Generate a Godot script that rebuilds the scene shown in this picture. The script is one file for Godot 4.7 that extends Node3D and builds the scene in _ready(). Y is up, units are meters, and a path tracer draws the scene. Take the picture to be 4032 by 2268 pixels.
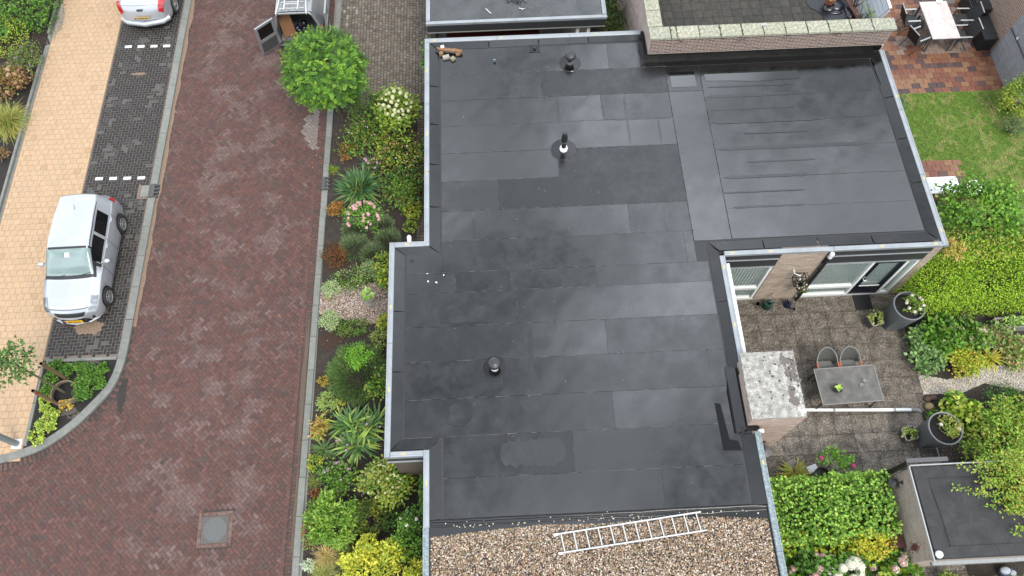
extends Node3D

var rng := RandomNumberGenerator.new()
var used := {}
var mats := {}
var texs := {}
var clump_noise := FastNoiseLite.new()
var patch_noise := FastNoiseLite.new()
const EYE := Vector3(0, 20.4, 0)


func _ready() -> void:
	rng.seed = 4711
	clump_noise.seed = 3
	clump_noise.frequency = 1.0
	patch_noise.seed = 11
	patch_noise.frequency = 0.35
	patch_noise.fractal_octaves = 3
	# camera
	var cam := Camera3D.new()
	cam.name = "camera"
	cam.fov = 41.407
	cam.near = 0.1
	cam.far = 400.0
	cam.position = EYE
	cam.rotation_order = EULER_ORDER_YXZ
	cam.rotation_degrees = Vector3(-64.567, -1.862, -0.9)
	add_child(cam)
	# sky: closed cloud cover
	var env := Environment.new()
	env.background_mode = Environment.BG_SKY
	var sm := PanoramaSkyMaterial.new()
	sm.panorama = cloud_sky(768, 384)
	var sky := Sky.new()
	sky.sky_material = sm
	env.sky = sky
	env.background_energy_multiplier = 1.0
	env.tonemap_mode = Environment.TONE_MAPPER_LINEAR
	env.tonemap_exposure = 2.3
	env.sdfgi_enabled = true
	env.ssao_enabled = true
	env.ssil_enabled = true
	var we := WorldEnvironment.new()
	we.name = "world_environment"
	we.environment = env
	add_child(we)
	var sun := DirectionalLight3D.new()
	sun.name = "sun"
	sun.light_energy = 0.5
	sun.light_angular_distance = 18.0
	sun.light_color = Color(1.0, 0.97, 0.92)
	sun.shadow_enabled = true
	sun.rotation_degrees = Vector3(-58, 28, 0)
	add_child(sun)
	build_setting()
	build_house()
	build_neighbours()
	build_patio()
	build_right_garden()
	build_vehicles()
	build_street_things()
	build_front_garden()
	build_left_garden()
	build_back_plants()
	build_roof_bits()


func cloud_sky(w: int, h: int) -> ImageTexture:
	var a := FastNoiseLite.new()
	a.seed = 21
	a.frequency = 1.0
	a.fractal_octaves = 3
	a.fractal_gain = 0.38
	a.domain_warp_enabled = true
	a.domain_warp_amplitude = 0.12
	a.domain_warp_frequency = 0.8
	a.domain_warp_fractal_type = FastNoiseLite.DOMAIN_WARP_FRACTAL_NONE
	var im := Image.create(w, h, false, Image.FORMAT_RGBF)
	for y in h:
		var el := PI * (0.5 - (y + 0.5) / h)
		for x in w:
			var az := TAU * (x + 0.5) / w
			var d := Vector3(cos(el) * sin(az), sin(el), -cos(el) * cos(az))
			var c := Color(0.16, 0.15, 0.14)
			if d.y > -0.02:
				var q := Vector2(d.x, d.z) / (maxf(d.y, 0.0) + 0.3)
				var n := a.get_noise_3d(q.x * 3.6 + 56.5, q.y * 3.6 + 28.0, 2.0)
				var k := 0.92 + 1.6 * n
				k = clampf(k, 0.5, 2.0)
				c = Color(0.92 * k, 0.99 * k, 1.08 * k)
			im.set_pixel(x, y, c)
	return ImageTexture.create_from_image(im)


# ---------------------------------------------------------------- mesh buffer
class MB:
	var v := PackedVector3Array()
	var n := PackedVector3Array()
	var c := PackedColorArray()
	var i := PackedInt32Array()

	func vert(p: Vector3, nn: Vector3, col: Color) -> int:
		v.append(p)
		n.append(nn)
		c.append(col)
		return v.size() - 1

	# triangle wound so that it agrees with the normals of its corners
	func face(a: int, b: int, d: int) -> void:
		if (v[b] - v[a]).cross(v[d] - v[a]).dot(n[a] + n[b] + n[d]) > 0.0:
			i.append(a); i.append(d); i.append(b)
		else:
			i.append(a); i.append(b); i.append(d)

	# corners run counter-clockwise seen from outside
	func quad(a: Vector3, b: Vector3, d: Vector3, e: Vector3, col := Color.WHITE) -> void:
		var nn := (b - a).cross(d - a)
		if nn.length_squared() < 1e-14:
			nn = (d - a).cross(e - a)
		nn = nn.normalized()
		var k := v.size()
		v.append(a); v.append(b); v.append(d); v.append(e)
		for q in 4:
			n.append(nn)
			c.append(col)
		i.append(k); i.append(k + 2); i.append(k + 1); i.append(k); i.append(k + 3); i.append(k + 2)

	func tri(a: Vector3, b: Vector3, d: Vector3, col := Color.WHITE) -> void:
		var nn := (b - a).cross(d - a).normalized()
		var k := v.size()
		v.append(a); v.append(b); v.append(d)
		for q in 3:
			n.append(nn)
			c.append(col)
		i.append(k); i.append(k + 2); i.append(k + 1)

	func box(t: Transform3D, s: Vector3, col := Color.WHITE, bottom := true) -> void:
		var x := t.basis.x * s.x * 0.5
		var y := t.basis.y * s.y * 0.5
		var z := t.basis.z * s.z * 0.5
		var o := t.origin
		quad(o - x + y + z, o + x + y + z, o + x + y - z, o - x + y - z, col)
		quad(o - x - y + z, o + x - y + z, o + x + y + z, o - x + y + z, col)
		quad(o + x - y - z, o - x - y - z, o - x + y - z, o + x + y - z, col)
		quad(o + x - y + z, o + x - y - z, o + x + y - z, o + x + y + z, col)
		quad(o - x - y - z, o - x - y + z, o - x + y + z, o - x + y - z, col)
		if bottom:
			quad(o - x - y - z, o + x - y - z, o + x - y + z, o - x - y + z, col)

	func bx(x0: float, y0: float, z0: float, x1: float, y1: float, z1: float, col := Color.WHITE) -> void:
		box(Transform3D(Basis.IDENTITY, Vector3((x0 + x1) / 2, (y0 + y1) / 2, (z0 + z1) / 2)), Vector3(absf(x1 - x0), absf(y1 - y0), absf(z1 - z0)), col)

	# box with its upper edges chamfered
	func cbox(t: Transform3D, s: Vector3, ch: float, col := Color.WHITE) -> void:
		var x := t.basis.x
		var y := t.basis.y
		var z := t.basis.z
		var o := t.origin
		var rings := []
		for r in [[s.x / 2, -s.y / 2, s.z / 2], [s.x / 2, s.y / 2 - ch, s.z / 2], [s.x / 2 - ch, s.y / 2, s.z / 2 - ch]]:
			rings.append([o - x * r[0] + y * r[1] + z * r[2], o + x * r[0] + y * r[1] + z * r[2], o + x * r[0] + y * r[1] - z * r[2], o - x * r[0] + y * r[1] - z * r[2]])
		for k in 2:
			for q in 4:
				quad(rings[k][q], rings[k][(q + 1) % 4], rings[k + 1][(q + 1) % 4], rings[k + 1][q], col)
		quad(rings[2][0], rings[2][1], rings[2][2], rings[2][3], col)

	func leaf(p: Vector3, ax: Vector3, up: Vector3, l: float, w: float, col: Color) -> void:
		var side := ax.cross(up)
		if side.length_squared() < 1e-6:
			side = ax.cross(Vector3(0.3, 0.8, 0.5))
		side = side.normalized() * w * 0.5
		var nn := side.cross(ax).normalized()
		if nn.dot(up) < 0.0:
			nn = -nn
		var k := v.size()
		var m := p + ax * l * 0.5
		v.append(p); v.append(m + side + nn * w * 0.18); v.append(p + ax * l - nn * l * 0.08); v.append(m - side + nn * w * 0.18)
		var s2 := side.normalized() * 0.35
		n.append(nn); n.append((nn - s2).normalized()); n.append(nn); n.append((nn + s2).normalized())
		for q in 4:
			c.append(col)
		i.append(k); i.append(k + 2); i.append(k + 1); i.append(k); i.append(k + 3); i.append(k + 2)

	func blade(p: Vector3, d: Vector3, droop: float, l: float, w: float, col: Color, segs := 4) -> void:
		var pos := p
		var dir := d.normalized()
		var side := dir.cross(Vector3.UP)
		if side.length_squared() < 1e-5:
			side = Vector3.RIGHT
		side = side.normalized()
		var prev := -1
		for s in segs + 1:
			var t := float(s) / segs
			var ww := w * 0.5 * (1.0 - pow(t, 2.2)) * minf(1.0, 0.45 + t * 3.0)
			var nn := side.cross(dir).normalized()
			if nn.y < 0.0:
				nn = -nn
			var k := v.size()
			v.append(pos - side * ww); v.append(pos + side * ww)
			n.append((nn - side * 0.3).normalized()); n.append((nn + side * 0.3).normalized())
			c.append(col); c.append(col)
			if prev >= 0:
				i.append(prev); i.append(k + 1); i.append(prev + 1); i.append(prev); i.append(k); i.append(k + 1)
			prev = k
			dir = (dir + Vector3.DOWN * droop / segs).normalized()
			pos += dir * l / segs

	func tube(pts: Array, rad: Array, sides := 8, col := Color.WHITE, caps := true) -> void:
		var prev := -1
		for s in pts.size():
			var p: Vector3 = pts[s]
			var d: Vector3 = (pts[mini(s + 1, pts.size() - 1)] - pts[maxi(s - 1, 0)])
			d = d.normalized()
			var a := d.cross(Vector3.UP if absf(d.y) < 0.9 else Vector3.RIGHT).normalized()
			var b := d.cross(a).normalized()
			var r: float = rad[s] if s < rad.size() else rad[-1]
			var k := v.size()
			for q in sides:
				var an := TAU * q / sides
				var nn := a * cos(an) + b * sin(an)
				v.append(p + nn * r)
				n.append(nn)
				c.append(col)
			if prev >= 0:
				for q in sides:
					var q2 := (q + 1) % sides
					i.append(prev + q); i.append(k + q2); i.append(prev + q2); i.append(prev + q); i.append(k + q); i.append(k + q2)
			if caps and (s == 0 or s == pts.size() - 1):
				var cn := -d if s == 0 else d
				var k2 := v.size()
				v.append(p); n.append(cn); c.append(col)
				for q in sides:
					var an2 := TAU * q / sides
					v.append(p + (a * cos(an2) + b * sin(an2)) * r)
					n.append(cn)
					c.append(col)
				for q in sides:
					i.append(k2); i.append(k2 + 1 + q); i.append(k2 + 1 + (q + 1) % sides)
			prev = k

	# profile: points (radius, height) from bottom to top
	func lathe(o: Vector3, prof: Array, seg := 20, col := Color.WHITE) -> void:
		var prev := -1
		for s in prof.size() * 2 - 2:
			# every band has its own vertices so that edges stay crisp
			var band := s / 2
			var p: Vector2 = prof[band + (s % 2)]
			var a: Vector2 = prof[band]
			var b: Vector2 = prof[band + 1]
			var t := (b - a).normalized()
			var nr := Vector2(t.y, -t.x)
			var k := v.size()
			for q in seg:
				var an := TAU * q / seg
				v.append(o + Vector3(cos(an) * p.x, p.y, sin(an) * p.x))
				n.append(Vector3(cos(an) * nr.x, nr.y, sin(an) * nr.x).normalized())
				c.append(col)
			if s % 2 == 1:
				for q in seg:
					var q2 := (q + 1) % seg
					i.append(prev + q); i.append(prev + q2); i.append(k + q2); i.append(prev + q); i.append(k + q2); i.append(k + q)
			prev = k

	func ball(o: Vector3, r: Vector3, col := Color.WHITE, rows := 6, seg := 10) -> void:
		var k := v.size()
		for a in rows + 1:
			var el := PI * (float(a) / rows - 0.5)
			for q in seg:
				var an := TAU * q / seg
				var d := Vector3(cos(el) * cos(an), sin(el), cos(el) * sin(an))
				v.append(o + d * r)
				n.append((d / r).normalized())
				c.append(col)
		for a in rows:
			for q in seg:
				var q2 := (q + 1) % seg
				var p0 := k + a * seg
				i.append(p0 + q); i.append(p0 + q2); i.append(p0 + seg + q2); i.append(p0 + q); i.append(p0 + seg + q2); i.append(p0 + seg + q)

	# polygon in the xz plane (any winding), flat at y, facing up, with a skirt down to y - thick
	func slab(poly: PackedVector2Array, y: float, thick: float, col := Color.WHITE) -> void:
		var pts := poly.duplicate()
		if Geometry2D.is_polygon_clockwise(pts):
			pts.reverse()
		var idx := Geometry2D.triangulate_polygon(pts)
		for t in range(0, idx.size(), 3):
			var a := pts[idx[t]]
			var b := pts[idx[t + 1]]
			var d := pts[idx[t + 2]]
			var pa := Vector3(a.x, y, a.y)
			var pb := Vector3(b.x, y, b.y)
			var pd := Vector3(d.x, y, d.y)
			if (pb - pa).cross(pd - pa).y < 0.0:
				tri(pa, pd, pb, col)
			else:
				tri(pa, pb, pd, col)
		if thick > 0.0:
			for q in pts.size():
				var a2 := pts[q]
				var b2 := pts[(q + 1) % pts.size()]
				var e := b2 - a2
				var lo := Vector3(0, -thick, 0)
				var u := Vector3(a2.x, y, a2.y)
				var w := Vector3(b2.x, y, b2.y)
				var outn := Vector2(e.y, -e.x)
				if Geometry2D.is_point_in_polygon((a2 + b2) / 2 + outn.normalized() * 0.002, pts):
					quad(u, u + lo, w + lo, w, col)
				else:
					quad(w, w + lo, u + lo, u, col)

	static func new_strip(a: PackedVector2Array, b: PackedVector2Array, y: float) -> MB:
		var r := MB.new()
		for k in a.size() - 1:
			r.quad(Vector3(a[k].x, y, a[k].y), Vector3(b[k].x, y, b[k].y), Vector3(b[k + 1].x, y, b[k + 1].y), Vector3(a[k + 1].x, y, a[k + 1].y))
		return r

	func mesh(m: Material) -> ArrayMesh:
		var arr := []
		arr.resize(Mesh.ARRAY_MAX)
		arr[Mesh.ARRAY_VERTEX] = v
		arr[Mesh.ARRAY_NORMAL] = n
		arr[Mesh.ARRAY_COLOR] = c
		arr[Mesh.ARRAY_INDEX] = i
		var am := ArrayMesh.new()
		am.add_surface_from_arrays(Mesh.PRIMITIVE_TRIANGLES, arr)
		am.surface_set_material(0, m)
		return am


# ---------------------------------------------------------------- nodes
func numbered(called: String) -> String:
	var k: int = used.get(called, 0)
	used[called] = k + 1
	return called if k == 0 else "%s_%03d" % [called, k]


func tag(o: Node, label: String, category: String, group := "") -> Node:
	o.set_meta("label", label)
	o.set_meta("category", category)
	if group:
		o.set_meta("group", group)
	return o


func thing(called: String, label: String, category: String, at := Vector3.ZERO, turn := 0.0, group := "") -> Node3D:
	var o := Node3D.new()
	o.name = numbered(called)
	o.position = at
	o.rotation.y = turn
	add_child(o)
	tag(o, label, category, group)
	return o


func obj(called: String, b: MB, m: Material, parent: Node = null) -> MeshInstance3D:
	var o := MeshInstance3D.new()
	o.mesh = b.mesh(m)
	put(called, o, parent)
	return o


func put(called: String, o: Node, parent: Node = null) -> void:
	if parent == null:
		o.name = numbered(called)
		add_child(o)
	else:
		var k: int = parent.get_meta("n_" + called) if parent.has_meta("n_" + called) else 0
		parent.set_meta("n_" + called, k + 1)
		o.name = called if k == 0 else "%s_%03d" % [called, k]
		parent.add_child(o)


func shared(called: String, mesh: Mesh, t: Transform3D, parent: Node, m: Material = null) -> MeshInstance3D:
	var o := MeshInstance3D.new()
	o.mesh = mesh
	o.transform = t
	if m:
		o.material_override = m
	put(called, o, parent)
	return o


func struct(called: String, b: MB, m: Material) -> MeshInstance3D:
	var o := obj(called, b, m)
	o.set_meta("kind", "structure")
	return o


func stuff(called: String, b: MB, m: Material, parent: Node = null) -> MeshInstance3D:
	var o := obj(called, b, m, parent)
	o.set_meta("kind", "stuff")
	return o


func at(x: float, y: float, z: float) -> Transform3D:
	return Transform3D(Basis.IDENTITY, Vector3(x, y, z))


func rnd(a: float, b: float) -> float:
	return rng.randf_range(a, b)


func lin(r: float, g: float, b: float) -> Color:
	return Color(r, g, b).linear_to_srgb()


func jit(c: Color, k: float) -> Color:
	var s := 1.0 + rnd(-k, k)
	return Color(c.r * s * (1.0 + rnd(-k, k) * 0.35), c.g * s, c.b * s * (1.0 + rnd(-k, k) * 0.35))


func lj(c: Color, k: float) -> Color:
	return jit(Color(c.r * 1.05, c.g * 1.05, c.b * 0.8), k)


# grey texture made of noise layers [frequency, weight, cellular?]
func tex(key: String, size: int, layers: Array, lo: float, hi: float, as_normal := 0.0, tint := Color.WHITE) -> ImageTexture:
	if texs.has(key):
		return texs[key]
	var ims := []
	var sum := 0.0
	for l in layers:
		var f := FastNoiseLite.new()
		f.seed = hash(key) % 1000 + ims.size()
		f.noise_type = FastNoiseLite.TYPE_CELLULAR if l.size() > 2 and l[2] else FastNoiseLite.TYPE_SIMPLEX_SMOOTH
		f.frequency = l[0]
		f.fractal_octaves = 4 if l[0] < 0.05 else 1
		ims.append(f.get_seamless_image(size, size, false, false, 0.15, true))
		sum += l[1]
	var im := Image.create(size, size, false, Image.FORMAT_RGB8)
	for y in size:
		for x in size:
			var g := 0.0
			for k in ims.size():
				g += ims[k].get_pixel(x, y).r * layers[k][1]
			g = lerpf(lo, hi, g / sum)
			im.set_pixel(x, y, Color(g * tint.r, g * tint.g, g * tint.b))
	if as_normal > 0.0:
		im.bump_map_to_normal_map(as_normal)
	texs[key] = ImageTexture.create_from_image(im)
	return texs[key]


func mat(key: String, col := Color.WHITE, rough := 0.8, o := {}) -> StandardMaterial3D:
	if mats.has(key):
		return mats[key]
	var m := StandardMaterial3D.new()
	var k: float = o.get("k", 0.55)
	m.albedo_color = lin(col.r * k, col.g * k, col.b * k)
	m.roughness = rough
	m.vertex_color_use_as_albedo = true
	m.metallic = o.get("metal", 0.0)
	m.metallic_specular = o.get("spec", 0.5)
	var size: float = o.get("size", 1.0)
	if o.has("tex") or o.has("rtex") or o.has("ntex"):
		m.uv1_triplanar = true
		m.uv1_world_triplanar = true
		m.uv1_scale = Vector3.ONE / size
	if o.has("tex"):
		m.albedo_texture = o.tex
	if o.has("rtex"):
		m.roughness_texture = o.rtex
	if o.has("ntex"):
		m.normal_enabled = true
		m.normal_texture = o.ntex
		m.normal_scale = o.get("nscale", 1.0)
	if o.has("clear"):
		m.clearcoat_enabled = true
		m.clearcoat = o.clear
		m.clearcoat_roughness = 0.05
	if o.has("back"):
		m.backlight_enabled = true
		m.backlight = o.back
	if o.has("alpha"):
		m.transparency = BaseMaterial3D.TRANSPARENCY_ALPHA
		m.albedo_color.a = o.alpha
	if o.has("rim"):
		m.rim_enabled = true
		m.rim = o.rim
	m.cull_mode = BaseMaterial3D.CULL_DISABLED
	mats[key] = m
	return m


func grain() -> Texture2D:
	return tex("grain", 256, [[0.25, 1.0], [0.06, 0.8], [0.012, 1.0]], 0.72, 1.0)


func leafmat() -> StandardMaterial3D:
	return mat("leaf", Color.WHITE, 0.55, {"k": 1.0, "back": lin(0.22, 0.3, 0.05), "spec": 0.35})


func woodmat() -> StandardMaterial3D:
	return mat("bark", Color(0.13, 0.09, 0.06), 0.9, {"tex": grain(), "size": 0.4})


# each box [x0, y0, z0, x1, y1, z1] a part of its own
func boxes(called: String, list: Array, m: Material, parent: Node) -> void:
	for r in list:
		var b := MB.new()
		b.bx(r[0], r[1], r[2], r[3], r[4], r[5])
		obj(called, b, m, parent)


# ---------------------------------------------------------------- pieces that can be picked apart
# each: [Transform3D, size, palette index]; the nearest go in as parts of their own, the rest as one joined part
func pieces(called: String, list: Array, pal: Array, m: Material, parent: Node, ch := 0.006, limit := 300, jitter := 0.12) -> void:
	var order := []
	for k in list.size():
		var p: Vector3 = list[k][0].origin
		var q: Vector3 = p if parent == null or not parent is Node3D else parent.transform * p
		order.append([q.distance_squared_to(EYE), k])
	order.sort_custom(func(a, b): return a[0] < b[0])
	var cache := {}
	var rest := MB.new()
	for o in order.size():
		var e: Array = list[order[o][1]]
		if o < limit:
			var s: Vector3 = e[1]
			var key := "%d_%d_%d_%d" % [e[2], roundi(s.x * 500), roundi(s.y * 500), roundi(s.z * 500)]
			if not cache.has(key):
				var b := MB.new()
				b.cbox(Transform3D.IDENTITY, s, ch, pal[e[2]])
				cache[key] = b.mesh(m)
			shared(called, cache[key], e[0], parent)
		else:
			rest.cbox(e[0], e[1], ch, jit(pal[e[2]], jitter))
	if rest.v.size():
		stuff(called + "_field", rest, m, parent)


func herringbone(x0: float, z0: float, x1: float, z1: float, deg: float, l: float, gap: float, keep: Callable) -> Array:
	var out := []
	var w := l / 2
	var cx := (x0 + x1) / 2
	var cz := (z0 + z1) / 2
	var r := Vector2(x1 - x0, z1 - z0).length() / 2 + l
	var N := int(r / w) + 4
	var bs := Basis(Vector3.UP, deg_to_rad(deg))
	for m in range(-N, N + 1):
		for k in range(-N / 2 - 1, N / 2 + 2):
			for kind in 2:
				var c := Vector2(m + 4 * k, m) + (Vector2(1, 0.5) if kind == 0 else Vector2(2.5, 0.0))
				c *= w
				if absf(c.x) > r or absf(c.y) > r:
					continue
				var p := bs * Vector3(c.x, 0, c.y) + Vector3(cx, 0, cz)
				var m0 := 0.09 if deg == 0.0 else 0.0
				if p.x < x0 - m0 or p.x > x1 + m0 or p.z < z0 or p.z > z1 or not keep.call(p):
					continue
				var s := Vector3(l - gap, 0.05, w - gap) if kind == 0 else Vector3(w - gap, 0.05, l - gap)
				if deg == 0.0:
					var a := maxf(p.x - s.x / 2, x0)
					var b := minf(p.x + s.x / 2, x1)
					if b - a < 0.02:
						continue
					p.x = (a + b) / 2
					s.x = b - a
				out.append([Transform3D(bs, p), s, kind])
	return out


func smooth(pts: Array, n := 4) -> PackedVector2Array:
	var out := PackedVector2Array()
	for k in pts.size() - 1:
		var a: Vector2 = pts[maxi(k - 1, 0)]
		var b: Vector2 = pts[k]
		var c: Vector2 = pts[k + 1]
		var d: Vector2 = pts[mini(k + 2, pts.size() - 1)]
		for s in n:
			out.append(b.cubic_interpolate(c, a, d, float(s) / n))
	out.append(pts[-1])
	return out


func blob(cx: float, cz: float, rx: float, rz: float, rough := 0.2, n := 28) -> PackedVector2Array:
	var out := PackedVector2Array()
	var s := rnd(0, 50)
	for k in n:
		var a := TAU * k / n
		var r := 1.0 + rough * clump_noise.get_noise_3d(cos(a) * 1.4, sin(a) * 1.4, s) * 1.8 + rnd(-rough, rough) * 0.15
		out.append(Vector2(cx + cos(a) * rx * r, cz + sin(a) * rz * r))
	return out


func rect(x0: float, z0: float, x1: float, z1: float) -> PackedVector2Array:
	return PackedVector2Array([Vector2(x0, z0), Vector2(x1, z0), Vector2(x1, z1), Vector2(x0, z1)])


func slab_obj(called: String, poly: PackedVector2Array, y: float, thick: float, m: Material) -> MeshInstance3D:
	var b := MB.new()
	b.slab(poly, y, thick)
	return struct(called, b, m)


# pebbles scattered over a polygon as one MultiMesh
func pebbles(called: String, poly: PackedVector2Array, y: float, per_m2: float, r0: float, r1: float, pal: Array, m: Material, parent: Node = null, label := "") -> void:
	var lo := poly[0]
	var hi := poly[0]
	for p in poly:
		lo = lo.min(p)
		hi = hi.max(p)
	var spots := []
	var n := int((hi.x - lo.x) * (hi.y - lo.y) * per_m2)
	for k in n:
		var p := Vector2(rnd(lo.x, hi.x), rnd(lo.y, hi.y))
		if Geometry2D.is_point_in_polygon(p, poly):
			spots.append(p)
	var b := MB.new()
	b.ball(Vector3.ZERO, Vector3(1, 0.62, 0.8), Color.WHITE, 4, 7)
	var mm := MultiMesh.new()
	mm.transform_format = MultiMesh.TRANSFORM_3D
	mm.use_colors = true
	mm.mesh = b.mesh(m)
	mm.instance_count = spots.size()
	for k in spots.size():
		var r := rnd(r0, r1)
		var bs := Basis.from_euler(Vector3(rnd(-0.5, 0.5), rnd(0, TAU), rnd(-0.5, 0.5))).scaled(Vector3.ONE * r)
		mm.set_instance_transform(k, Transform3D(bs, Vector3(spots[k].x, y + rnd(-0.2, 0.9) * r, spots[k].y)))
		mm.set_instance_color(k, jit(pal[rng.randi() % pal.size()], 0.25))
	var o := MultiMeshInstance3D.new()
	o.multimesh = mm
	put(called, o, parent)
	o.set_meta("kind", "stuff")
	if label:
		tag(o, label, "gravel")


func soil() -> StandardMaterial3D:
	return mat("soil", Color(0.095, 0.07, 0.052), 0.95, {"tex": tex("soil", 512, [[0.3, 1.0], [0.09, 1.0], [0.01, 1.2]], 0.35, 1.0), "size": 1.7, "ntex": tex("soiln", 256, [[0.12, 1.0], [0.04, 1.0]], 0.0, 1.0, 3.0)})


func build_setting() -> void:
	slab_obj("ground", rect(-120, -120, 120, 120), -0.09, 0.0, soil())
	var sand := mat("sand", Color(0.42, 0.29, 0.2), 0.95, {"tex": tex("sandt", 256, [[0.3, 1.0], [0.05, 1.2]], 0.62, 1.0), "size": 0.8})
	# ---- road
	var outer := smooth([Vector2(-10.74, -9.2), Vector2(-10.76, -8.0), Vector2(-10.93, -7.21), Vector2(-11.32, -6.61), Vector2(-11.85, -6.02), Vector2(-12.55, -5.5), Vector2(-13.45, -5.2), Vector2(-14.6, -5.05), Vector2(-17, -4.95)], 4)
	var inner := smooth([Vector2(-10.97, -9.2), Vector2(-10.98, -8.0), Vector2(-11.13, -7.28), Vector2(-11.5, -6.74), Vector2(-12.0, -6.18), Vector2(-12.66, -5.7), Vector2(-13.5, -5.41), Vector2(-14.6, -5.26), Vector2(-17, -5.16)], 4)
	var poly := PackedVector2Array([Vector2(-5.86, 1.5), Vector2(-5.8, -8), Vector2(-5.74, -24.5), Vector2(-10.6, -24.5)])
	for k in outer.size():
		var nn := (outer[k] - inner[k]).normalized()
		poly.append(outer[k] + nn * (0.02 if k < 8 else 0.2))
	poly.append(Vector2(-17, 1.5))
	var joint := mat("joint", Color(0.075, 0.06, 0.052), 0.95, {"tex": grain(), "size": 0.5})
	var road := slab_obj("road", PackedVector2Array([Vector2(-5.5, 1.6), Vector2(-5.5, -24.6), Vector2(-10.9, -24.6), Vector2(-10.9, -7.6), Vector2(-11.6, -6.4), Vector2(-13, -5.45), Vector2(-17.2, -5.05), Vector2(-17.2, 1.6)]), -0.006, 0.05, joint)
	var brick := mat("clinker", Color.WHITE, 0.82, {"k": 0.84, "tex": tex("clinkert", 512, [[0.35, 1.0], [0.1, 1.0], [0.02, 0.7]], 0.42, 1.12), "size": 1.3, "ntex": tex("clinkern", 256, [[0.25, 1.0], [0.08, 1.0]], 0.0, 1.0, 2.0), "nscale": 0.6, "spec": 0.35})
	var rp := [Color(0.158, 0.08, 0.068), Color(0.172, 0.085, 0.071), Color(0.14, 0.075, 0.067), Color(0.163, 0.088, 0.074), Color(0.135, 0.082, 0.073),
		Color(0.176, 0.104, 0.094), Color(0.19, 0.118, 0.107), Color(0.205, 0.135, 0.124), Color(0.17, 0.1, 0.086), Color(0.118, 0.08, 0.069), Color(0.3, 0.25, 0.23)]
	var list := herringbone(-17, -24.5, -5.7, 1.5, 45, 0.2, 0.007, func(p: Vector3): return Geometry2D.is_point_in_polygon(Vector2(p.x, p.z), poly) and not (p.x > -8.13 and p.x < -7.22 and p.z > -3.63 and p.z < -2.74))
	for e in list:
		var p: Vector3 = e[0].origin
		var w := patch_noise.get_noise_2d(p.x * 2.2, p.z * 2.2) + 0.45 * patch_noise.get_noise_2d(p.x * 9.0 + 40, p.z * 9.0) - 0.02
		w += 0.16 * (1.0 - absf(absf(p.x + 8.0) - 0.75) / 0.9) - 0.05
		e[2] = rng.randi() % 5
		if w > 0.1 and rng.randf() < 0.5 + w:
			e[2] = 5 if w < 0.25 else 6 + (rng.randi() % 2 if w > 0.33 else 0)
		elif rng.randf() < 0.07:
			e[2] = 8 + rng.randi() % 2
		if Vector2((p.x + 5.75) / 0.55, (p.z + 15.8) / 0.85).length() < 1.0:
			e[2] = 10
		e[0].origin.y = -0.025 + rnd(-0.0025, 0.0015)
	pieces("brick", list, rp, brick, road, 0.006)
	# edge rows along the right kerb and round the bend
	var rows := []
	var zz := -24.4
	while zz < 1.4:
		var dx := -0.008 * (zz + 13.0)
		rows.append([at(-5.78 + dx, -0.024, zz), Vector3(0.095, 0.05, 0.195), rng.randi() % 5])
		for q in 2:
			rows.append([at(-5.63 + dx * 0.6, -0.022, zz - 0.05 + q * 0.1), Vector3(0.19, 0.05, 0.09), 9 if rng.randf() < 0.4 else rng.randi() % 5])
		zz += 0.2
	for k in range(6, outer.size() - 1):
		var a := outer[k]
		var b := outer[k + 1]
		var nn := (a - inner[k]).normalized()
		var steps := maxi(1, int(a.distance_to(b) / 0.1))
		for s in steps:
			var p := a.lerp(b, (s + 0.5) / steps) + nn * 0.11
			rows.append([Transform3D(Basis(Vector3.UP, -atan2(nn.y, nn.x)), Vector3(p.x, -0.02, p.y)), Vector3(0.19, 0.05, 0.088), [3, 8, 5, 9][rng.randi() % 4]])
	var er := MeshInstance3D.new()
	var erb := MB.new()
	erb.slab(rect(-5.9, -24.4, -5.52, 1.4), -0.047, 0.0)
	er = struct("gutter_row", erb, joint)
	pieces("brick", rows, rp, brick, er, 0.006)
	# ---- kerbs
	var conc := mat("kerb", Color(0.235, 0.24, 0.22), 0.85, {"k": 0.8, "tex": grain(), "size": 0.9})
	var kl := struct("kerb", MB.new_strip(outer, inner, 0.05), conc)
	var ks := []
	for k in 10:
		ks.append([at(-10.855, 0.02, -14.37 - k), Vector3(0.225, 0.11, 0.993), 0 if rng.randf() < 0.6 else 1])
	for k in 4:
		ks.append([at(-10.855, 0.02, -12.86 + k * 1.04), Vector3(0.225, 0.11, 1.033), 0 if rng.randf() < 0.6 else 1])
	pieces("kerb_stone", ks, [Color(1, 1, 1), Color(0.9, 0.92, 0.9)], conc, kl, 0.012)
	for k in range(0, outer.size() - 1, 2):
		var b := MB.new()
		var k2 := mini(k + 2, outer.size() - 1)
		var km := k + 1
		var g := 0.012
		var o0 := outer[k].lerp(outer[km], g)
		var o1 := outer[k2].lerp(outer[km], g)
		var i0 := inner[k].lerp(inner[km], g)
		var i1 := inner[k2].lerp(inner[km], g)
		var tone := Color(1, 1, 1) * rnd(0.88, 1.05)
		for e in [[o0, outer[km], inner[km], i0], [outer[km], o1, i1, inner[km]]]:
			var q := []
			for w in e:
				q.append(Vector3(w.x, 0.075, w.y))
			var lo := Vector3(0, -0.12, 0)
			b.quad(q[3], q[2], q[1], q[0], tone)
			b.quad(q[0], q[1], q[1] + lo, q[0] + lo, tone)
			b.quad(q[2], q[3], q[3] + lo, q[2] + lo, tone)
		obj("kerb_stone", b, conc, kl)
	var krb := MB.new()
	krb.slab(rect(-5.53, -24.4, -5.34, 1.5), 0.02, 0.08)
	var kr := struct("kerb", krb, conc)
	ks = []
	zz = -24.4
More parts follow.
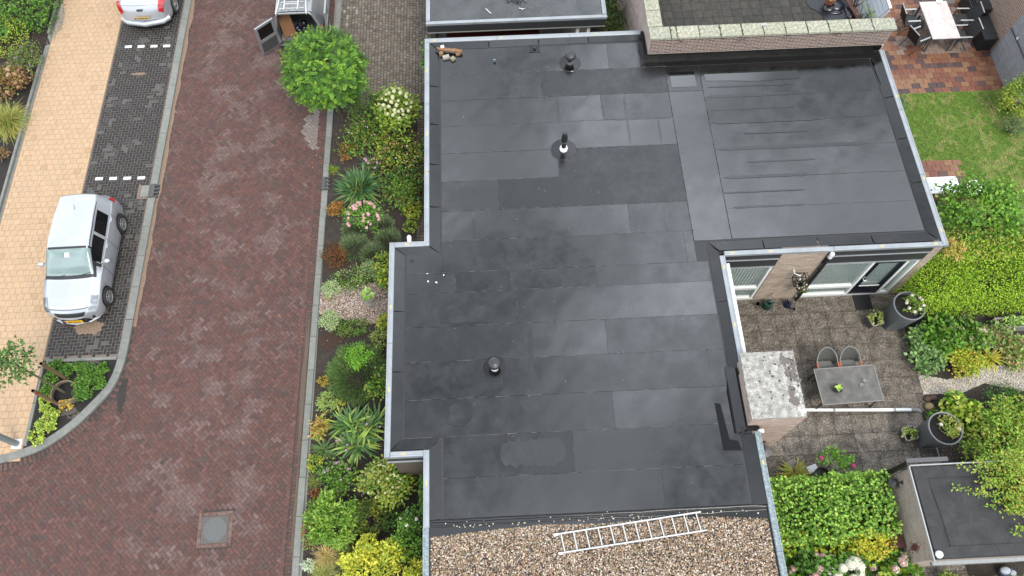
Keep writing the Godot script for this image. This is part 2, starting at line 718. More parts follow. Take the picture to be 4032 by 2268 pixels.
	while zz < 1.0:
		if not (zz > -14.5 and zz < -13.2):
			ks.append([at(-5.435 - 0.006 * (zz + 13), 0.015, zz + 0.5), Vector3(0.18, 0.11, 0.992), rng.randi() % 2])
		zz += 1.0
	ks.append([at(-5.43, 0.015, -14.13), Vector3(0.18, 0.11, 0.52), 0])
	pieces("kerb_stone", ks, [Color(1, 1, 1), Color(0.88, 0.9, 0.88)], conc, kr, 0.012)
	# sand along the left kerb and spilled over paving
	var sp := PackedVector2Array()
	var sq := []
	for k in 76:
		var z := -24.0 + k * 0.2
		var w := 0.07 + 0.07 * clump_noise.get_noise_2d(z * 1.1, 3.0) + 0.03 * clump_noise.get_noise_2d(z * 5.0, 9.0)
		if z > -14.5:
			w *= 0.85
		sp.append(Vector2(-10.745 + maxf(w, 0.012) + 0.05, z))
		sq.append(Vector2(-10.745, z))
	sq.reverse()
	sp.append_array(PackedVector2Array(sq))
	slab_obj("sand", sp, 0.007, 0.02, sand)
	slab_obj("sand", blob(-11.98, -9.02, 0.42, 0.25, 0.3, 60), 0.0665, 0.005, sand)
	slab_obj("sand", blob(-11.63, -9.55, 0.09, 0.16, 0.4), 0.0665, 0.005, sand)
	slab_obj("sand", blob(-12.05, -18.42, 0.28, 0.05, 0.5), 0.0665, 0.005, sand)
	slab_obj("inlet_slab", rect(-11.24, -13.84, -10.99, -13.42), 0.068, 0.02, conc)
	slab_obj("sand", PackedVector2Array([Vector2(-11.31, -13.9), Vector2(-11.25, -13.86), Vector2(-11.26, -13.4), Vector2(-11.0, -13.4), Vector2(-11.02, -13.33), Vector2(-11.2, -13.36), Vector2(-11.3, -13.34), Vector2(-11.33, -13.6)]), 0.0662, 0.005, sand)
	slab_obj("sand", blob(-5.66, -7.0, 0.06, 2.2, 0.4, 60), 0.0095, 0.01, mat("dirt", Color(0.2, 0.15, 0.105), 0.95, {"tex": tex("sandt", 256, [], 0, 1), "size": 0.6}))
	slab_obj("sand", blob(-5.63, -3.4, 0.05, 1.3, 0.4, 50), 0.0095, 0.01, mat("dirt"))
	slab_obj("sand", blob(-10.7, -6.95, 0.1, 0.5, 0.3, 30), 0.009, 0.01, mat("soilwet", Color(0.03, 0.026, 0.022), 0.9))
	# ---- parking bay
	var bay := slab_obj("parking_bay", PackedVector2Array([Vector2(-13.1, -24.5), Vector2(-10.96, -24.5), Vector2(-10.96, -8.05), Vector2(-13.1, -8.05)]), 0.055, 0.1, mat("bayjoint", Color(0.26, 0.2, 0.16), 0.95, {"k": 0.6, "tex": grain(), "size": 0.4}))
	var dark := mat("darkbrick", Color.WHITE, 0.75, {"k": 0.42, "tex": tex("darkbrickt", 256, [[0.3, 1.0], [0.08, 1.0], [0.02, 0.8]], 0.55, 1.0), "size": 0.7})
	list = herringbone(-13.06, -24.4, -11.0, -8.1, 0, 0.2, 0.013, func(_p): return true)
	for e in list:
		var p: Vector3 = e[0].origin
		var w := patch_noise.get_noise_2d(p.x * 3.5 + 90, p.z * 2.4)
		e[2] = rng.randi() % 3
		if w > 0.12 and rng.randf() < 0.55:
			e[2] = 3
		if w > 0.26 and rng.randf() < 0.4:
			e[2] = 4
		if p.x > -11.75 and p.x < -11.1 and p.z > -12.6 and p.z < -9.2 and rng.randf() < 0.4:
			e[2] = 3
		e[0].origin.y = 0.036 + rnd(-0.002, 0.002)
	pieces("brick", list, [Color(0.026, 0.027, 0.03), Color(0.036, 0.036, 0.039), Color(0.021, 0.022, 0.025), Color(0.07, 0.072, 0.073), Color(0.19, 0.19, 0.185)], dark, bay, 0.004)
	var white := mat("marking", Color(0.8, 0.8, 0.78), 0.7)
	for z in [-19.66, -14.17]:
		for k in 4:
			var b := MB.new()
			b.bx(-12.76 + k * 0.447, 0.0625, z - 0.055 + k * 0.012, -12.52 + k * 0.447, 0.0665, z + 0.055 + k * 0.012)
			obj("marking", b, white, bay)
	# ---- sidewalk
	var beige := mat("beige", Color.WHITE, 0.85, {"k": 0.56, "tex": tex("beiget", 256, [[0.35, 0.8], [0.02, 1.0]], 0.86, 1.0), "size": 1.1})
	var sw := slab_obj("sidewalk", rect(-15.42, -24.5, -13.1, -5.3), 0.05, 0.1, mat("swjoint", Color(0.3, 0.2, 0.11), 0.95))
	list = []
	var row := 0
	zz = -24.4
	while zz < -5.3:
		var x := -15.4 + (0.1 if row % 2 else 0.0)
		if row % 2:
			list.append([at(-15.355, 0.034, zz + 0.1), Vector3(0.087, 0.05, 0.193), rng.randi() % 4])
		while x < -13.12:
			var w := minf(0.2, -13.105 - x)
			if w > 0.04:
				list.append([at(x + w / 2, 0.034 + rnd(-0.0015, 0.0015), zz + 0.1), Vector3(w - 0.006, 0.05, 0.194), rng.randi() % 4 if rng.randf() > 0.02 else 4])
			x += 0.2
		zz += 0.2
		row += 1
	pieces("tile", list, [Color(0.63, 0.435, 0.268), Color(0.65, 0.445, 0.272), Color(0.615, 0.425, 0.26), Color(0.635, 0.44, 0.275), Color(0.55, 0.37, 0.21)], beige, sw, 0.003, 300, 0.03)
	# border stones between pavement, bay and planting bed
	var bed := slab_obj("planting_bed", PackedVector2Array([Vector2(-13.02, -7.98), Vector2(-10.98, -7.98), Vector2(-11.12, -7.24), Vector2(-11.52, -6.6), Vector2(-12.15, -5.98), Vector2(-12.98, -5.55)]), 0.045, 0.1, mat("blacksoil", Color(0.035, 0.03, 0.027), 0.95, {"tex": tex("soil", 512, [], 0, 1), "size": 1.1}))
	ks = [[at(-13.06, 0.03, -7.4), Vector3(0.09, 0.1, 1.18), 0], [at(-13.06, 0.03, -6.2), Vector3(0.09, 0.1, 1.19), 1], [at(-12.5, 0.03, -8.03), Vector3(1.0, 0.1, 0.1), 0], [at(-11.5, 0.03, -8.03), Vector3(0.98, 0.1, 0.1), 1]]
	pieces("border_stone", ks, [Color(0.85, 0.85, 0.85), Color(0.95, 0.95, 0.95)], conc, bed, 0.01)
	for a in [[-11.9, -7.93, 0.45, 0.07], [-11.75, -6.35, 0.28, 0.12], [-12.05, -6.5, 0.2, 0.14], [-11.95, -7.3, 0.12, 0.2]]:
		slab_obj("sand", blob(a[0], a[1], a[2], a[3], 0.45), 0.05, 0.01, mat("paledirt", Color(0.17, 0.145, 0.12), 0.95, {"tex": tex("sandt", 256, [], 0, 1), "size": 0.6}))
	# left garden edge
	var lg := slab_obj("garden_edging", rect(-15.6, -24.4, -15.43, -5), 0.02, 0.1, conc)
	ks = []
	zz = -24.4
	while zz < -5.0:
		if not (zz > -20.9 and zz < -19.8):
			ks.append([at(-15.555, 0.05, zz + 0.5), Vector3(0.08, 0.16, 0.99), rng.randi() % 2])
		zz += 1.0
	pieces("edging_stone", ks, [Color(1.25, 1.27, 1.25), Color(1.5, 1.5, 1.46)], conc, lg, 0.012)
	slab_obj("garden_soil", rect(-24, -24.4, -15.6, -4), 0.0, 0.05, mat("leftsoil", Color(0.06, 0.048, 0.04), 0.95, {"tex": tex("soil", 512, [], 0, 1), "size": 1.5}))
	var path := slab_obj("garden_path", PackedVector2Array([Vector2(-15.62, -20.75), Vector2(-15.62, -19.95), Vector2(-16.6, -19.25), Vector2(-18.5, -18.4), Vector2(-18.9, -19.2), Vector2(-17.2, -19.95)]), 0.01, 0.02, joint)
	list = []
	for k in 34:
		for q in 8:
			var t := k / 33.0
			var c := Vector2(-15.66, -20.33).lerp(Vector2(-18.5, -18.9), t)
			var d := Vector2(-0.893, 0.449)
			var pp := c + Vector2(-d.y, d.x) * (q - 3.5) * 0.105
			list.append([Transform3D(Basis(Vector3.UP, -atan2(d.y, d.x)), Vector3(pp.x, 0.0, pp.y)), Vector3(0.083, 0.05, 0.098), rng.randi() % 3])
	pieces("brick", list, [Color(0.06, 0.042, 0.034), Color(0.07, 0.052, 0.044), Color(0.05, 0.038, 0.034)], brick, path, 0.005)
	slab_obj("concrete_strip", smooth([Vector2(-15.4, -21.9), Vector2(-15.2, -21.4), Vector2(-15.16, -20.9), Vector2(-15.28, -20.4), Vector2(-15.41, -20.05)], 4) + PackedVector2Array([Vector2(-15.41, -21.9)]), 0.068, 0.03, mat("paleconc", Color(0.45, 0.4, 0.32), 0.9, {"tex": grain(), "size": 0.4}))
	# ---- cobbled driveway
	var cob := slab_obj("driveway", rect(-5.33, -24.5, -1.9, -16.62), 0.035, 0.1, mat("cobjoint", Color(0.05, 0.042, 0.034), 0.95))
	var cobm := mat("cobble", Color.WHITE, 0.8, {"k": 0.9, "tex": tex("cobt", 256, [[0.3, 1.0], [0.1, 1.0]], 0.5, 1.0), "size": 0.5})
	list = []
	var xx := -5.27
	var col := 0
	while xx < -2.0:
		zz = -24.4 + rnd(0, 0.1)
		while zz < -16.7:
			var l := rnd(0.1, 0.15)
			if zz + l < -16.62:
				var pale := xx < -4.7 and rng.randf() < 0.14
				list.append([Transform3D(Basis(Vector3.UP, rnd(-0.05, 0.05)), Vector3(xx + rnd(-0.004, 0.004), 0.02 + rnd(-0.004, 0.004), zz + l / 2)), Vector3(0.098, 0.06, snappedf(l - 0.012, 0.01)), 5 if pale else rng.randi() % 5])
			zz += l
		xx += 0.109
		col += 1
	pieces("cobblestone", list, [Color(0.17, 0.135, 0.1), Color(0.2, 0.165, 0.125), Color(0.14, 0.11, 0.085), Color(0.23, 0.195, 0.15), Color(0.18, 0.15, 0.13), Color(0.36, 0.34, 0.29)], cobm, cob, 0.012)
	# ---- front garden soil and the cobbles by the wall
	slab_obj("garden_soil", rect(-5.34, -16.62, -1.9, 1.5), 0.03, 0.08, soil())
	var ws := slab_obj("wall_strip", rect(-2.52, -16.6, -2.3, -9.8), 0.035, 0.02, mat("cobjoint"))
	list = []
	zz = -16.5
	while zz < -9.8:
		for q in 2:
			list.append([at(-2.465 + q * 0.108, 0.03 + rnd(-0.004, 0.004), zz), Vector3(0.1, 0.06, 0.1), rng.randi() % 3])
		zz += 0.112
	pieces("cobblestone", list, [Color(0.16, 0.12, 0.08), Color(0.12, 0.1, 0.07), Color(0.19, 0.15, 0.1)], cobm, ws, 0.012)
	for a in [[-4.95, -8.28, 0.42, 0.3], [-4.95, -10.95, 0.4, 0.5]]:
		slab_obj("bark_mulch", blob(a[0], a[1], a[2], a[3], 0.4), 0.04, 0.02, mat("mulch", Color(0.13, 0.06, 0.035), 0.95, {"tex": tex("mulcht", 256, [[0.2, 1.0, true], [0.05, 0.6]], 0.3, 1.0), "size": 0.9}))
	var gp := PackedVector2Array([Vector2(-5.33, -9.95), Vector2(-4.6, -9.95), Vector2(-3.75, -10.05), Vector2(-3.0, -10.1), Vector2(-2.9, -9.0), Vector2(-3.5, -8.75), Vector2(-4.15, -8.7), Vector2(-4.7, -8.95), Vector2(-5.33, -9.1)])
	slab_obj("gravel_bed", gp, 0.045, 0.03, mat("gravelbase", Color(0.2, 0.15, 0.12), 0.95, {"tex": grain(), "size": 0.2}))
	pebbles("gravel", gp, 0.05, 2600, 0.012, 0.022, [Color(0.42, 0.31, 0.26), Color(0.55, 0.45, 0.4), Color(0.3, 0.2, 0.16), Color(0.2, 0.14, 0.12), Color(0.62, 0.56, 0.5), Color(0.48, 0.34, 0.22)], mat("pebble", Color.WHITE, 0.6, {"k": 0.6}), null, "pinkish gravel around the stone urn in front bed")
	# ---- lawn and right gardens
	var grassm := mat("lawn", Color.WHITE, 0.9, {"k": 0.7, "tex": tex("lawnt", 512, [[0.3, 1.0], [0.08, 1.0], [0.015, 1.2]], 0.4, 1.0, 0.0, Color(0.5, 0.62, 0.2)), "size": 2.0})
	slab_obj("lawn", PackedVector2Array([Vector2(12.0, -16.24), Vector2(17.2, -16.24), Vector2(18.5, -13), Vector2(18.5, -9.3), Vector2(12.0, -9.3)]), 0.02, 0.08, grassm)
	var gb := MB.new()
	for k in 42000:
		var p := Vector2(rnd(12.6, 17.9), rnd(-16.22, -9.6))
		var dry := patch_noise.get_noise_2d(p.x * 3.2, p.y * 3.2) + 0.6 * patch_noise.get_noise_2d(p.x * 9.0, p.y * 9.0) + 0.1 * (p.x - 15.6)
		var c := Color(0.085, 0.18, 0.012)
		if dry > 0.17:
			c = Color(0.3, 0.25, 0.11)
			if dry > 0.5 and rng.randf() < 0.5:
				continue
		elif dry > 0.05:
			c = Color(0.14, 0.19, 0.03)
		elif rng.randf() < 0.4:
			c = Color(0.05, 0.13, 0.01)
		var a := rnd(0, TAU)
		gb.leaf(Vector3(p.x, 0.02, p.y), Vector3(cos(a) * 0.7, rnd(0.35, 0.9), sin(a) * 0.7).normalized(), Vector3.UP, rnd(0.03, 0.055), rnd(0.012, 0.022), jit(c, 0.35))
	var gr := stuff("grass", gb, leafmat())
	tag(gr, "short lawn grass with yellowed dry patches beside the flat roof", "grass")
	# red paved terrace
	var tp := slab_obj("terrace_paving", rect(12.0, -24, 17.3, -16.26), 0.01, 0.06, mat("tjoint", Color(0.06, 0.045, 0.035), 0.95))
	var tm := mat("terracotta", Color.WHITE, 0.6, {"k": 0.62, "tex": tex("terrat", 256, [[0.2, 0.6], [0.03, 1.2]], 0.6, 1.0), "size": 0.8})
	list = []
	row = 0
	zz = -24.0
	while zz < -16.3:
		xx = 12.6 - (0.14 if row % 2 else 0.0)
		while xx < 17.15:
			var pal := rng.randi() % 4 if rng.randf() > 0.22 else 4 + rng.randi() % 2
			if xx > 14.8 and xx < 16.4 and zz > -20.2 and zz < -18.05:
				pal = 6 + rng.randi() % 2
			if xx > 13.9 and xx < 14.85 and zz > -18.9 and zz < -18.1 and rng.randf() < 0.6:
				pal = 7
			list.append([at(xx + 0.14, 0.0 + rnd(-0.002, 0.002), zz + 0.105), Vector3(0.274, 0.05, 0.204), pal])
			xx += 0.28
		zz += 0.21
		row += 1
	var tpal := [Color(0.33, 0.12, 0.065), Color(0.37, 0.165, 0.085), Color(0.29, 0.1, 0.058), Color(0.4, 0.2, 0.1), Color(0.11, 0.065, 0.065), Color(0.16, 0.09, 0.08), Color(0.3, 0.22, 0.185), Color(0.42, 0.3, 0.24)]
	pieces("tile", list, tpal, tm, tp, 0.006, 300, 0.2)
	var pp2 := slab_obj("stepping_patch", rect(12.6, -13.52, 14.74, -11.9), 0.03, 0.05, mat("tjoint"))
	list = []
	for r in 8:
		for k in 8:
			list.append([at(12.75 + k * 0.28 - (0.14 if r % 2 else 0.0), 0.022, -13.41 + r * 0.21), Vector3(0.274, 0.05, 0.204), rng.randi() % 6])
	pieces("tile", list, tpal, tm, pp2, 0.006)
	slab_obj("garden_soil", rect(11.3, -10.2, 22, 1.5), 0.015, 0.06, soil())
	# ---- court patio of washed pebble slabs
	var pm := mat("washed", Color.WHITE, 0.85, {"k": 1.0, "tex": tex("washedt", 512, [[0.1, 1.2, true], [0.16, 1.0], [0.012, 0.9]], 0.12, 1.12), "size": 2.1, "ntex": tex("washedn", 256, [[0.1, 1.0, true]], 0.0, 1.0, 4.0)})
	var patio := slab_obj("patio", rect(5.9, -8.97, 11.5, -0.5), 0.0, 0.08, mat("cobjoint"))
	list = []
	for r in 17:
		for k in 12:
			var x0 := 5.87 + k * 0.5
			var z0 := -8.96 + r * 0.512
			if x0 > 10.9 and z0 > -5.4:
				continue
			var w := 0.494 if x0 < 11.2 else 0.2
			list.append([at(x0 + w / 2 - (0.03 if k > 9 else 0.0), 0.0 + rnd(-0.003, 0.003), z0 + 0.25), Vector3(w, 0.05, 0.504), rng.randi() % 4 + (4 if z0 > -5.6 and rng.randf() < 0.7 else 0)])
	pieces("slab", list, [Color(0.286, 0.237, 0.185), Color(0.299, 0.247, 0.195), Color(0.273, 0.226, 0.177), Color(0.305, 0.254, 0.198), Color(0.390, 0.338, 0.280), Color(0.377, 0.325, 0.267), Color(0.403, 0.345, 0.286), Color(0.364, 0.312, 0.254)], pm, patio, 0.006)
	# gravel path on the right
	gp = PackedVector2Array([Vector2(11.52, -6.45), Vector2(12.3, -6.25), Vector2(13.0, -6.35), Vector2(13.5, -6.64), Vector2(14.2, -6.55), Vector2(16, -6.5), Vector2(16, -5.7), Vector2(14.2, -5.82), Vector2(13.3, -6.1), Vector2(12.6, -5.85), Vector2(11.53, -5.85)])
	slab_obj("gravel_path", gp, 0.03, 0.03, mat("gravelbase2", Color(0.4, 0.36, 0.3), 0.95))
	pebbles("gravel", gp, 0.035, 2600, 0.012, 0.021, [Color(0.62, 0.55, 0.45), Color(0.7, 0.65, 0.58), Color(0.5, 0.42, 0.33), Color(0.4, 0.34, 0.28), Color(0.66, 0.58, 0.47)], mat("pebble"), null, "cream gravel path between the planting beds and patio")
	# small cobbles by the shed
	var scb := slab_obj("cobble_path", rect(11.5, -4.9, 12.6, -3.6), 0.02, 0.05, mat("cobjoint"))
	list = []
	for r in 12:
		for k in 10:
			list.append([at(11.56 + k * 0.108 + (0.05 if r % 2 else 0.0), 0.012 + rnd(-0.006, 0.006), -4.83 + r * 0.108), Vector3(0.098, 0.06, 0.098), rng.randi() % 3])
	pieces("cobblestone", list, [Color(0.12, 0.09, 0.07), Color(0.15, 0.115, 0.09), Color(0.1, 0.08, 0.065)], cobm, scb, 0.015)
	slab_obj("brick_yard", rect(9.5, -1.33, 14, 1.5), 0.01, 0.06, mat("redyard", Color(0.16, 0.07, 0.05), 0.9, {"tex": tex("clinkert", 512, [], 0, 1), "size": 0.5}))


# strip with uneven, wandering edges
func ragged(x0: float, z0: float, x1: float, z1: float) -> PackedVector2Array:
	var out := PackedVector2Array()
	var back := []
	var along_x := x1 - x0 > z1 - z0
	var n := maxi(4, int(maxf(x1 - x0, z1 - z0) / 0.07))
	var s := rnd(0, 90)
	for k in n + 1:
		var t := float(k) / n
		var e := 0.35 * clump_noise.get_noise_2d(t * n * 0.35, s) + rnd(-0.12, 0.12)
		var f := 0.35 * clump_noise.get_noise_2d(t * n * 0.35, s + 40.0) + rnd(-0.12, 0.12)
		var taper := 0.35 - 0.35 * smoothstep(0.0, 0.06, minf(t, 1.0 - t))
		if along_x:
			var w := z1 - z0
			out.append(Vector2(lerpf(x0, x1, t), z0 + w * (taper + e * 0.5)))
			back.append(Vector2(lerpf(x0, x1, t), z1 - w * (taper + f * 0.5) + 0.004))
		else:
			var w := x1 - x0
			out.append(Vector2(x0 + w * (taper + e * 0.5), lerpf(z0, z1, t)))
			back.append(Vector2(x1 - w * (taper + f * 0.5) + 0.004, lerpf(z0, z1, t)))
	back.reverse()
	out.append_array(PackedVector2Array(back))
	return out


# brick wall pieces: o = lower left corner seen from outside, u along, n outward
func brick_wall(parent: Node, o: Vector3, u: Vector3, nrm: Vector3, w: float, h: float, pal: Array, m: Material, limit := 300, bl := 0.215, bh := 0.0625, soldier := false) -> void:
	var list := []
	var rows := int(h / bh)
	for r in rows:
		var top := soldier and r >= rows - 1
		var x := 0.0 if top or r % 2 == 0 else -bl / 2
		var step := 0.0625 if top else bl
		while x < w - 0.01:
			var a := maxf(x, 0.0)
			var b := minf(x + step, w)
			if b - a > 0.03:
				# the chamfered top of the piece points outwards
				var c := o + u * (a + b) / 2 + Vector3.UP * (r + 0.5) * bh - nrm * 0.003
				list.append([Transform3D(Basis(u, nrm, -Vector3.UP), c), Vector3(snappedf(b - a - 0.013, 0.005), 0.016, bh - 0.018), rng.randi() % pal.size()])
			x += step
	pieces("brick", list, pal, m, parent, 0.003, limit, 0.15)


func felt(key: String, rough: float, seed_off: float, spec := 0.85) -> StandardMaterial3D:
	var m := mat(key, Color(0.0075, 0.0083, 0.0092), 1.0, {"k": 0.8, "spec": spec, "tex": tex("feltt", 512, [[0.35, 1.2], [0.1, 0.5], [0.01, 0.8]], 0.55, 1.0), "rtex": tex("feltr", 1024, [[0.006, 1.6], [0.02, 0.8], [0.25, 0.35]], 0.05, 0.5), "size": 5.3, "ntex": tex("feltn", 512, [[0.3, 1.0], [0.04, 1.4]], 0.0, 1.0, 1.0), "nscale": 0.1})
	m.roughness = rough
	m.uv1_offset = Vector3(seed_off, seed_off * 0.7, seed_off * 0.3)
	return m


# sheet of roofing felt, gently uneven, with a skirt
func felt_sheet(x0: float, z0: float, x1: float, z1: float, y: float, wob := 0.004) -> MB:
	var b := MB.new()
	var nx := maxi(2, int((x1 - x0) / 0.3))
	var nz := maxi(2, int((z1 - z0) / 0.3))
	var hgt := func(x: float, z: float): return y + wob * (clump_noise.get_noise_2d(x * 0.9, z * 0.9) + 0.5 * clump_noise.get_noise_2d(x * 2.5 + 9.0, z * 2.5))
	for k in nz + 1:
		for q in nx + 1:
			var x := lerpf(x0, x1, float(q) / nx)
			var z := lerpf(z0, z1, float(k) / nz)
			var h: float = hgt.call(x, z)
			var e := 0.05
			b.vert(Vector3(x, h, z), Vector3((hgt.call(x - e, z) - hgt.call(x + e, z)) / (2 * e), 1.0, (hgt.call(x, z - e) - hgt.call(x, z + e)) / (2 * e)).normalized(), Color.WHITE)
	for k in nz:
		for q in nx:
			var a := k * (nx + 1) + q
			var d := a + nx + 1
			for t in [a, a + 1, d, a + 1, d + 1, d]:
				b.i.append(t)
	for s in [[Vector3(x0, y, z0), Vector3(x0, y, z1)], [Vector3(x0, y, z1), Vector3(x1, y, z1)], [Vector3(x1, y, z1), Vector3(x1, y, z0)], [Vector3(x1, y, z0), Vector3(x0, y, z0)]]:
		var lo := Vector3(0, -0.02, 0)
		b.quad(s[0] + lo, s[1] + lo, s[1] + Vector3(0, -0.002, 0), s[0] + Vector3(0, -0.002, 0))
	return b


func trim_bar(parent: Node, a: Vector3, b: Vector3, w: float, m: Material, inward: Vector3, old := false) -> void:
	# metal roof edge in lengths of about 2.5 m, a to b runs along its outer edge
	var l := a.distance_to(b)
	var n := maxi(1, roundi(l / 2.6))
	var d := (b - a) / l
	for k in n:
		var p := a + d * l * k / n
		var q := a + d * (l * (k + 1) / n - (0.004 if k < n - 1 else 0.0))
		var s := MB.new()
		var prof := [Vector2(0, -0.3 if not old else -0.12), Vector2(0, -0.008), Vector2(0.008, 0), Vector2(0.035, 0.002), Vector2(0.045, -0.012), Vector2(w - 0.012, -0.016), Vector2(w, -0.028), Vector2(w, -0.09)]
		prof[0] = Vector2(0, -0.09)
		for t in prof.size() - 1:
			var c0: Vector3 = inward * prof[t].x + Vector3.UP * prof[t].y
			var c1: Vector3 = inward * prof[t + 1].x + Vector3.UP * prof[t + 1].y
			var flip := d.cross(Vector3.UP).dot(inward) > 0.0
			if flip:
				s.quad(p + c0, p + c1, q + c1, q + c0)
			else:
				s.quad(q + c0, q + c1, p + c1, p + c0)
		for e in [p, q]:
			s.quad(e, e + inward * w, e + inward * w + Vector3.DOWN * 0.09, e + Vector3.DOWN * 0.09)
		obj("edge_trim", s, m, parent)


func build_house() -> void:
	var h := thing("flat_roof_house", "bungalow with dark bitumen flat roof and pale grey metal roof edge", "house", Vector3.ZERO)
	var brickw := mat("wallbrick", Color.WHITE, 0.85, {"k": 0.85, "tex": grain(), "size": 0.35})
	var mortar := mat("mortar", Color(0.42, 0.36, 0.3), 0.95, {"k": 0.9, "tex": grain(), "size": 0.3})
	var dark := mat("fascia", Color(0.028, 0.029, 0.032), 0.45, {"k": 0.8})
	var trim := mat("trim", Color(0.5, 0.54, 0.58), 0.42, {"k": 0.5, "tex": tex("trimt", 256, [[0.01, 1.0], [0.3, 0.25]], 0.86, 1.0), "size": 1.2, "metal": 0.15})
	var oldtrim := mat("oldtrim", Color(0.36, 0.44, 0.47), 0.6, {"k": 0.6, "tex": tex("oldtrimt", 256, [[0.03, 1.0], [0.2, 0.5]], 0.5, 1.15), "size": 0.7})
	var white := mat("whitepaint", Color(0.78, 0.79, 0.77), 0.4, {"k": 0.75})
	# walls (25 cm thick, closed)
	boxes("wall", [[-1.88, 0, -16.6, -1.63, 2.7, -9.6], [-2.78, 0, -9.66, -1.882, 2.7, -9.412], [-2.78, 0, -9.41, -2.53, 2.7, -4.452], [-2.78, 0, -4.45, -1.88, 2.7, -4.2], [-1.88, 0, -4.2, -1.63, 2.7, 1.0], [-1.628, 0, 0.75, 5.7, 2.7, 1.0], [5.5, 0, -4.3, 5.75, 2.7, 0.75], [5.4, 0, -8.9, 5.7, 2.7, -4.4], [11.3, 0, -15.6, 11.55, 2.7, -9.2], [-1.628, 0, -16.6, 4.55, 2.7, -16.35], [4.62, 0, -15.85, 11.3, 2.7, -15.62]], mat("plainwall", Color(0.2, 0.155, 0.12), 0.9, {"tex": grain(), "size": 0.3}), h)
	# roof deck, under the felt
	var db := MB.new()
	for r in [[-1.86, -16.57, 4.58, -15.66], [-1.86, -15.66, 11.52, -9.03], [-2.76, -9.64, -1.86, -4.23], [-1.86, -9.03, 5.69, -4.23], [-1.86, -4.23, 5.75, 1.0]]:
		db.bx(r[0], 2.66, r[1], r[2], 2.885, r[3])
	obj("roof_deck", db, mat("deck", Color(0.02, 0.02, 0.021), 0.6, {"k": 0.6}), h)
	# felt strips
	var rf := Node3D.new()
	put("roof_felt", rf, h)
	var fm := [felt("felt_a", 0.7, 0.0, 0.6), felt("felt_b", 0.5, 0.37, 0.66), felt("felt_c", 0.95, 0.71, 0.53)]
	var rz := [-16.27, -15.31, -14.37, -13.46, -12.53, -11.6, -10.66, -9.75, -8.83, -8.26, -7.34, -6.42, -5.47, -4.56, -3.59, -2.7]
	var joints := [[3.47], [1.43], [1.86, 3.1], [], [1.72], [0.03], [3.48], [0.86, 4.84], [-1.16, 0.24, 2.46], [0.37], [2.54], [-0.1, 4.94], [2.52], [1.5], [3.46]]
	var kind := [[1, 0], [1, 2], [1, 1, 0], [1], [1, 2], [0, 2], [1, 0], [0, 0, 0], [0, 2, 0, 0], [0, 1], [1, 0], [2, 0, 0], [0, 1], [2, 0], [0, 0]]
	var lev := 0
	for r in 15:
		var xl := -1.5 if r < 7 or r > 12 else -2.42
		var xr := 5.08 if r < 8 else 5.36
		var xs := [xl]
		xs.append_array(joints[r])
		xs.append(xr)
		for k in xs.size() - 1:
			var y := 2.9 + (r % 2) * 0.003 + (k % 2) * 0.002
			var z0: float = rz[r]
			if r == 7 and k == 0:
				obj("felt_strip", felt_sheet(-1.5, z0, xs[1] - 0.004, rz[8] + 0.02, y), fm[0], rf)
				obj("felt_strip", felt_sheet(-2.42, -9.4, -1.505, rz[8] + 0.02, y), fm[0], rf)
				continue
			obj("felt_strip", felt_sheet(xs[k], z0, xs[k + 1] - 0.004, rz[r + 1] - 0.006, y), fm[kind[r][k]], rf)
	for s in [[5.1, -15.3, 6.08, -14.37, 0], [5.1, -14.36, 6.08, -9.45, 1]]:
		obj("felt_strip", felt_sheet(s[0], s[1], s[2], s[3], 2.897), fm[s[4]], rf)
	var rz2 := [-15.3, -14.12, -13.19, -12.28, -11.33, -10.38, -9.45]
	var rk := [1, 0, 1, 1, 1, 1]
	for r in 6:
		obj("felt_strip", felt_sheet(6.1, rz2[r], 11.16, rz2[r + 1] - 0.006, 2.9 + (r % 2) * 0.003), fm[rk[r]], rf)
	obj("felt_strip", felt_sheet(5.38, -9.43, 6.4, -9.42, 2.896), fm[0], rf)
	# dry patches, where the boards below show through the film of rain
	var lvl := 2.906
	var dm := felt("felt_dry", 0.8, 0.5, 0.595)
	for s in [[1.82, -14.3, 1.89, -13.4], [3.12, -14.25, 3.18, -13.6], [3.75, -14.3, 3.81, -12.6], [4.63, -13.4, 4.68, -12.6], [3.4, -13.5, 5.0, -13.43], [-0.7, -10.4, -0.62, -9.0], [3.62, -10.6, 3.7, -9.85], [4.42, -10.6, 4.49, -9.8], [-1.6, -7.9, -0.2, -7.42], [6.25, -14.5, 8.6, -14.45], [6.2, -14.19, 8.9, -14.08], [6.2, -13.7, 8.6, -13.63], [6.2, -13.26, 9.4, -13.15], [7.0, -12.82, 8.8, -12.77],
		[6.2, -12.35, 10.4, -12.24], [6.9, -11.85, 8.8, -11.81], [6.2, -11.4, 8.5, -11.31], [6.1, -10.89, 8.3, -10.85], [6.3, -10.43, 8.2, -10.37], [0.6, -7.2, 0.7, -5.6], [-1.4, -5.35, -0.9, -4.8], [-0.2, -4.4, 1.3, -3.8]]:
		var rb := MB.new()
		rb.slab(ragged(s[0], s[1], s[2], s[3]), lvl, 0.0)
		lvl += 0.00025
		if rb.v.is_empty():
			continue
		obj("dry_mark", rb, dm, rf).set_meta("kind", "stuff")
	# seam beads where the bitumen has run out and caught grit
	var bead := MB.new()
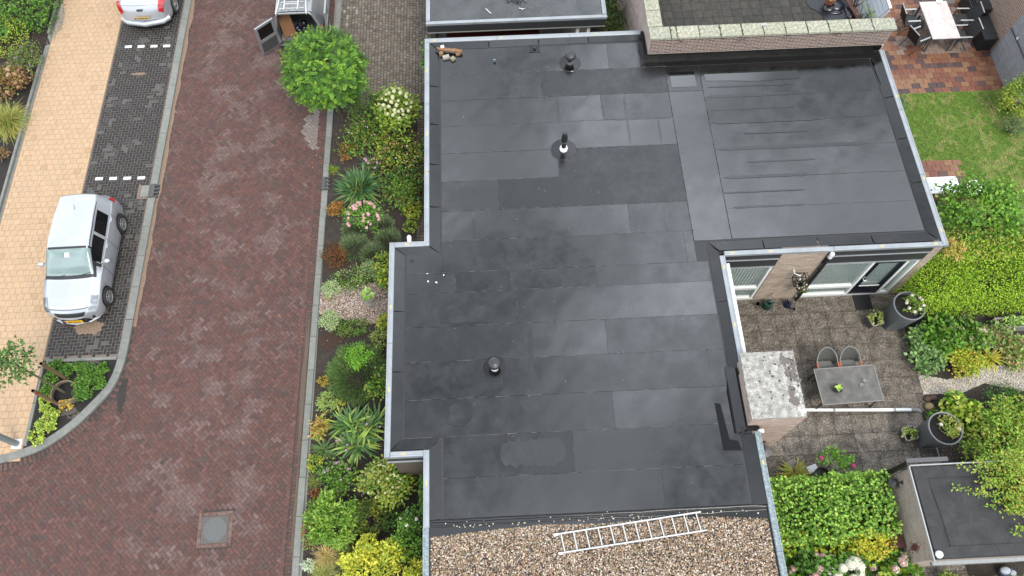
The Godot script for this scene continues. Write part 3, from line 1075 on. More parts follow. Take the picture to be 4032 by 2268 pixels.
	for r in range(0, 14):
		var x := -1.5 if r < 6 or r > 12 else -2.42
		while x < (5.08 if r < 7 else 5.34):
			var l := rnd(0.03, 0.2)
			if rng.randf() < 0.62 and x + l < 5.34:
				bead.bx(x, 2.9, rz[r + 1] - 0.008 + rnd(-0.003, 0.003), x + l, 2.908, rz[r + 1] + 0.004, Color(1, 1, 1) * rnd(0.3, 1.0))
			x += l
		for j in joints[r]:
			var z: float = rz[r]
			while z < rz[r + 1] - 0.05:
				if rng.randf() < 0.6:
					bead.bx(j - 0.007, 2.9, z, j + 0.005, 2.909, z + 0.07, Color(1, 1, 1) * rnd(0.2, 0.9))
				z += 0.08
	for r in range(1, 6):
		var x := 6.2
		while x < 11.1:
			var l := rnd(0.03, 0.16)
			if rng.randf() < 0.5:
				bead.bx(x, 2.9, rz2[r] - 0.007, x + l, 2.908, rz2[r] + 0.004, Color(1, 1, 1) * rnd(0.2, 0.9))
			x += l
	for j in [5.09, 6.09]:
		var z := -15.0
		while z < -9.5:
			if rng.randf() < 0.65:
				bead.bx(j - 0.008, 2.9, z, j + 0.006, 2.91, z + 0.06, Color(1, 1, 1) * rnd(0.2, 1.0))
			z += 0.07
	var bo := obj("seam_grit", bead, mat("grit", Color(0.12, 0.12, 0.115), 0.9), h)
	bo.set_meta("kind", "stuff")
	# felt upstands, sloping up to the metal edge; [inner a, inner b, outer a, outer b]
	var ups := [[-1.55, -16.24, -1.55, -9.42, -1.83, -16.53, -1.83, -9.62], [-1.52, -16.29, 4.45, -16.36, -1.8, -16.52, 4.55, -16.52], [-2.45, -9.4, -1.58, -9.4, -2.72, -9.6, -1.86, -9.6],
		[-2.46, -9.38, -2.46, -4.58, -2.73, -9.58, -2.73, -4.28], [-2.44, -4.54, -1.6, -4.54, -2.71, -4.28, -1.82, -4.28], [-1.56, -4.5, -1.56, -2.72, -1.84, -4.28, -1.84, -2.68],
		[11.2, -15.25, 11.2, -9.45, 11.47, -15.55, 11.47, -9.1], [5.45, -9.4, 11.17, -9.4, 5.68, -9.1, 11.45, -9.1], [5.41, -9.36, 5.41, -5.95, 5.64, -9.06, 5.64, -5.75], [5.4, -4.28, 5.4, -2.68, 5.7, -4.28, 5.7, -2.68]]
	var um := felt("felt_up", 0.7, 0.2, 0.5)
	for u in ups:
		var ia := Vector3(u[0], 2.893, u[1])
		var ib := Vector3(u[2], 2.893, u[3])
		var oa := Vector3(u[4], 2.965, u[5])
		var ob := Vector3(u[6], 2.965, u[7])
		var n := maxi(1, int(ia.distance_to(ib) / 1.35))
		for k in n:
			var t0 := float(k) / n
			var t1 := (k + 1.0) / n - (0.006 if k < n - 1 else 0.0)
			var b := MB.new()
			var p := [ia.lerp(ib, t0), ia.lerp(ib, t1), oa.lerp(ob, t1), oa.lerp(ob, t0)]
			var od := (ob - oa).normalized()
			if k < n - 1:
				p[2] = oa + od * (p[1] - oa).dot(od)
			if k > 0:
				p[3] = oa + od * (p[0] - oa).dot(od)
			var nn: Vector3 = (p[1] - p[0]).cross(p[2] - p[0])
			if nn.y < 0:
				b.quad(p[3], p[2], p[1], p[0])
			else:
				b.quad(p[0], p[1], p[2], p[3])
			b.quad(p[0], p[1], p[1] + Vector3(0, -0.03, 0), p[0] + Vector3(0, -0.03, 0))
			obj("felt_upstand", b, um, rf)
	# felt around the chimney foot and along the high wall
	var cf := MB.new()
	cf.bx(5.3, 2.89, -5.94, 5.55, 2.93, -4.3)
	cf.quad(Vector3(5.3, 2.93, -5.94), Vector3(5.3, 2.93, -4.3), Vector3(5.5, 3.06, -4.36), Vector3(5.5, 3.06, -5.86))
	cf.bx(5.5, 2.9, -5.86, 5.555, 3.06, -4.36)
	cf.bx(5.42, 2.89, -4.44, 5.83, 3.02, -4.36)
	obj("felt_flashing", cf, um, rf)
	for q in [[2.9125, [Vector2(4.92, -5.06), Vector2(5.05, -5.04), Vector2(5.08, -4.75), Vector2(5.1, -4.48), Vector2(5.13, -4.18), Vector2(5.31, -4.14), Vector2(5.38, -3.91), Vector2(4.94, -3.93), Vector2(4.93, -4.57)]], [2.936, [Vector2(5.26, -5.35), Vector2(5.31, -5.6), Vector2(5.31, -4.32), Vector2(5.27, -4.34)]]]:
		var nb := MB.new()  # near-black, low-gloss patches laid over the felt beside the chimney
		nb.slab(PackedVector2Array(q[1]), q[0], 0.004)
		obj("black_roof_patch", nb, mat("bitumen", Color(0.006, 0.006, 0.007), 0.35, {"k": 0.8, "spec": 0.25}), rf)
	cf = MB.new()
	cf.bx(4.6, 2.885, -15.6, 11.4, 2.902, -15.33)
	cf.bx(4.57, 2.9, -15.66, 11.56, 3.05, -15.6)
	cf.bx(4.5, 2.89, -16.52, 4.585, 3.1, -15.6)
	obj("felt_flashing", cf, um, rf)
	# ridge of folded felt towards the gravel
	cf = MB.new()
	var rp1 := []
	var rp2 := []
	for k in 25:
		var x := lerpf(-1.8, 5.68, k / 24.0)
		rp1.append(Vector3(x, 2.925 + rnd(-0.006, 0.006), -2.655 + rnd(-0.012, 0.012)))
		rp2.append(Vector3(x, 2.91 + rnd(-0.004, 0.004), -2.56 + rnd(-0.015, 0.015)))
	cf.tube(rp1, [0.028], 8)
	cf.tube(rp2, [0.02], 6)
	cf.quad(Vector3(-1.82, 2.895, -2.2), Vector3(5.68, 2.895, -2.2), Vector3(5.68, 2.905, -2.66), Vector3(-1.82, 2.905, -2.66))
	obj("felt_ridge", cf, um, rf)
	# metal roof edge
	var U := 3.0
	var W := 0.135
	trim_bar(h, Vector3(-1.96, U, -16.67), Vector3(4.58, U, -16.66), W, trim, Vector3(0, 0, 1))
	trim_bar(h, Vector3(-1.96, U, -9.6), Vector3(-1.96, U, -16.53), W, trim, Vector3(1, 0, 0))
	trim_bar(h, Vector3(-2.73, U, -9.74), Vector3(-1.82, U, -9.74), W, trim, Vector3(0, 0, 1))
	trim_bar(h, Vector3(-2.86, U, -4.12), Vector3(-2.86, U, -9.74), W, trim, Vector3(1, 0, 0))
	trim_bar(h, Vector3(-1.96, U, -4.12), Vector3(-2.72, U, -4.12), W, trim, Vector3(0, 0, -1))
	trim_bar(h, Vector3(-1.96, U, -2.52), Vector3(-1.96, U, -4.255), W, trim, Vector3(1, 0, 0))
	trim_bar(h, Vector3(-1.97, U - 0.006, 1.0), Vector3(-1.97, U - 0.006, -2.53), W, oldtrim, Vector3(1, 0, 0), true)
	trim_bar(h, Vector3(11.62, U, -15.52), Vector3(11.62, U, -8.93), W, trim, Vector3(-1, 0, 0))
	trim_bar(h, Vector3(11.48, U, -8.93), Vector3(5.79, U, -8.93), W, trim, Vector3(0, 0, -1))
	trim_bar(h, Vector3(5.79, U, -8.93 - 0.0), Vector3(5.79, U, -6.06), W, trim, Vector3(-1, 0, 0))
	trim_bar(h, Vector3(5.85, U - 0.004, -4.32), Vector3(5.85, U - 0.004, 1.0), W, oldtrim, Vector3(-1, 0, 0), true)
	# dark fascia boards below the edge
	boxes("fascia", [[-2.83, 2.55, -4.155, -1.93, 2.91, -4.13], [-1.935, 2.55, -4.12, -1.915, 2.91, 1.0], [-2.84, 2.55, -9.7, -2.82, 2.91, -4.16], [-1.94, 2.55, -16.64, -1.92, 2.91, -9.76], [-1.92, 2.55, -16.65, 4.56, 2.91, -16.63], [11.57, 2.55, -15.5, 11.6, 2.91, -8.96], [5.76, 2.55, -8.9, 5.785, 2.91, -6.1], [5.81, 2.55, -4.3, 5.835, 2.91, 1.0]], dark, h)
	boxes("drip_edge", [[-2.84, 2.5, -4.15, -1.92, 2.535, -4.1], [-2.84, 2.86, -4.15, -1.97, 2.885, -4.115]], trim, h)
	# paper stickers left on the edge
	var st := MB.new()
	for s in [[0.33, -16.6, 0], [3.2, -16.6, 0], [-1.68, -16.6, 0], [-1.89, -15.45, 1], [-1.89, -13.17, 1], [-1.89, -11.9, 1], [-2.4, -9.67, 0], [-2.79, -7.9, 1], [-2.79, -5.75, 1], [-2.42, -4.19, 0], [-1.89, -3.5, 1], [6.0, -9.0, 0], [7.0, -9.0, 0], [9.9, -9.0, 0], [11.3, -9.0, 0], [5.72, -8.6, 1], [5.72, -7.0, 1], [11.55, -9.4, 1], [11.55, -11.0, 1], [11.55, -13.8, 1], [5.78, -3.6, 1]]:
		var w := 0.11 if s[2] == 0 else 0.05
		var d := 0.05 if s[2] == 0 else 0.11
		st.bx(s[0] - w / 2, 2.98, s[1] - d / 2, s[0] + w / 2, 2.989, s[1] + d / 2)
	obj("sticker", st, mat("sticker", Color(0.62, 0.52, 0.24), 0.7), h).set_meta("kind", "stuff")
	# gravel on the near part of the roof
	pebbles("roof_gravel", PackedVector2Array([Vector2(-1.8, -2.33), Vector2(-0.77, -2.4), Vector2(0.61, -2.48), Vector2(1.9, -2.44), Vector2(3.2, -2.5), Vector2(4.5, -2.47), Vector2(5.66, -2.38), Vector2(5.68, -0.2), Vector2(-1.8, -0.2)]), 2.905, 2700, 0.011, 0.026,
		[Color(0.42, 0.31, 0.23), Color(0.58, 0.48, 0.4), Color(0.26, 0.17, 0.09), Color(0.13, 0.085, 0.055), Color(0.58, 0.51, 0.41), Color(0.36, 0.22, 0.11), Color(0.07, 0.05, 0.04), Color(0.3, 0.19, 0.13), Color(0.2, 0.15, 0.07)], mat("pebble"), h)
	var loose := MB.new()
	for k in 70:
		loose.ball(Vector3(rnd(-1.5, 5.6), 2.925, -2.5 - absf(rng.randfn(0, 0.07))), Vector3.ONE * rnd(0.012, 0.022), jit([Color(0.6, 0.5, 0.4), Color(0.45, 0.33, 0.22), Color(0.6, 0.56, 0.5)][rng.randi() % 3], 0.2), 4, 6)
	for k in 60:
		loose.ball(Vector3(rnd(-1.4, 5.0), 2.912, rnd(-15.5, -2.8)), Vector3(1, 0.6, 0.8) * rnd(0.005, 0.01), jit(Color(0.6, 0.58, 0.53), 0.2), 4, 6)
	obj("loose_pebbles", loose, mat("pebble"), h).set_meta("kind", "stuff")
	# chimney
	var ch := Node3D.new()
	put("chimney", ch, h)
	var cb := MB.new()
	cb.bx(5.56, 0, -5.66, 6.8, 3.44, -4.47)
	cb.bx(5.6, 0, -6.0, 6.8, 3.44, -5.66)
	obj("core", cb, mortar, ch)
	var cpal := [Color(0.4, 0.29, 0.235), Color(0.44, 0.33, 0.28), Color(0.36, 0.26, 0.21), Color(0.48, 0.38, 0.32), Color(0.42, 0.32, 0.27)]
	brick_wall(ch, Vector3(5.56, 2.9, -5.68), Vector3(0, 0, 1), Vector3(-1, 0, 0), 1.2, 0.55, cpal, brickw)
	brick_wall(ch, Vector3(5.56, 0.6, -4.47), Vector3(1, 0, 0), Vector3(0, 0, 1), 1.24, 2.82, cpal, brickw, 230)
	var cap := MB.new()
	cap.cbox(at(6.165, 3.475, -5.275), Vector3(1.27, 0.07, 1.6), 0.012)
	obj("cap", cap, mat("capconc", Color(0.5, 0.48, 0.44), 0.9, {"k": 0.9, "tex": tex("capt", 512, [[0.28, 1.0], [0.06, 1.0], [0.012, 1.3]], 0.3, 1.12), "size": 1.1}), ch)
	# moss cushions and dark crust on the cap
	var moss := MB.new()
	for k in 95:
		var x := 6.75 - absf(rng.randfn(0, 0.13)) if k < 45 else rnd(5.65, 6.7)
		var z := rnd(-6.0, -5.1) if k < 45 else rnd(-6.0, -4.9)
		if k >= 45 and clump_noise.get_noise_2d(x * 4, z * 4) < 0.0:
			continue
		moss.ball(Vector3(x, 3.51, z), Vector3(1, 0.5, 1) * rnd(0.008, 0.028), jit(Color(0.05, 0.036, 0.03), 0.5), 4, 7)
	obj("moss", moss, mat("moss", Color.WHITE, 0.95), ch).set_meta("kind", "stuff")
	var lich := MB.new()
	for k in 34:
		var p := Vector3(6.72 + rng.randfn(0, 0.05), 3.512, -4.62 + rng.randfn(0, 0.05)) if k < 24 else Vector3(6.72 + rng.randfn(0, 0.03), 3.512, rnd(-5.25, -4.6))
		lich.ball(p, Vector3(1, 0.4, 1) * rnd(0.015, 0.035), jit(Color(0.66, 0.66, 0.62), 0.15), 4, 7)
	obj("lichen", lich, mat("moss"), ch).set_meta("kind", "stuff")
	slab_crust(ch)
	build_court_wall(h, brickw, mortar, dark, white)
	# wall lamp on the chimney flank and the white gutter outlet
	var sl := thing("wall_lamp", "small grey saucer shaped lamp on the brick chimney flank", "lamp", Vector3(6.45, 1.25, -4.44))
	var b := MB.new()
	b.lathe(Vector3(0, 0, 0.2), [Vector2(0.17, -0.03), Vector2(0.16, 0.0), Vector2(0.06, 0.05), Vector2(0.001, 0.06)], 18)
	obj("shade", b, mat("lampgrey", Color(0.12, 0.115, 0.11), 0.5), sl)
	b = MB.new()
	b.tube([Vector3(0, 0.12, 0.0), Vector3(0, 0.14, 0.1), Vector3(0, 0.06, 0.2)], [0.012], 6)
	b.bx(-0.03, 0.06, -0.01, 0.03, 0.18, 0.015)
	obj("bracket", b, mat("lampgrey"), sl)
	sl = thing("gutter_outlet", "short white plastic drain stub beside chimney foot", "pipe", Vector3(5.93, 2.87, -4.36))
	b = MB.new()
	b.tube([Vector3(-0.12, 0, 0), Vector3(0.03, 0, 0)], [0.05], 12)
	obj("pipe", b, white, sl)
	b = MB.new()
	b.tube([Vector3(0.0, -0.0, 0), Vector3(0.03, 0.002, 0)], [0.058], 12)
	obj("rim", b, white, sl)
	sl = thing("gutter_outlet", "short white plastic drain stub at the roof step above lavender", "pipe", Vector3(-2.36, 2.9, -9.78))
	b = MB.new()
	b.tube([Vector3(0, 0, 0.06), Vector3(0, 0, -0.1), Vector3(0, -0.06, -0.14), Vector3(0, -2.85, -0.14)], [0.05], 12)
	obj("pipe", b, white, sl)
	b = MB.new()
	b.ball(Vector3(0, 0.02, -0.12), Vector3(0.06, 0.06, 0.08), Color.WHITE, 8, 12)
	obj("elbow", b, white, sl)


func slab_crust(ch: Node) -> void:
	var b := MB.new()
	for k in 26:
		b.slab(blob(6.6 + rng.randfn(0, 0.07), rnd(-5.9, -4.65), rnd(0.02, 0.09), rnd(0.03, 0.12), 0.6, 30), 3.511 + k * 0.0002, 0.002, Color(1, 1, 1) * rnd(1.2, 2.6))
	obj("crust", b, mat("crust", Color(0.24, 0.21, 0.19), 0.95, {"tex": grain(), "size": 0.15}), ch)


func window(h: Node, x0: float, x1: float, y0: float, y1: float, z: float, white: Material, bars: Array) -> void:
	var w := Node3D.new()
	put("window", w, h)
	var fr := MB.new()
	var t := 0.07
	fr.bx(x0, y0, z - 0.06, x0 + t, y1, z + 0.02)
	fr.bx(x1 - t, y0, z - 0.06, x1, y1, z + 0.02)
	fr.bx(x0 + t, y0, z - 0.06, x1 - t, y0 + t, z + 0.018)
	fr.bx(x0 + t, y1 - t, z - 0.06, x1 - t, y1, z + 0.018)
	for bar in bars:
		fr.bx(x0 + t, bar - 0.06, z - 0.06, x1 - t, bar + 0.06, z + 0.018)
	obj("frame", fr, white, w)
	var ys := [y0 + t]
	for bar in bars:
		ys.append(bar - 0.06)
		ys.append(bar + 0.06)
	ys.append(y1 - t)
	for k in range(0, ys.size(), 2):
		var g := MB.new()
		g.bx(x0 + t, ys[k], z - 0.034, x1 - t, ys[k + 1], z - 0.028)
		obj("pane", g, mat("pane", Color(0.55, 0.68, 0.66), 0.02, {"k": 1.0, "alpha": 0.16, "spec": 0.6}), w)
	# vertical blinds behind the glass
	var sb := MB.new()
	sb.box(Transform3D(Basis(Vector3.UP, 0.75), Vector3.ZERO), Vector3(0.1, y1 - y0 - 0.1, 0.004))
	var sm := sb.mesh(mat("blind", Color(0.5, 0.56, 0.54), 0.8, {"k": 0.9}))
	var x := x0 + 0.06
	while x < x1 - 0.06:
		shared("blind_slat", sm, at(x, (y0 + y1) / 2, z - 0.16), w)
		x += 0.088


func build_court_wall(h: Node, brickw: Material, mortar: Material, dark: Material, white: Material) -> void:
	var z := -8.985
	# brick piers
	var pal := [Color(0.42, 0.33, 0.25), Color(0.46, 0.37, 0.29), Color(0.39, 0.3, 0.23), Color(0.5, 0.41, 0.33), Color(0.44, 0.34, 0.26), Color(0.35, 0.27, 0.21)]
	var pier := Node3D.new()
	put("pier", pier, h)
	var b := MB.new()
	b.bx(7.33, 0, z - 0.3, 8.56, 2.9, z + 0.02)
	obj("core", b, mortar, pier)
	brick_wall(pier, Vector3(7.33, 0, z + 0.02), Vector3(1, 0, 0), Vector3(0, 0, 1), 1.23, 2.88, pal, brickw)
	pier = Node3D.new()
	put("pier", pier, h)
	b = MB.new()
	b.bx(11.32, 0, z - 0.22, 11.56, 2.9, z + 0.02)
	obj("core", b, mortar, pier)
	brick_wall(pier, Vector3(11.32, 0, z + 0.02), Vector3(1, 0, 0), Vector3(0, 0, 1), 0.24, 2.88, pal, brickw)
	# two-step dark fascia over the windows
	for r in [[5.8, 7.31], [8.58, 11.31]]:
		boxes("fascia", [[r[0], 2.2, z - 0.1, r[1], 2.62, z + 0.03], [r[0], 2.645, z - 0.1, r[1], 2.92, z + 0.035]], dark, h)
		boxes("drip_edge", [[r[0], 2.621, z - 0.05, r[1], 2.644, z + 0.06], [r[0], 2.165, z - 0.05, r[1], 2.199, z + 0.05]], mat("trim"), h)
	window(h, 5.85, 7.31, 0.08, 2.16, z, white, [0.78])
	window(h, 8.66, 10.1, 0.08, 2.16, z, white, [0.62])
	window(h, 10.96, 11.3, 0.08, 2.16, z, white, [])
	b = MB.new()
	b.bx(5.85, 0, z - 0.12, 7.33, 0.08, z + 0.04)
	b.bx(8.58, 0, z - 0.12, 11.3, 0.08, z + 0.04)
	obj("sill", b, mat("sillgrey", Color(0.5, 0.5, 0.48), 0.8), h)
	# door
	var d := Node3D.new()
	put("door", d, h)
	b = MB.new()
	b.bx(10.12, 0.08, z - 0.06, 10.24, 2.16, z + 0.012)
	b.bx(10.82, 0.08, z - 0.06, 10.94, 2.16, z + 0.012)
	b.bx(10.24, 0.08, z - 0.06, 10.82, 0.6, z + 0.01)
	b.bx(10.24, 2.02, z - 0.06, 10.82, 2.16, z + 0.01)
	obj("leaf_frame", b, mat("navy", Color(0.008, 0.009, 0.022), 0.35), d)
	b = MB.new()
	b.bx(10.24, 0.6, z - 0.04, 10.82, 2.02, z - 0.034)
	obj("pane", b, mat("pane"), d)
	b = MB.new()
	b.bx(10.24, 0.6, z + 0.011, 10.82, 0.65, z + 0.02)
	obj("glazing_bar", b, white, d)
	b = MB.new()
	b.box(Transform3D(Basis(Vector3.UP, 0.75), Vector3.ZERO), Vector3(0.1, 1.5, 0.004))
	var sm := b.mesh(mat("blind"))
	for k in 7:
		shared("blind_slat", sm, at(10.28 + k * 0.088, 1.33, z - 0.16), d)
	b = MB.new()
	b.tube([Vector3(10.18, 1.08, z + 0.01), Vector3(10.18, 1.08, z + 0.07), Vector3(10.3, 1.07, z + 0.075)], [0.014], 8)
	b.bx(10.15, 1.0, z + 0.012, 10.21, 1.2, z + 0.02)
	obj("handle", b, mat("chrome", Color(0.7, 0.7, 0.7), 0.25, {"metal": 0.9}), d)
	# dim room behind the glass
	b = MB.new()
	b.bx(5.72, 0, -11.2, 11.28, 0.02, -9.2)
	b.bx(5.72, 0.02, -11.22, 11.28, 2.6, -11.2)
	obj("room", b, mat("roomgrey", Color(0.2, 0.19, 0.17), 0.9), h)
	# white awning box under the court edge
	b = MB.new()
	b.cbox(at(5.86, 2.74, -7.45), Vector3(0.15, 0.14, 2.7), 0.02)
	obj("awning_box", b, white, h)
	# rain pipe
	var rp := thing("downpipe", "black rain pipe with white top between pier and window", "pipe", Vector3(8.61, 0, z + 0.1))
	b = MB.new()
	b.tube([Vector3(0, 0.02, 0), Vector3(0, 2.72, 0)], [0.045], 12)
	obj("pipe", b, mat("pipeblack", Color(0.018, 0.017, 0.017), 0.5), rp)
	b = MB.new()
	b.tube([Vector3(0, 2.7, 0), Vector3(0, 2.9, 0.0)], [0.06], 14)
	b.ball(Vector3(0, 2.9, 0.0), Vector3(0.06, 0.03, 0.06), Color.WHITE, 6, 14)
	obj("head", b, white, rp)
	for y in [0.6, 1.9]:
		b = MB.new()
		b.tube([Vector3(0, y, 0), Vector3(0, y + 0.04, 0)], [0.055], 12)
		b.bx(-0.015, y, -0.075, 0.015, y + 0.03, 0)
		obj("clip", b, mat("pipeblack"), rp)
	# wall lantern: open black cube frame on a white arm
	var wl := thing("wall_lantern", "black cube frame lantern hanging from a white arm on brick pier", "lantern", Vector3(7.98, 1.62, z + 0.03))
	b = MB.new()
	b.tube([Vector3(-0.05, 0.32, 0), Vector3(-0.05, 0.3, 0.12), Vector3(0.1, 0.3, 0.2)], [0.013], 6)
	obj("arm", b, white, wl)
	b = MB.new()
	var r := 0.13
	for sx in [-1, 1]:
		for sz in [-1, 1]:
			b.box(at(0.13 + sx * r, 0.1, 0.22 + sz * r), Vector3(0.02, 0.28, 0.02))
	for y in [-0.04, 0.24]:
		for s in [-1, 1]:
			b.box(at(0.13, y, 0.22 + s * r), Vector3(0.28, 0.02, 0.02))
			b.box(at(0.13 + s * r, y, 0.22), Vector3(0.02, 0.02, 0.28))
	b.box(at(0.13, 0.245, 0.22), Vector3(0.25, 0.012, 0.02))
	obj("cage", b, mat("ironblack", Color(0.012, 0.012, 0.012), 0.5), wl)
	b = MB.new()
	b.ball(Vector3(0.13, 0.13, 0.22), Vector3(0.035, 0.06, 0.035), Color.WHITE, 8, 10)
	obj("bulb", b, mat("bulb", Color(0.75, 0.74, 0.7), 0.2), wl)
	# tap
	var tp := thing("garden_tap", "small outdoor tap low on brick pier above the green watering can", "tap", Vector3(7.82, 0.35, z + 0.02))
	b = MB.new()
	b.tube([Vector3(0, 0.05, 0), Vector3(0, 0.05, 0.1), Vector3(0, -0.02, 0.13)], [0.014], 6)
	obj("spout", b, mat("brass", Color(0.45, 0.36, 0.25), 0.4, {"metal": 0.7}), tp)
	b = MB.new()
	b.tube([Vector3(-0.03, 0.08, 0.07), Vector3(0.03, 0.08, 0.07)], [0.01], 6)
	obj("handle", b, mat("brass"), tp)


func build_neighbours() -> void:
	var trim := mat("trim")
	var white := mat("whitepaint")
	var dark := mat("fascia")
	# ---- garage / carport at the top
	var g := thing("carport", "flat roofed carport with light grey edge and dark fascia beside the cobbled driveway", "carport")
	var b := MB.new()
	b.bx(-1.85, 2.35, -24.5, 3.55, 2.5, -17.78)
	obj("roof_deck", b, dark, g)
	obj("roof_felt", felt_sheet(-1.83, -24.4, 3.53, -17.8, 2.53, 0.008), mat("oldfelt", Color(0.035, 0.04, 0.04), 0.9, {"tex": tex("oldfeltt", 512, [[0.008, 1.6], [0.05, 0.6], [0.3, 0.3]], 0.35, 1.1), "rtex": tex("feltr", 1024, [], 0, 1), "size": 3.1, "spec": 0.7}), g)
	trim_bar(g, Vector3(-1.97, 2.6, -17.64), Vector3(3.67, 2.6, -17.64), 0.13, trim, Vector3(0, 0, -1))
	trim_bar(g, Vector3(-1.97, 2.6, -24.5), Vector3(-1.97, 2.6, -17.775), 0.13, trim, Vector3(1, 0, 0))
	trim_bar(g, Vector3(3.67, 2.6, -24.5), Vector3(3.67, 2.6, -17.775), 0.13, trim, Vector3(-1, 0, 0))
	boxes("fascia", [[-1.95, 2.22, -17.68, 3.65, 2.515, -17.655], [3.63, 2.22, -24.5, 3.65, 2.515, -17.68]], mat("fascia2", Color(0.045, 0.047, 0.05), 0.5), g)
	b = MB.new()
	b.bx(-1.95, 2.19, -17.7, 3.65, 2.219, -17.64)
	obj("drip_edge", b, mat("greyedge", Color(0.3, 0.3, 0.29), 0.7), g)
	b = MB.new()
	b.bx(-1.4, 0.0, -18.1, 1.6, 2.19, -18.0)
	obj("side_wall", b, mat("redboard", Color(0.07, 0.006, 0.006), 0.5), g)
	for x in [2.75, 3.1]:
		b = MB.new()
		b.bx(x, 0.0, -17.86, x + 0.1, 2.19, -17.76)
		obj("post", b, white, g)
	b = MB.new()
	b.bx(1.7, 0, -24, 3.5, 0.03, -17.3)
	obj("floor", b, mat("conc2", Color(0.16, 0.14, 0.12), 0.9, {"tex": grain(), "size": 0.8}), g)
	# leaves, twig and splinter lying on its felt
	var lf := MB.new()
	for k in 70:
		var a := rnd(0, TAU)
		lf.leaf(Vector3(0.85 + rng.randfn(0, 0.17), 2.545, -18.5 + rng.randfn(0, 0.06)), Vector3(cos(a), 0.1, sin(a)).normalized(), Vector3.UP, rnd(0.04, 0.08), rnd(0.02, 0.035), Color(0.012, 0.012, 0.01))
	var ll := stuff("dead_leaves", lf, mat("deadleaf", Color.WHITE, 0.8))
	tag(ll, "heap of wet black leaves on the carport roof", "leaves")
	b = MB.new()
	b.box(Transform3D(Basis(Vector3.UP, -0.95), Vector3(-0.02, 2.55, -18.13)), Vector3(0.26, 0.015, 0.035))
	b.box(Transform3D(Basis(Vector3.UP, -0.85), Vector3(0.03, 2.548, -18.06)), Vector3(0.12, 0.01, 0.02))
	tag(obj("wood_splinter", b, mat("palewood", Color(0.6, 0.58, 0.55), 0.8)), "pale wood splinter lying on the carport roof", "splinter")
	b = MB.new()
	b.tube([Vector3(0.95, 2.55, -18.2), Vector3(1.05, 2.56, -18.15), Vector3(1.14, 2.55, -18.17)], [0.012, 0.01, 0.006], 5)
	b.tube([Vector3(1.05, 2.56, -18.15), Vector3(1.04, 2.56, -18.08)], [0.008, 0.004], 5)
	tag(obj("twig", b, mat("deadleaf")), "small forked black twig on the carport roof", "twig")
	# ---- neighbour with brick parapet and roof terrace
	var n := thing("neighbour_house", "brick house with mossy stone coping around a dark tiled roof terrace", "house")
	var brickw := mat("wallbrick")
	var mortar := mat("palemortar", Color(0.5, 0.44, 0.39), 0.95, {"k": 1.0, "tex": grain(), "size": 0.3})
	b = MB.new()
	b.bx(4.62, 0, -24.5, 4.95, 3.64, -16.0)
	b.bx(4.62, 0, -16.0, 11.66, 3.64, -15.68)
	b.bx(11.4, 0, -24.5, 11.66, 3.1, -16.0)
	obj("wall", b, mortar, n)
	var wp := Node3D.new()
	put("parapet_face", wp, n)
	var ppal := [Color(0.15, 0.085, 0.065), Color(0.17, 0.1, 0.075), Color(0.13, 0.075, 0.06), Color(0.2, 0.12, 0.09), Color(0.1, 0.062, 0.052), Color(0.16, 0.11, 0.085)]
	brick_wall(wp, Vector3(4.62, 3.05, -15.68), Vector3(1, 0, 0), Vector3(0, 0, 1), 7.04, 0.6, ppal, brickw, 300, 0.225, 0.06, true)
	var sf := Node3D.new()
	put("side_face", sf, n)
	brick_wall(sf, Vector3(4.62, 0.0, -23.0), Vector3(0, 0, 1), Vector3(-1, 0, 0), 7.3, 3.64, [Color(0.44, 0.34, 0.3), Color(0.48, 0.38, 0.34), Color(0.4, 0.31, 0.28), Color(0.5, 0.42, 0.38)], brickw, 300)
	# moss stain running down from the coping joints
	var stain := MB.new()
	for s in [[7.28, 0.16, 0.17], [5.5, 0.1, 0.1], [8.6, 0.08, 0.07], [6.7, 0.05, 0.06], [10.0, 0.12, 0.06], [9.3, 0.06, 0.08]]:
		for k in int(s[1] * 220):
			var p := Vector3(s[0] + rng.randfn(0, s[1] * 0.7), 3.63 - absf(rng.randfn(0, s[2])), -15.665)
			stain.ball(p, Vector3(1.0, 0.6, 0.3) * rnd(0.008, 0.022), Color(0.02, 0.02, 0.018) * rnd(0.6, 1.6), 3, 6)
	obj("black_moss", stain, mat("moss"), n).set_meta("kind", "stuff")
	var cop := mat("coping", Color.WHITE, 0.9, {"k": 1.0, "tex": tex("copt", 512, [[0.3, 0.8], [0.07, 1.0], [0.015, 1.2]], 0.32, 1.05, 0.0, Color(1.0, 1.0, 0.95)), "size": 0.9})
	var xs := [4.58, 5.2, 5.38, 6.02, 6.63, 7.26, 7.88, 8.52, 9.15, 9.78, 10.42, 11.06, 11.74]
	for k in xs.size() - 1:
		b = MB.new()
		b.cbox(Transform3D(Basis(Vector3.UP, rnd(-0.006, 0.006)), Vector3((xs[k] + xs[k + 1]) / 2, 3.685 + rnd(-0.004, 0.004), -15.85)), Vector3(xs[k + 1] - xs[k] - 0.014, 0.075, 0.44), 0.012, jit(Color(0.5, 0.5, 0.43), 0.06))
		obj("coping_stone", b, cop, n)
	for k in 13:
		b = MB.new()
		b.cbox(at(4.79, 3.685 + rnd(-0.003, 0.003), -16.4 - k * 0.63), Vector3(0.43, 0.075, 0.612), 0.012, jit(Color(0.48, 0.48, 0.41), 0.06))
		obj("coping_stone", b, cop, n)
	var mj := MB.new()
	for k in 260:
		var x: float = xs[1 + rng.randi() % (xs.size() - 2)] + rng.randfn(0, 0.012)
		mj.ball(Vector3(x, 3.722, rnd(-16.05, -15.64)), Vector3(1, 0.4, 1.3) * rnd(0.008, 0.02), jit(Color(0.05, 0.05, 0.02), 0.5), 3, 6)
	obj("joint_moss", mj, mat("moss"), n).set_meta("kind", "stuff")
	# terrace floor
	var tf := Node3D.new()
	put("terrace_floor", tf, n)
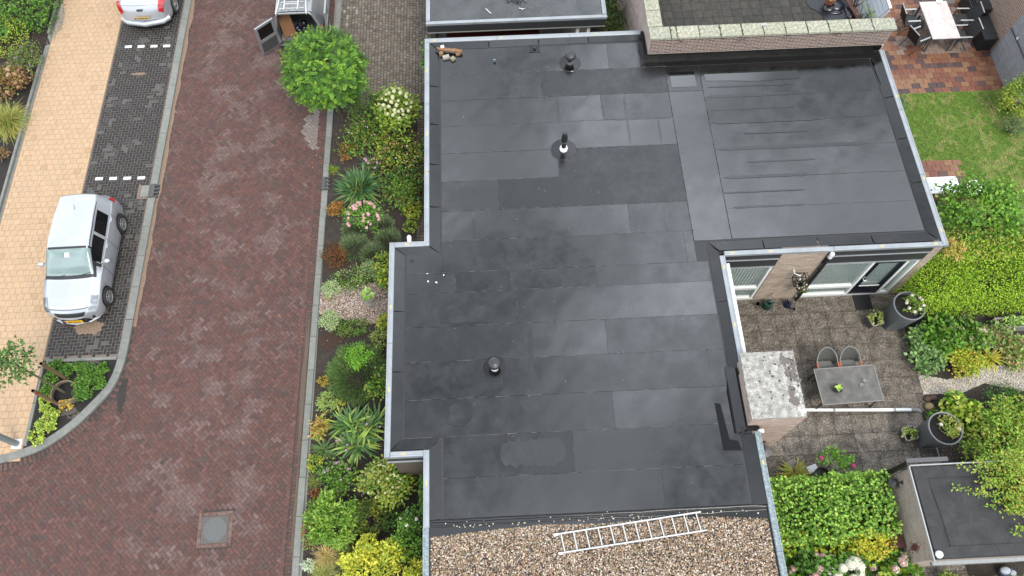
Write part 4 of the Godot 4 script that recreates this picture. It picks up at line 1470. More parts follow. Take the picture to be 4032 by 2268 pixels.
	b = MB.new()
	b.bx(4.95, 2.9, -24.5, 11.4, 3.1, -16.02)
	obj("screed", b, mat("screed", Color(0.045, 0.04, 0.032), 0.95), tf)
	var list := []
	for r in 18:
		for k in 22:
			list.append([at(5.1 + k * 0.3, 3.1, -16.19 - r * 0.3), Vector3(0.295, 0.04, 0.295), rng.randi() % 4])
	pieces("tile", list, [Color(0.06, 0.052, 0.04), Color(0.052, 0.046, 0.036), Color(0.068, 0.058, 0.044), Color(0.046, 0.041, 0.033)], mat("terrtile", Color.WHITE, 0.85, {"k": 0.75, "tex": tex("terrtilet", 256, [[0.02, 1.2], [0.1, 0.6]], 0.45, 1.05), "size": 1.3}), tf, 0.004)
	b = MB.new()
	b.box(at(7.9, 3.727, -15.99), Vector3(0.14, 0.012, 0.09))
	tag(obj("metal_clip", b, mat("chrome")), "small square metal plate on mossy coping", "plate")
	# board screen at the end of the terrace
	var sc := thing("board_screen", "screen of grey horizontal boards at the end of the roof terrace", "screen", Vector3(11.42, 3.1, -16.1))
	var bb := MB.new()
	bb.cbox(Transform3D(Basis(Vector3(0, 0, -1), Vector3(-0.9, 0.43, 0).normalized(), Vector3(0.43, 0.9, 0).normalized() * -1.0), Vector3.ZERO), Vector3(3.4, 0.03, 0.13), 0.006)
	var bmesh := bb.mesh(mat("screenboard", Color(0.42, 0.45, 0.5), 0.6))
	for k in 7:
		shared("board", bmesh, at(-0.3 + k * 0.055, 0.08 + k * 0.125, -1.75), sc)
	b = MB.new()
	b.box(Transform3D(Basis(Vector3(0, 0, 1), -0.43), Vector3(-0.1, 0.42, -0.02)), Vector3(0.05, 0.95, 0.06))
	obj("post", b, mat("screenboard"), sc)
	b = MB.new()
	b.box(at(0.1, 0.93, -1.75), Vector3(0.07, 0.04, 3.45))
	obj("cap_rail", b, white, sc)
	# sheeting and pots on the terrace
	b = MB.new()
	var sheet := blob(10.55, -17.3, 0.75, 0.95, 0.3, 40)
	b.slab(sheet, 3.14, 0.03)
	for k in 9:
		b.ball(Vector3(10.55 + rnd(-0.4, 0.5), 3.14, -17.3 + rnd(-0.5, 0.6)), Vector3(rnd(0.1, 0.25), rnd(0.04, 0.12), rnd(0.08, 0.2)), Color.WHITE, 6, 12)
	tag(obj("plastic_sheet", b, mat("sheet", Color(0.008, 0.009, 0.016), 0.3)), "crumpled dark plastic sheet on the roof terrace", "sheet")
	var pot := thing("clay_pot", "terracotta pot with small green plant on the roof terrace", "pot", Vector3(10.3, 3.17, -17.25))
	b = MB.new()
	b.lathe(Vector3.ZERO, [Vector2(0.001, 0.0), Vector2(0.11, 0), Vector2(0.15, 0.22), Vector2(0.175, 0.22), Vector2(0.175, 0.28), Vector2(0.15, 0.28), Vector2(0.145, 0.24), Vector2(0.001, 0.24)], 20)
	obj("pot", b, mat("clay", Color(0.33, 0.11, 0.06), 0.8), pot)
	b = MB.new()
	leafball(b, Vector3(0, 0.3, 0), Vector3(0.13, 0.12, 0.13), 90, 0.06, 0.035, [Color(0.11, 0.2, 0.04), Color(0.18, 0.25, 0.06)])
	obj("foliage", b, leafmat(), pot)
	for s in [[11.0, -17.0, 1.0], [11.15, -16.5, 0.7]]:
		var st := thing("bare_shrub", "dry leafless twigs standing by the board screen" if s[2] == 1.0 else "thin young shoot with a few leaves by the parapet", "shrub", Vector3(s[0], 3.15, s[1]))
		b = MB.new()
		for k in 14:
			b.tube([Vector3(rnd(-0.05, 0.05), 0, rnd(-0.05, 0.05)), Vector3(rnd(-0.15, 0.15), 0.35 * s[2], rnd(-0.15, 0.15)), Vector3(rnd(-0.28, 0.28), 0.7 * s[2], rnd(-0.28, 0.28))], [0.012, 0.009, 0.004], 5)
		obj("twigs", b, woodmat(), st)
		b = MB.new()
		leafball(b, Vector3(0, 0.45 * s[2], 0.1), Vector3(0.2, 0.25, 0.2), 40 if s[2] == 1.0 else 70, 0.07, 0.04, [Color(0.12, 0.2, 0.05)])
		obj("foliage", b, leafmat(), st)
	var bm := thing("timber_board", "reddish weathered board lying over the dark plastic sheet", "board", Vector3(10.85, 3.3, -17.2), 0.3)
	b = MB.new()
	b.box(Transform3D(Basis(Vector3(1, 0, 0), 0.12), Vector3.ZERO), Vector3(0.16, 0.04, 1.3))
	obj("board", b, mat("redwood", Color(0.17, 0.07, 0.045), 0.8, {"tex": grain(), "size": 0.3}), bm)
	# ---- wooden clad building on the far right
	var s := thing("clad_shed", "outbuilding with grey horizontal siding on a brick wall beside the lawn", "shed")
	b = MB.new()
	b.bx(17.25, 0, -24.5, 19.5, 2.6, -15.7)
	obj("core", b, mortar, s)
	brick_wall(s, Vector3(17.25, 0.0, -21.0), Vector3(0, 0, 1), Vector3(-1, 0, 0), 3.2, 2.56, [Color(0.28, 0.17, 0.12), Color(0.32, 0.2, 0.15), Color(0.25, 0.15, 0.11)], brickw, 200)
	bb = MB.new()
	bb.cbox(Transform3D(Basis(Vector3(0, 0, 1), Vector3(-1, 0, 0), Vector3(0, -1, 0)), Vector3.ZERO), Vector3(2.1, 0.03, 0.146), 0.004)
	bmesh = bb.mesh(mat("siding", Color(0.27, 0.28, 0.3), 0.6, {"k": 1.0, "tex": grain(), "size": 1.2}))
	for k in 14:
		shared("siding_board", bmesh, at(17.21, 0.1 + k * 0.182, -16.74), s)
	b = MB.new()
	b.bx(17.226, 0.02, -17.79, 17.236, 2.6, -15.69)
	obj("backing", b, mat("whiteish", Color(0.65, 0.65, 0.65), 0.7, {"k": 0.8}), s)
	b = MB.new()
	b.bx(17.17, 1.26, -17.76, 17.193, 1.3, -15.7)
	obj("batten", b, mat("darkgrey", Color(0.09, 0.09, 0.095), 0.6), s)
	b = MB.new()
	b.tube([Vector3(17.18, 1.42, -17.2), Vector3(17.1, 1.42, -17.2), Vector3(17.08, 1.42, -17.1)], [0.016], 6)
	obj("hook", b, white, s)


func chair_mesh(root: Node3D, fabric: Material, metal: Material, armm: Material) -> void:
	# garden armchair facing +x: sling seat and back, four legs, two arms
	for sz in [-1, 1]:
		var z: float = sz * 0.27
		var b := MB.new()
		b.tube([Vector3(0.24, 0.0, z), Vector3(0.2, 0.64, z)], [0.014], 6)
		obj("leg", b, metal, root)
		b = MB.new()
		b.tube([Vector3(-0.3, 0.0, z), Vector3(0.05, 0.4, z), Vector3(0.2, 0.62, z)], [0.014], 6)
		obj("leg", b, metal, root)
		b = MB.new()
		b.tube([Vector3(0.26, 0.42, z * 0.9), Vector3(-0.2, 0.4, z * 0.9), Vector3(-0.38, 0.98, z * 0.9)], [0.015], 6)
		obj("side_rail", b, metal, root)
		b = MB.new()
		b.cbox(at(0.03, 0.655, z), Vector3(0.44, 0.03, 0.05), 0.01)
		obj("armrest", b, armm, root)
	var b2 := MB.new()
	b2.cbox(at(-0.385, 0.985, 0), Vector3(0.035, 0.03, 0.5), 0.01)
	obj("top_rail", b2, armm, root)
	b2 = MB.new()
	b2.quad(Vector3(-0.2, 0.41, -0.235), Vector3(-0.2, 0.41, 0.235), Vector3(0.25, 0.425, 0.235), Vector3(0.25, 0.425, -0.235))
	b2.quad(Vector3(0.25, 0.415, -0.235), Vector3(0.25, 0.415, 0.235), Vector3(-0.2, 0.4, 0.235), Vector3(-0.2, 0.4, -0.235))
	obj("seat", b2, fabric, root)
	b2 = MB.new()
	b2.quad(Vector3(-0.38, 0.97, -0.235), Vector3(-0.38, 0.97, 0.235), Vector3(-0.21, 0.43, 0.235), Vector3(-0.21, 0.43, -0.235))
	b2.quad(Vector3(-0.218, 0.43, -0.235), Vector3(-0.218, 0.43, 0.235), Vector3(-0.388, 0.97, 0.235), Vector3(-0.388, 0.97, -0.235))
	obj("backrest", b2, fabric, root)


func build_right_garden() -> void:
	var black := mat("blackmetal", Color(0.02, 0.02, 0.021), 0.45)
	var sling := mat("sling", Color(0.022, 0.022, 0.024), 0.75)
	var alu := mat("alu", Color(0.62, 0.62, 0.64), 0.35, {"metal": 0.5})
	var t := thing("garden_table", "pale rectangular garden table on red terrace paving", "table", Vector3(15.36, 0.03, -18.75))
	var b := MB.new()
	b.cbox(at(0, 0.7, 0), Vector3(0.95, 0.035, 1.68), 0.008)
	obj("table_top", b, mat("palepink", Color(0.7, 0.63, 0.61), 0.35, {"k": 0.8, "tex": grain(), "size": 2.0}), t)
	for sx in [-1, 1]:
		for sz in [-1, 1]:
			b = MB.new()
			b.box(Transform3D(Basis(Vector3(0, 0, 1), -sx * 0.0), Vector3(sx * 0.4, 0.34, sz * 0.74)), Vector3(0.06, 0.68, 0.06))
			obj("leg", b, mat("greymetal", Color(0.14, 0.14, 0.14), 0.5), t)
	var chairs := [[14.5, -19.06, 0.0, "black sling garden chair with pale arms beside table, nearer the board screen"], [14.55, -18.2, 0.38, "black sling garden chair turned askew at the table beside the parapet end"], [16.1, -18.25, PI, "black sling garden chair on storage box side of the table, next to the paving edge"], [16.38, -19.0, PI - 0.05, "black sling garden chair between the table and stacked recliner"]]
	for c in chairs:
		var o := thing("garden_chair", c[3], "chair", Vector3(c[0], 0.03, c[1]), c[2], "black sling chairs around the pale garden table")
		chair_mesh(o, sling, black, alu)
	var pb := thing("parasol_base", "round grey concrete parasol base under table edge", "parasol base", Vector3(15.05, 0.03, -19.35))
	b = MB.new()
	b.lathe(Vector3.ZERO, [Vector2(0.27, 0), Vector2(0.27, 0.04), Vector2(0.2, 0.1), Vector2(0.06, 0.14), Vector2(0.001, 0.14)], 24)
	obj("foot", b, mat("concgrey", Color(0.16, 0.17, 0.17), 0.8), pb)
	b = MB.new()
	b.tube([Vector3(0, 0.13, 0), Vector3(0, 0.3, 0)], [0.03], 10)
	obj("socket", b, black, pb)
	for k in 2:
		var bx := thing("storage_box", "low black garden storage box against clad shed, nearer the lawn" if k == 0 else "low black garden storage box behind the folded recliner", "box", Vector3(17.0, 0.03, -18.45 - k * 1.15))
		b = MB.new()
		b.cbox(at(-0.02, 0.25, 0), Vector3(0.44, 0.5, 1.02), 0.015)
		obj("body", b, mat("boxblack", Color(0.018, 0.018, 0.019), 0.55), bx)
		b = MB.new()
		b.cbox(at(-0.02, 0.55, 0), Vector3(0.48, 0.08, 1.06), 0.02)
		obj("lid", b, mat("boxblack2", Color(0.028, 0.028, 0.03), 0.6), bx)
	var rc := thing("folded_recliner", "folded black sling recliner lying on the storage box", "recliner", Vector3(17.0, 0.63, -19.4))
	b = MB.new()
	for k in 3:
		b.cbox(at(-0.0 + k * 0.02, 0.04 + k * 0.07, 0), Vector3(0.5, 0.03, 0.7), 0.01)
	obj("sling", b, sling, rc)
	b = MB.new()
	for k in 3:
		for sz in [-1, 1]:
			b.tube([Vector3(-0.27, 0.06 + k * 0.07, sz * 0.36), Vector3(0.27, 0.06 + k * 0.07, sz * 0.36)], [0.015], 6)
	b.tube([Vector3(-0.28, 0.05, 0.3), Vector3(-0.38, -0.1, 0.35), Vector3(-0.2, 0.24, 0.37)], [0.014], 6)
	obj("frame", b, mat("tubegrey", Color(0.12, 0.12, 0.125), 0.35, {"metal": 0.6}), rc)
	# stool frame behind the table and a pale cloth on it
	var stl := thing("metal_stool", "pale metal stool frame between table and storage boxes", "stool", Vector3(16.1, 0.03, -19.9))
	for sx in [-1, 1]:
		b = MB.new()
		b.tube([Vector3(sx * 0.22, 0, -0.18), Vector3(sx * 0.22, 0.4, -0.1), Vector3(sx * 0.22, 0.4, 0.1), Vector3(sx * 0.22, 0, 0.18)], [0.014], 6)
		obj("leg", b, alu, stl)
	b = MB.new()
	b.cbox(at(0, 0.42, 0), Vector3(0.5, 0.03, 0.3), 0.01)
	obj("seat", b, mat("greymetal"), stl)
	b = MB.new()
	b.quad(Vector3(15.5, 0.78, -19.46), Vector3(15.66, 0.77, -19.5), Vector3(15.72, 0.79, -19.75), Vector3(15.55, 0.88, -19.7))
	b.quad(Vector3(15.45, 0.77, -19.5), Vector3(15.56, 0.8, -19.48), Vector3(15.6, 0.86, -19.72), Vector3(15.5, 0.8, -19.74))
	tag(obj("napkin", b, mat("whitepaint")), "crumpled white napkin on the far end of pale table", "napkin")
	# white garden things half hidden by the tree
	var wt := thing("white_bench", "white painted slatted garden bench half hidden under the broadleaf tree", "bench", Vector3(13.75, 0.05, -12.32))
	for k in 5:
		b = MB.new()
		b.cbox(at(0, 0.42, -0.24 + k * 0.12), Vector3(0.95, 0.03, 0.112), 0.008)
		obj("slat", b, mat("whitepaint"), wt)
	for sx in [-1, 1]:
		for sz in [-1, 1]:
			b = MB.new()
			b.box(at(sx * 0.4, 0.2, sz * 0.22), Vector3(0.05, 0.4, 0.05))
			obj("leg", b, mat("whitepaint"), wt)
	wt = thing("white_table", "small round white table beside the white bench", "table", Vector3(14.72, 0.03, -12.2))
	b = MB.new()
	b.lathe(Vector3.ZERO, [Vector2(0.25, 0.4), Vector2(0.26, 0.42), Vector2(0.26, 0.43), Vector2(0.001, 0.435)], 24)
	obj("table_top", b, mat("whitepaint"), wt)
	b = MB.new()
	b.lathe(Vector3.ZERO, [Vector2(0.16, 0), Vector2(0.05, 0.04), Vector2(0.03, 0.4)], 14)
	obj("pedestal", b, mat("whitepaint"), wt)
	var hs := MB.new()
	var pts := []
	for k in 14:
		var a := -1.5 + k * 0.23
		pts.append(Vector3(13.42 + cos(a) * 0.24, 0.05 + k * 0.006, -15.85 + sin(a) * 0.3))
	hs.tube(pts, [0.014], 6)
	tag(obj("garden_hose", hs, mat("hose", Color(0.05, 0.2, 0.13), 0.5)), "loop of thin green hose on lawn beside the roof edge", "hose")


func build_patio() -> void:
	var z := -8.985
	var grey := mat("planter", Color(0.13, 0.14, 0.152), 0.55, {"k": 1.0, "tex": grain(), "size": 1.5})
	# tall planters: square foot turning into a round rim
	var spots := [[11.21, -8.06, "tall grey planter with white flowers beside the conifer hedge", [Color(0.09, 0.17, 0.03), Color(0.16, 0.2, 0.05)], 9], [11.2, -4.62, "tall grey planter with small shrub beside metal grate", [Color(0.16, 0.24, 0.04), Color(0.1, 0.18, 0.03), Color(0.26, 0.25, 0.08)], 2]]
	for s in spots:
		var p := thing("tall_planter", s[2], "planter", Vector3(s[0], 0.025, s[1]))
		var b := MB.new()
		var N := 32
		for k in 8:
			for q in N:
				var pts := []
				for d in [[k, q], [k, q + 1], [k + 1, q + 1], [k + 1, q]]:
					var t: float = d[0] / 8.0
					var a: float = TAU * d[1] / N + PI / 4
					var sqr := 0.255 / maxf(absf(cos(a)), absf(sin(a)))
					var r := lerpf(minf(sqr, 0.35), 0.43, smoothstep(0.0, 1.0, t))
					pts.append(Vector3(cos(a) * r, t * 1.12, sin(a) * r))
				b.quad(pts[1], pts[0], pts[3], pts[2])
		obj("body", b, grey, p)
		b = MB.new()
		b.lathe(Vector3.ZERO, [Vector2(0.432, 1.1), Vector2(0.437, 1.13), Vector2(0.425, 1.145), Vector2(0.4, 1.14), Vector2(0.39, 1.02)], 36)
		obj("rim", b, mat("planterrim", Color(0.13, 0.135, 0.14), 0.5, {"k": 0.9}), p)
		b = MB.new()
		b.lathe(Vector3.ZERO, [Vector2(0.41, 1.03), Vector2(0.2, 1.05), Vector2(0.001, 1.05)], 24)
		obj("soil", b, mat("potsoil", Color(0.022, 0.014, 0.011), 0.95, {"tex": tex("soil", 512, [], 0, 1), "size": 0.6}), p)
		b = MB.new()
		leafball(b, Vector3(0.08, 1.12, -0.02), Vector3(0.27, 0.22, 0.22), 420, 0.07, 0.035, s[3])
		obj("foliage", b, leafmat(), p)
		for k in s[4]:
			var a: float = TAU * k / s[4] + 0.4
			var f := MB.new()
			puff(f, Vector3(0.06 + cos(a) * rnd(0.18, 0.3), 1.28 + rnd(-0.05, 0.1), sin(a) * rnd(0.15, 0.26)), 0.05, 26, 0.04, [Color(0.72, 0.7, 0.6), Color(0.66, 0.56, 0.42)])
			obj("flower_head", f, mat("petal"), p)
	# small square pots next to them
	for s in [[10.6, -8.02, 0.25, "small grey square pot with houseleek like rosette plant beside the flowering planter", Color(0.2, 0.24, 0.08)], [10.68, -4.72, 0.2, "small weathered square pot beside the planter at the grate", Color(0.2, 0.26, 0.08)]]:
		var p := thing("square_pot", s[3], "pot", Vector3(s[0], 0.025, s[1]), s[2])
		var b := MB.new()
		var r0 := 0.12
		var r1 := 0.17
		for q in 4:
			var a0 := PI / 4 + q * PI / 2
			var a1 := a0 + PI / 2
			b.quad(Vector3(cos(a1) * r0, 0, sin(a1) * r0) * Vector3(1.41, 1, 1.41), Vector3(cos(a0) * r0, 0, sin(a0) * r0) * Vector3(1.41, 1, 1.41), Vector3(cos(a0) * r1 * 1.41, 0.34, sin(a0) * r1 * 1.41), Vector3(cos(a1) * r1 * 1.41, 0.34, sin(a1) * r1 * 1.41))
		obj("body", b, mat("potgrey", Color(0.2, 0.19, 0.18), 0.8, {"tex": grain(), "size": 0.3}), p)
		b = MB.new()
		for q in 4:
			b.box(Transform3D(Basis(Vector3.UP, q * PI / 2), Basis(Vector3.UP, q * PI / 2) * Vector3(0, 0.34, r1)), Vector3(2 * r1 + 0.03, 0.03, 0.03))
		obj("rim", b, mat("potrim", Color(0.34, 0.33, 0.31), 0.8), p)
		b = MB.new()
		b.quad(Vector3(-0.16, 0.3, 0.16), Vector3(0.16, 0.3, 0.16), Vector3(0.16, 0.3, -0.16), Vector3(-0.16, 0.3, -0.16))
		obj("soil", b, mat("potsoil"), p)
		b = MB.new()
		leafball(b, Vector3(0.0, 0.33, 0), Vector3(0.19, 0.14, 0.19) * (1.0 if s[1] < -6 else 0.7), 150, 0.08, 0.055, [s[4], s[4] * 1.3, s[4] * 0.7])
		obj("foliage", b, leafmat(), p)
	# dining table
	var t := thing("patio_table", "grey weathered rectangular table with potted plant on the patio", "table", Vector3(9.2, 0.025, -6.02))
	var b := MB.new()
	b.cbox(Transform3D(Basis(Vector3.UP, 0.03), Vector3(0, 0.7, 0)), Vector3(1.66, 0.03, 1.02), 0.006)
	obj("table_top", b, mat("tabletop", Color(0.19, 0.18, 0.165), 0.65, {"tex": tex("tablet", 512, [[0.01, 1.3], [0.08, 0.5], [0.3, 0.3]], 0.6, 1.08), "size": 1.6}), t)
	b = MB.new()
	for s in [[-0.82, 0, 0.03, 1.02], [0.82, 0, 0.03, 1.02]]:
		b.box(Transform3D(Basis(Vector3.UP, 0.03), Basis(Vector3.UP, 0.03) * Vector3(s[0], 0.715, 0)), Vector3(0.025, 0.008, 1.0))
	for s in [-1, 1]:
		b.box(Transform3D(Basis(Vector3.UP, 0.03), Basis(Vector3.UP, 0.03) * Vector3(0, 0.715, s * 0.5)), Vector3(1.66, 0.008, 0.025))
	obj("edge_frame", b, mat("tableedge", Color(0.24, 0.23, 0.215), 0.5), t)
	for sx in [-1, 1]:
		for sz in [-1, 1]:
			b = MB.new()
			b.tube([Vector3(sx * 0.72, 0.69, sz * 0.42), Vector3(sx * 0.76, 0.0, sz * 0.44)], [0.025], 8)
			obj("leg", b, mat("legdark", Color(0.05, 0.05, 0.05), 0.5), t)
	# two chairs with rounded backs
	for k in 2:
		var c := thing("patio_chair", "grey round backed patio chair with orange arm pads tucked at the grey table", "chair", Vector3(8.8 + k * 0.63, 0.025, -6.78), 0.0, "round backed chairs at the grey patio table")
		var fm := mat("chairframe", Color(0.17, 0.165, 0.155), 0.45)
		var fab := mat("chairfab", Color(0.1, 0.1, 0.092), 0.8)
		b = MB.new()
		var rim := []
		for q in 17:
			var a := PI * q / 16.0
			rim.append(Vector3(-cos(a) * 0.285, 0.64 + 0.2 * sin(a), 0.1 - sin(a) * 0.38))
		b.tube(rim, [0.022], 8)
		obj("back_frame", b, fm, c)
		b = MB.new()
		for q in 16:
			var a0 := PI * q / 16.0
			var a1 := PI * (q + 1) / 16.0
			var p0 := Vector3(-cos(a0) * 0.25, 0.62 + 0.18 * sin(a0), 0.07 - sin(a0) * 0.34)
			var p1 := Vector3(-cos(a1) * 0.25, 0.62 + 0.18 * sin(a1), 0.07 - sin(a1) * 0.34)
			var l0 := Vector3(-cos(a0) * 0.21, 0.45, 0.02 - sin(a0) * 0.1)
			var l1 := Vector3(-cos(a1) * 0.21, 0.45, 0.02 - sin(a1) * 0.1)
			b.quad(l0, l1, p1, p0)
		obj("backrest", b, fab, c)
		b = MB.new()
		b.cbox(at(0, 0.44, 0.17), Vector3(0.44, 0.03, 0.42), 0.012)
		obj("seat", b, mat("seatfab", Color(0.15, 0.148, 0.14), 0.8), c)
		for sx in [-1, 1]:
			b = MB.new()
			b.cbox(at(sx * 0.285, 0.665, 0.24), Vector3(0.05, 0.025, 0.3), 0.008)
			obj("armrest", b, mat("orange", Color(0.42, 0.1, 0.045), 0.6), c)
			b = MB.new()
			b.tube([Vector3(sx * 0.285, 0.65, 0.38), Vector3(sx * 0.26, 0.0, 0.4)], [0.018], 8)
			obj("leg", b, fm, c)
			b = MB.new()
			b.tube([Vector3(sx * 0.22, 0.45, -0.02), Vector3(sx * 0.26, 0.0, -0.25)], [0.018], 8)
			obj("leg", b, fm, c)
	var pp := thing("table_plant", "little black pot with pale green leaves on the grey patio table", "potted plant", Vector3(8.83, 0.741, -5.9))
	b = MB.new()
	b.lathe(Vector3.ZERO, [Vector2(0.09, 0), Vector2(0.13, 0.13), Vector2(0.12, 0.13), Vector2(0.11, 0.11), Vector2(0.001, 0.11)], 20)
	obj("pot", b, mat("potblack", Color(0.012, 0.014, 0.016), 0.4), pp)
	for k in 9:
		var a := TAU * k / 9 * 2.4
		b = MB.new()
		b.leaf(Vector3(0, 0.13, 0), Vector3(cos(a) * 0.8, 0.35 + 0.05 * k, sin(a) * 0.8).normalized(), Vector3.UP, 0.13, 0.08, jit(Color(0.3, 0.42, 0.09), 0.2))
		obj("leaf", b, leafmat(), pp)
	for k in 2:
		var gl := thing("tea_light_glass", "clear tea light glass on the grey patio table", "glass", Vector3(9.52 + k * 0.11, 0.741, -5.98 - k * 0.12), 0.0, "two glasses on the grey patio table")
		b = MB.new()
		b.lathe(Vector3.ZERO, [Vector2(0.03, 0.002), Vector2(0.045, 0.07), Vector2(0.041, 0.07), Vector2(0.027, 0.008), Vector2(0.001, 0.008)], 16)
		obj("glass", b, mat("glass", Color(0.8, 0.85, 0.85), 0.05, {"alpha": 0.35}), gl)
	# white pipe lying over the slabs
	var dp := thing("plastic_pipe", "long white plastic drainpipe lying across the patio beside the table", "pipe", Vector3(0, 0, 0))
	b = MB.new()
	b.tube([Vector3(7.15, 0.08, -5.62), Vector3(11.05, 0.08, -5.43)], [0.05], 14)
	obj("pipe", b, mat("whitepaint"), dp)
	for x in [8.93, 10.58]:
		b = MB.new()
		b.tube([Vector3(x - 0.03, 0.08, -5.62 + (x - 7.15) * 0.0487), Vector3(x + 0.03, 0.08, -5.62 + (x - 7.12) * 0.0487)], [0.058], 14)
		obj("collar", b, mat("collar", Color(0.4, 0.4, 0.38), 0.6), dp)
	b = MB.new()
	b.tube([Vector3(11.03, 0.08, -5.431), Vector3(11.2, 0.08, -5.42), Vector3(11.27, 0.06, -5.4), Vector3(11.3, 0.035, -5.36)], [0.056], 12)
	obj("elbow", b, mat("dirtypvc", Color(0.36, 0.38, 0.36), 0.7, {"tex": grain(), "size": 0.2}), dp)
	# watering cans, mat
	for k in 2:
		var green := k == 0
		var wc := thing("watering_can", "dark green watering can by the brick pier" if green else "dark blue watering can by the rain pipe", "watering can", Vector3(7.7 if green else 8.3, 0.025, -8.72), 0.1 if green else 2.0)
		var m := mat("cangreen", Color(0.012, 0.06, 0.038), 0.4) if green else mat("canblue", Color(0.01, 0.014, 0.06), 0.35)
		var sc := 1.0 if green else 0.75
		b = MB.new()
		b.lathe(Vector3.ZERO, [Vector2(0.13, 0), Vector2(0.14, 0.02), Vector2(0.125, 0.22), Vector2(0.11, 0.25), Vector2(0.06, 0.25)], 20)
		var o := obj("body", b, m, wc)
		o.scale = Vector3.ONE * sc
		b = MB.new()
		b.tube([Vector3(-0.1, 0.06, 0), Vector3(-0.22, 0.16, 0), Vector3(-0.3, 0.27, 0)], [0.03, 0.02, 0.016], 8)
		b.tube([Vector3(-0.29, 0.26, 0), Vector3(-0.34, 0.31, 0)], [0.02, 0.055], 10)
		o = obj("spout", b, m, wc)
		o.scale = Vector3.ONE * sc
		b = MB.new()
		b.tube([Vector3(-0.06, 0.25, 0), Vector3(0.0, 0.33, 0), Vector3(0.12, 0.31, 0), Vector3(0.17, 0.2, 0), Vector3(0.125, 0.08, 0)], [0.014], 8)
		o = obj("handle", b, mat("canh" + str(k), Color(0.04, 0.13, 0.09) if green else Color(0.03, 0.04, 0.11), 0.4), wc)
		o.scale = Vector3.ONE * sc
	b = MB.new()
	b.cbox(at(10.53, 0.035, -8.72), Vector3(0.5, 0.02, 0.5), 0.004)
	tag(obj("doormat", b, mat("mat", Color(0.012, 0.012, 0.012), 0.95, {"ntex": tex("soiln", 256, [], 0, 1), "size": 0.1})), "square black doormat in front of navy door", "doormat")
	# hanging basket
	var hb := thing("hanging_basket", "hanging flower basket with white blooms on iron hook beside the lantern", "flower basket", Vector3(8.32, 1.15, z + 0.2))
	b = MB.new()
	b.tube([Vector3(0.05, 0.55, -0.17), Vector3(0.05, 0.6, 0.0), Vector3(0, 0.5, 0.02), Vector3(0, 0.12, 0.02)], [0.009], 5)
	obj("hook", b, mat("ironblack"), hb)
	b = MB.new()
	b.lathe(Vector3.ZERO, [Vector2(0.001, -0.1), Vector2(0.09, -0.08), Vector2(0.13, 0.04)], 16)
	obj("bowl", b, mat("potsoil"), hb)
	b = MB.new()
	leafball(b, Vector3(0, 0.06, 0.02), Vector3(0.2, 0.15, 0.19), 160, 0.06, 0.035, [Color(0.05, 0.07, 0.02), Color(0.1, 0.11, 0.035)])
	obj("foliage", b, leafmat(), hb)
	for k in 16:
		var a := rnd(0, TAU)
		b = MB.new()
		puff(b, Vector3(cos(a) * rnd(0.05, 0.2), rnd(0.08, 0.2), sin(a) * rnd(0.05, 0.19)), 0.025, 10, 0.035, [Color(0.72, 0.66, 0.56), Color(0.66, 0.5, 0.44)])
		obj("flower_head", b, mat("petal"), hb)
	# iron grate in the paving
	var gt := thing("foot_grate", "square galvanised foot grate set in the paving beside the planter", "grate", Vector3(11.2, 0.02, -4.17))
	b = MB.new()
	for s in [[0, -0.2, 0.52, 0.03], [0, 0.2, 0.52, 0.03], [-0.26, 0, 0.03, 0.42], [0.26, 0, 0.03, 0.42]]:
		b.box(at(s[0], 0.0, s[1]), Vector3(s[2], 0.06, s[3]))
	obj("frame", b, mat("galv", Color(0.3, 0.3, 0.28), 0.6), gt)
	b = MB.new()
	for k in 11:
		b.box(at(-0.25 + k * 0.05, 0.01, 0), Vector3(0.009, 0.025, 0.37))
	for k in 8:
		b.box(at(0, 0.013, -0.17 + k * 0.049), Vector3(0.5, 0.02, 0.008))
	obj("bars", b, mat("bars", Color(0.1, 0.1, 0.1), 0.5), gt)
	b = MB.new()
	b.quad(Vector3(-0.25, -0.005, 0.19), Vector3(0.25, -0.005, 0.19), Vector3(0.25, -0.005, -0.19), Vector3(-0.25, -0.005, -0.19))
	obj("pit", b, soil(), gt)
	# ---- garden shed with felt roof
	var s := thing("garden_shed", "low brick garden shed with worn grey felt roof beside the patio", "shed")
	b = MB.new()
	b.bx(9.46, 0, -3.46, 12.6, 2.2, -1.42)
	obj("core", b, mat("mortar"), s)
	brick_wall(s, Vector3(9.46, 0.0, -3.46), Vector3(0, 0, 1), Vector3(-1, 0, 0), 2.04, 2.18, [Color(0.46, 0.38, 0.31), Color(0.5, 0.42, 0.35), Color(0.43, 0.35, 0.29), Color(0.53, 0.45, 0.38)], mat("wallbrick"))
	obj("roof_felt", felt_sheet(9.48, -3.48, 12.6, -1.4, 2.24, 0.012), mat("shedfelt", Color(0.042, 0.044, 0.047), 0.75, {"tex": tex("oldfeltt", 512, [], 0, 1), "size": 2.4, "ntex": tex("feltn", 512, [], 0, 1), "nscale": 0.5}), s)
	var band := MB.new()
	for r in [[9.5, -3.46, 9.8, -1.42], [9.8, -3.46, 12.5, -3.2], [9.8, -1.66, 12.5, -1.42]]:
		band.bx(r[0], 2.235, r[1], r[2], 2.262, r[3])
	obj("felt_band", band, mat("shedfelt2", Color(0.03, 0.031, 0.034), 0.7, {"tex": tex("oldfeltt", 512, [], 0, 1), "size": 1.7}), s)
	band = MB.new()
	for l in [[9.8, -3.2, 9.9, -1.66], [10.2, -3.46, 10.22, -3.2], [9.5, -2.4, 9.8, -2.38], [9.5, -2.1, 9.8, -2.12], [10.9, -1.66, 10.95, -1.42]]:
		band.tube([Vector3(l[0], 2.262, l[1]), Vector3((l[0] + l[2]) / 2 + 0.02, 2.262, (l[1] + l[3]) / 2 + 0.02), Vector3(l[2], 2.262, l[3])], [0.008], 5)
	obj("felt_crack", band, mat("deck"), s)
	b = MB.new()
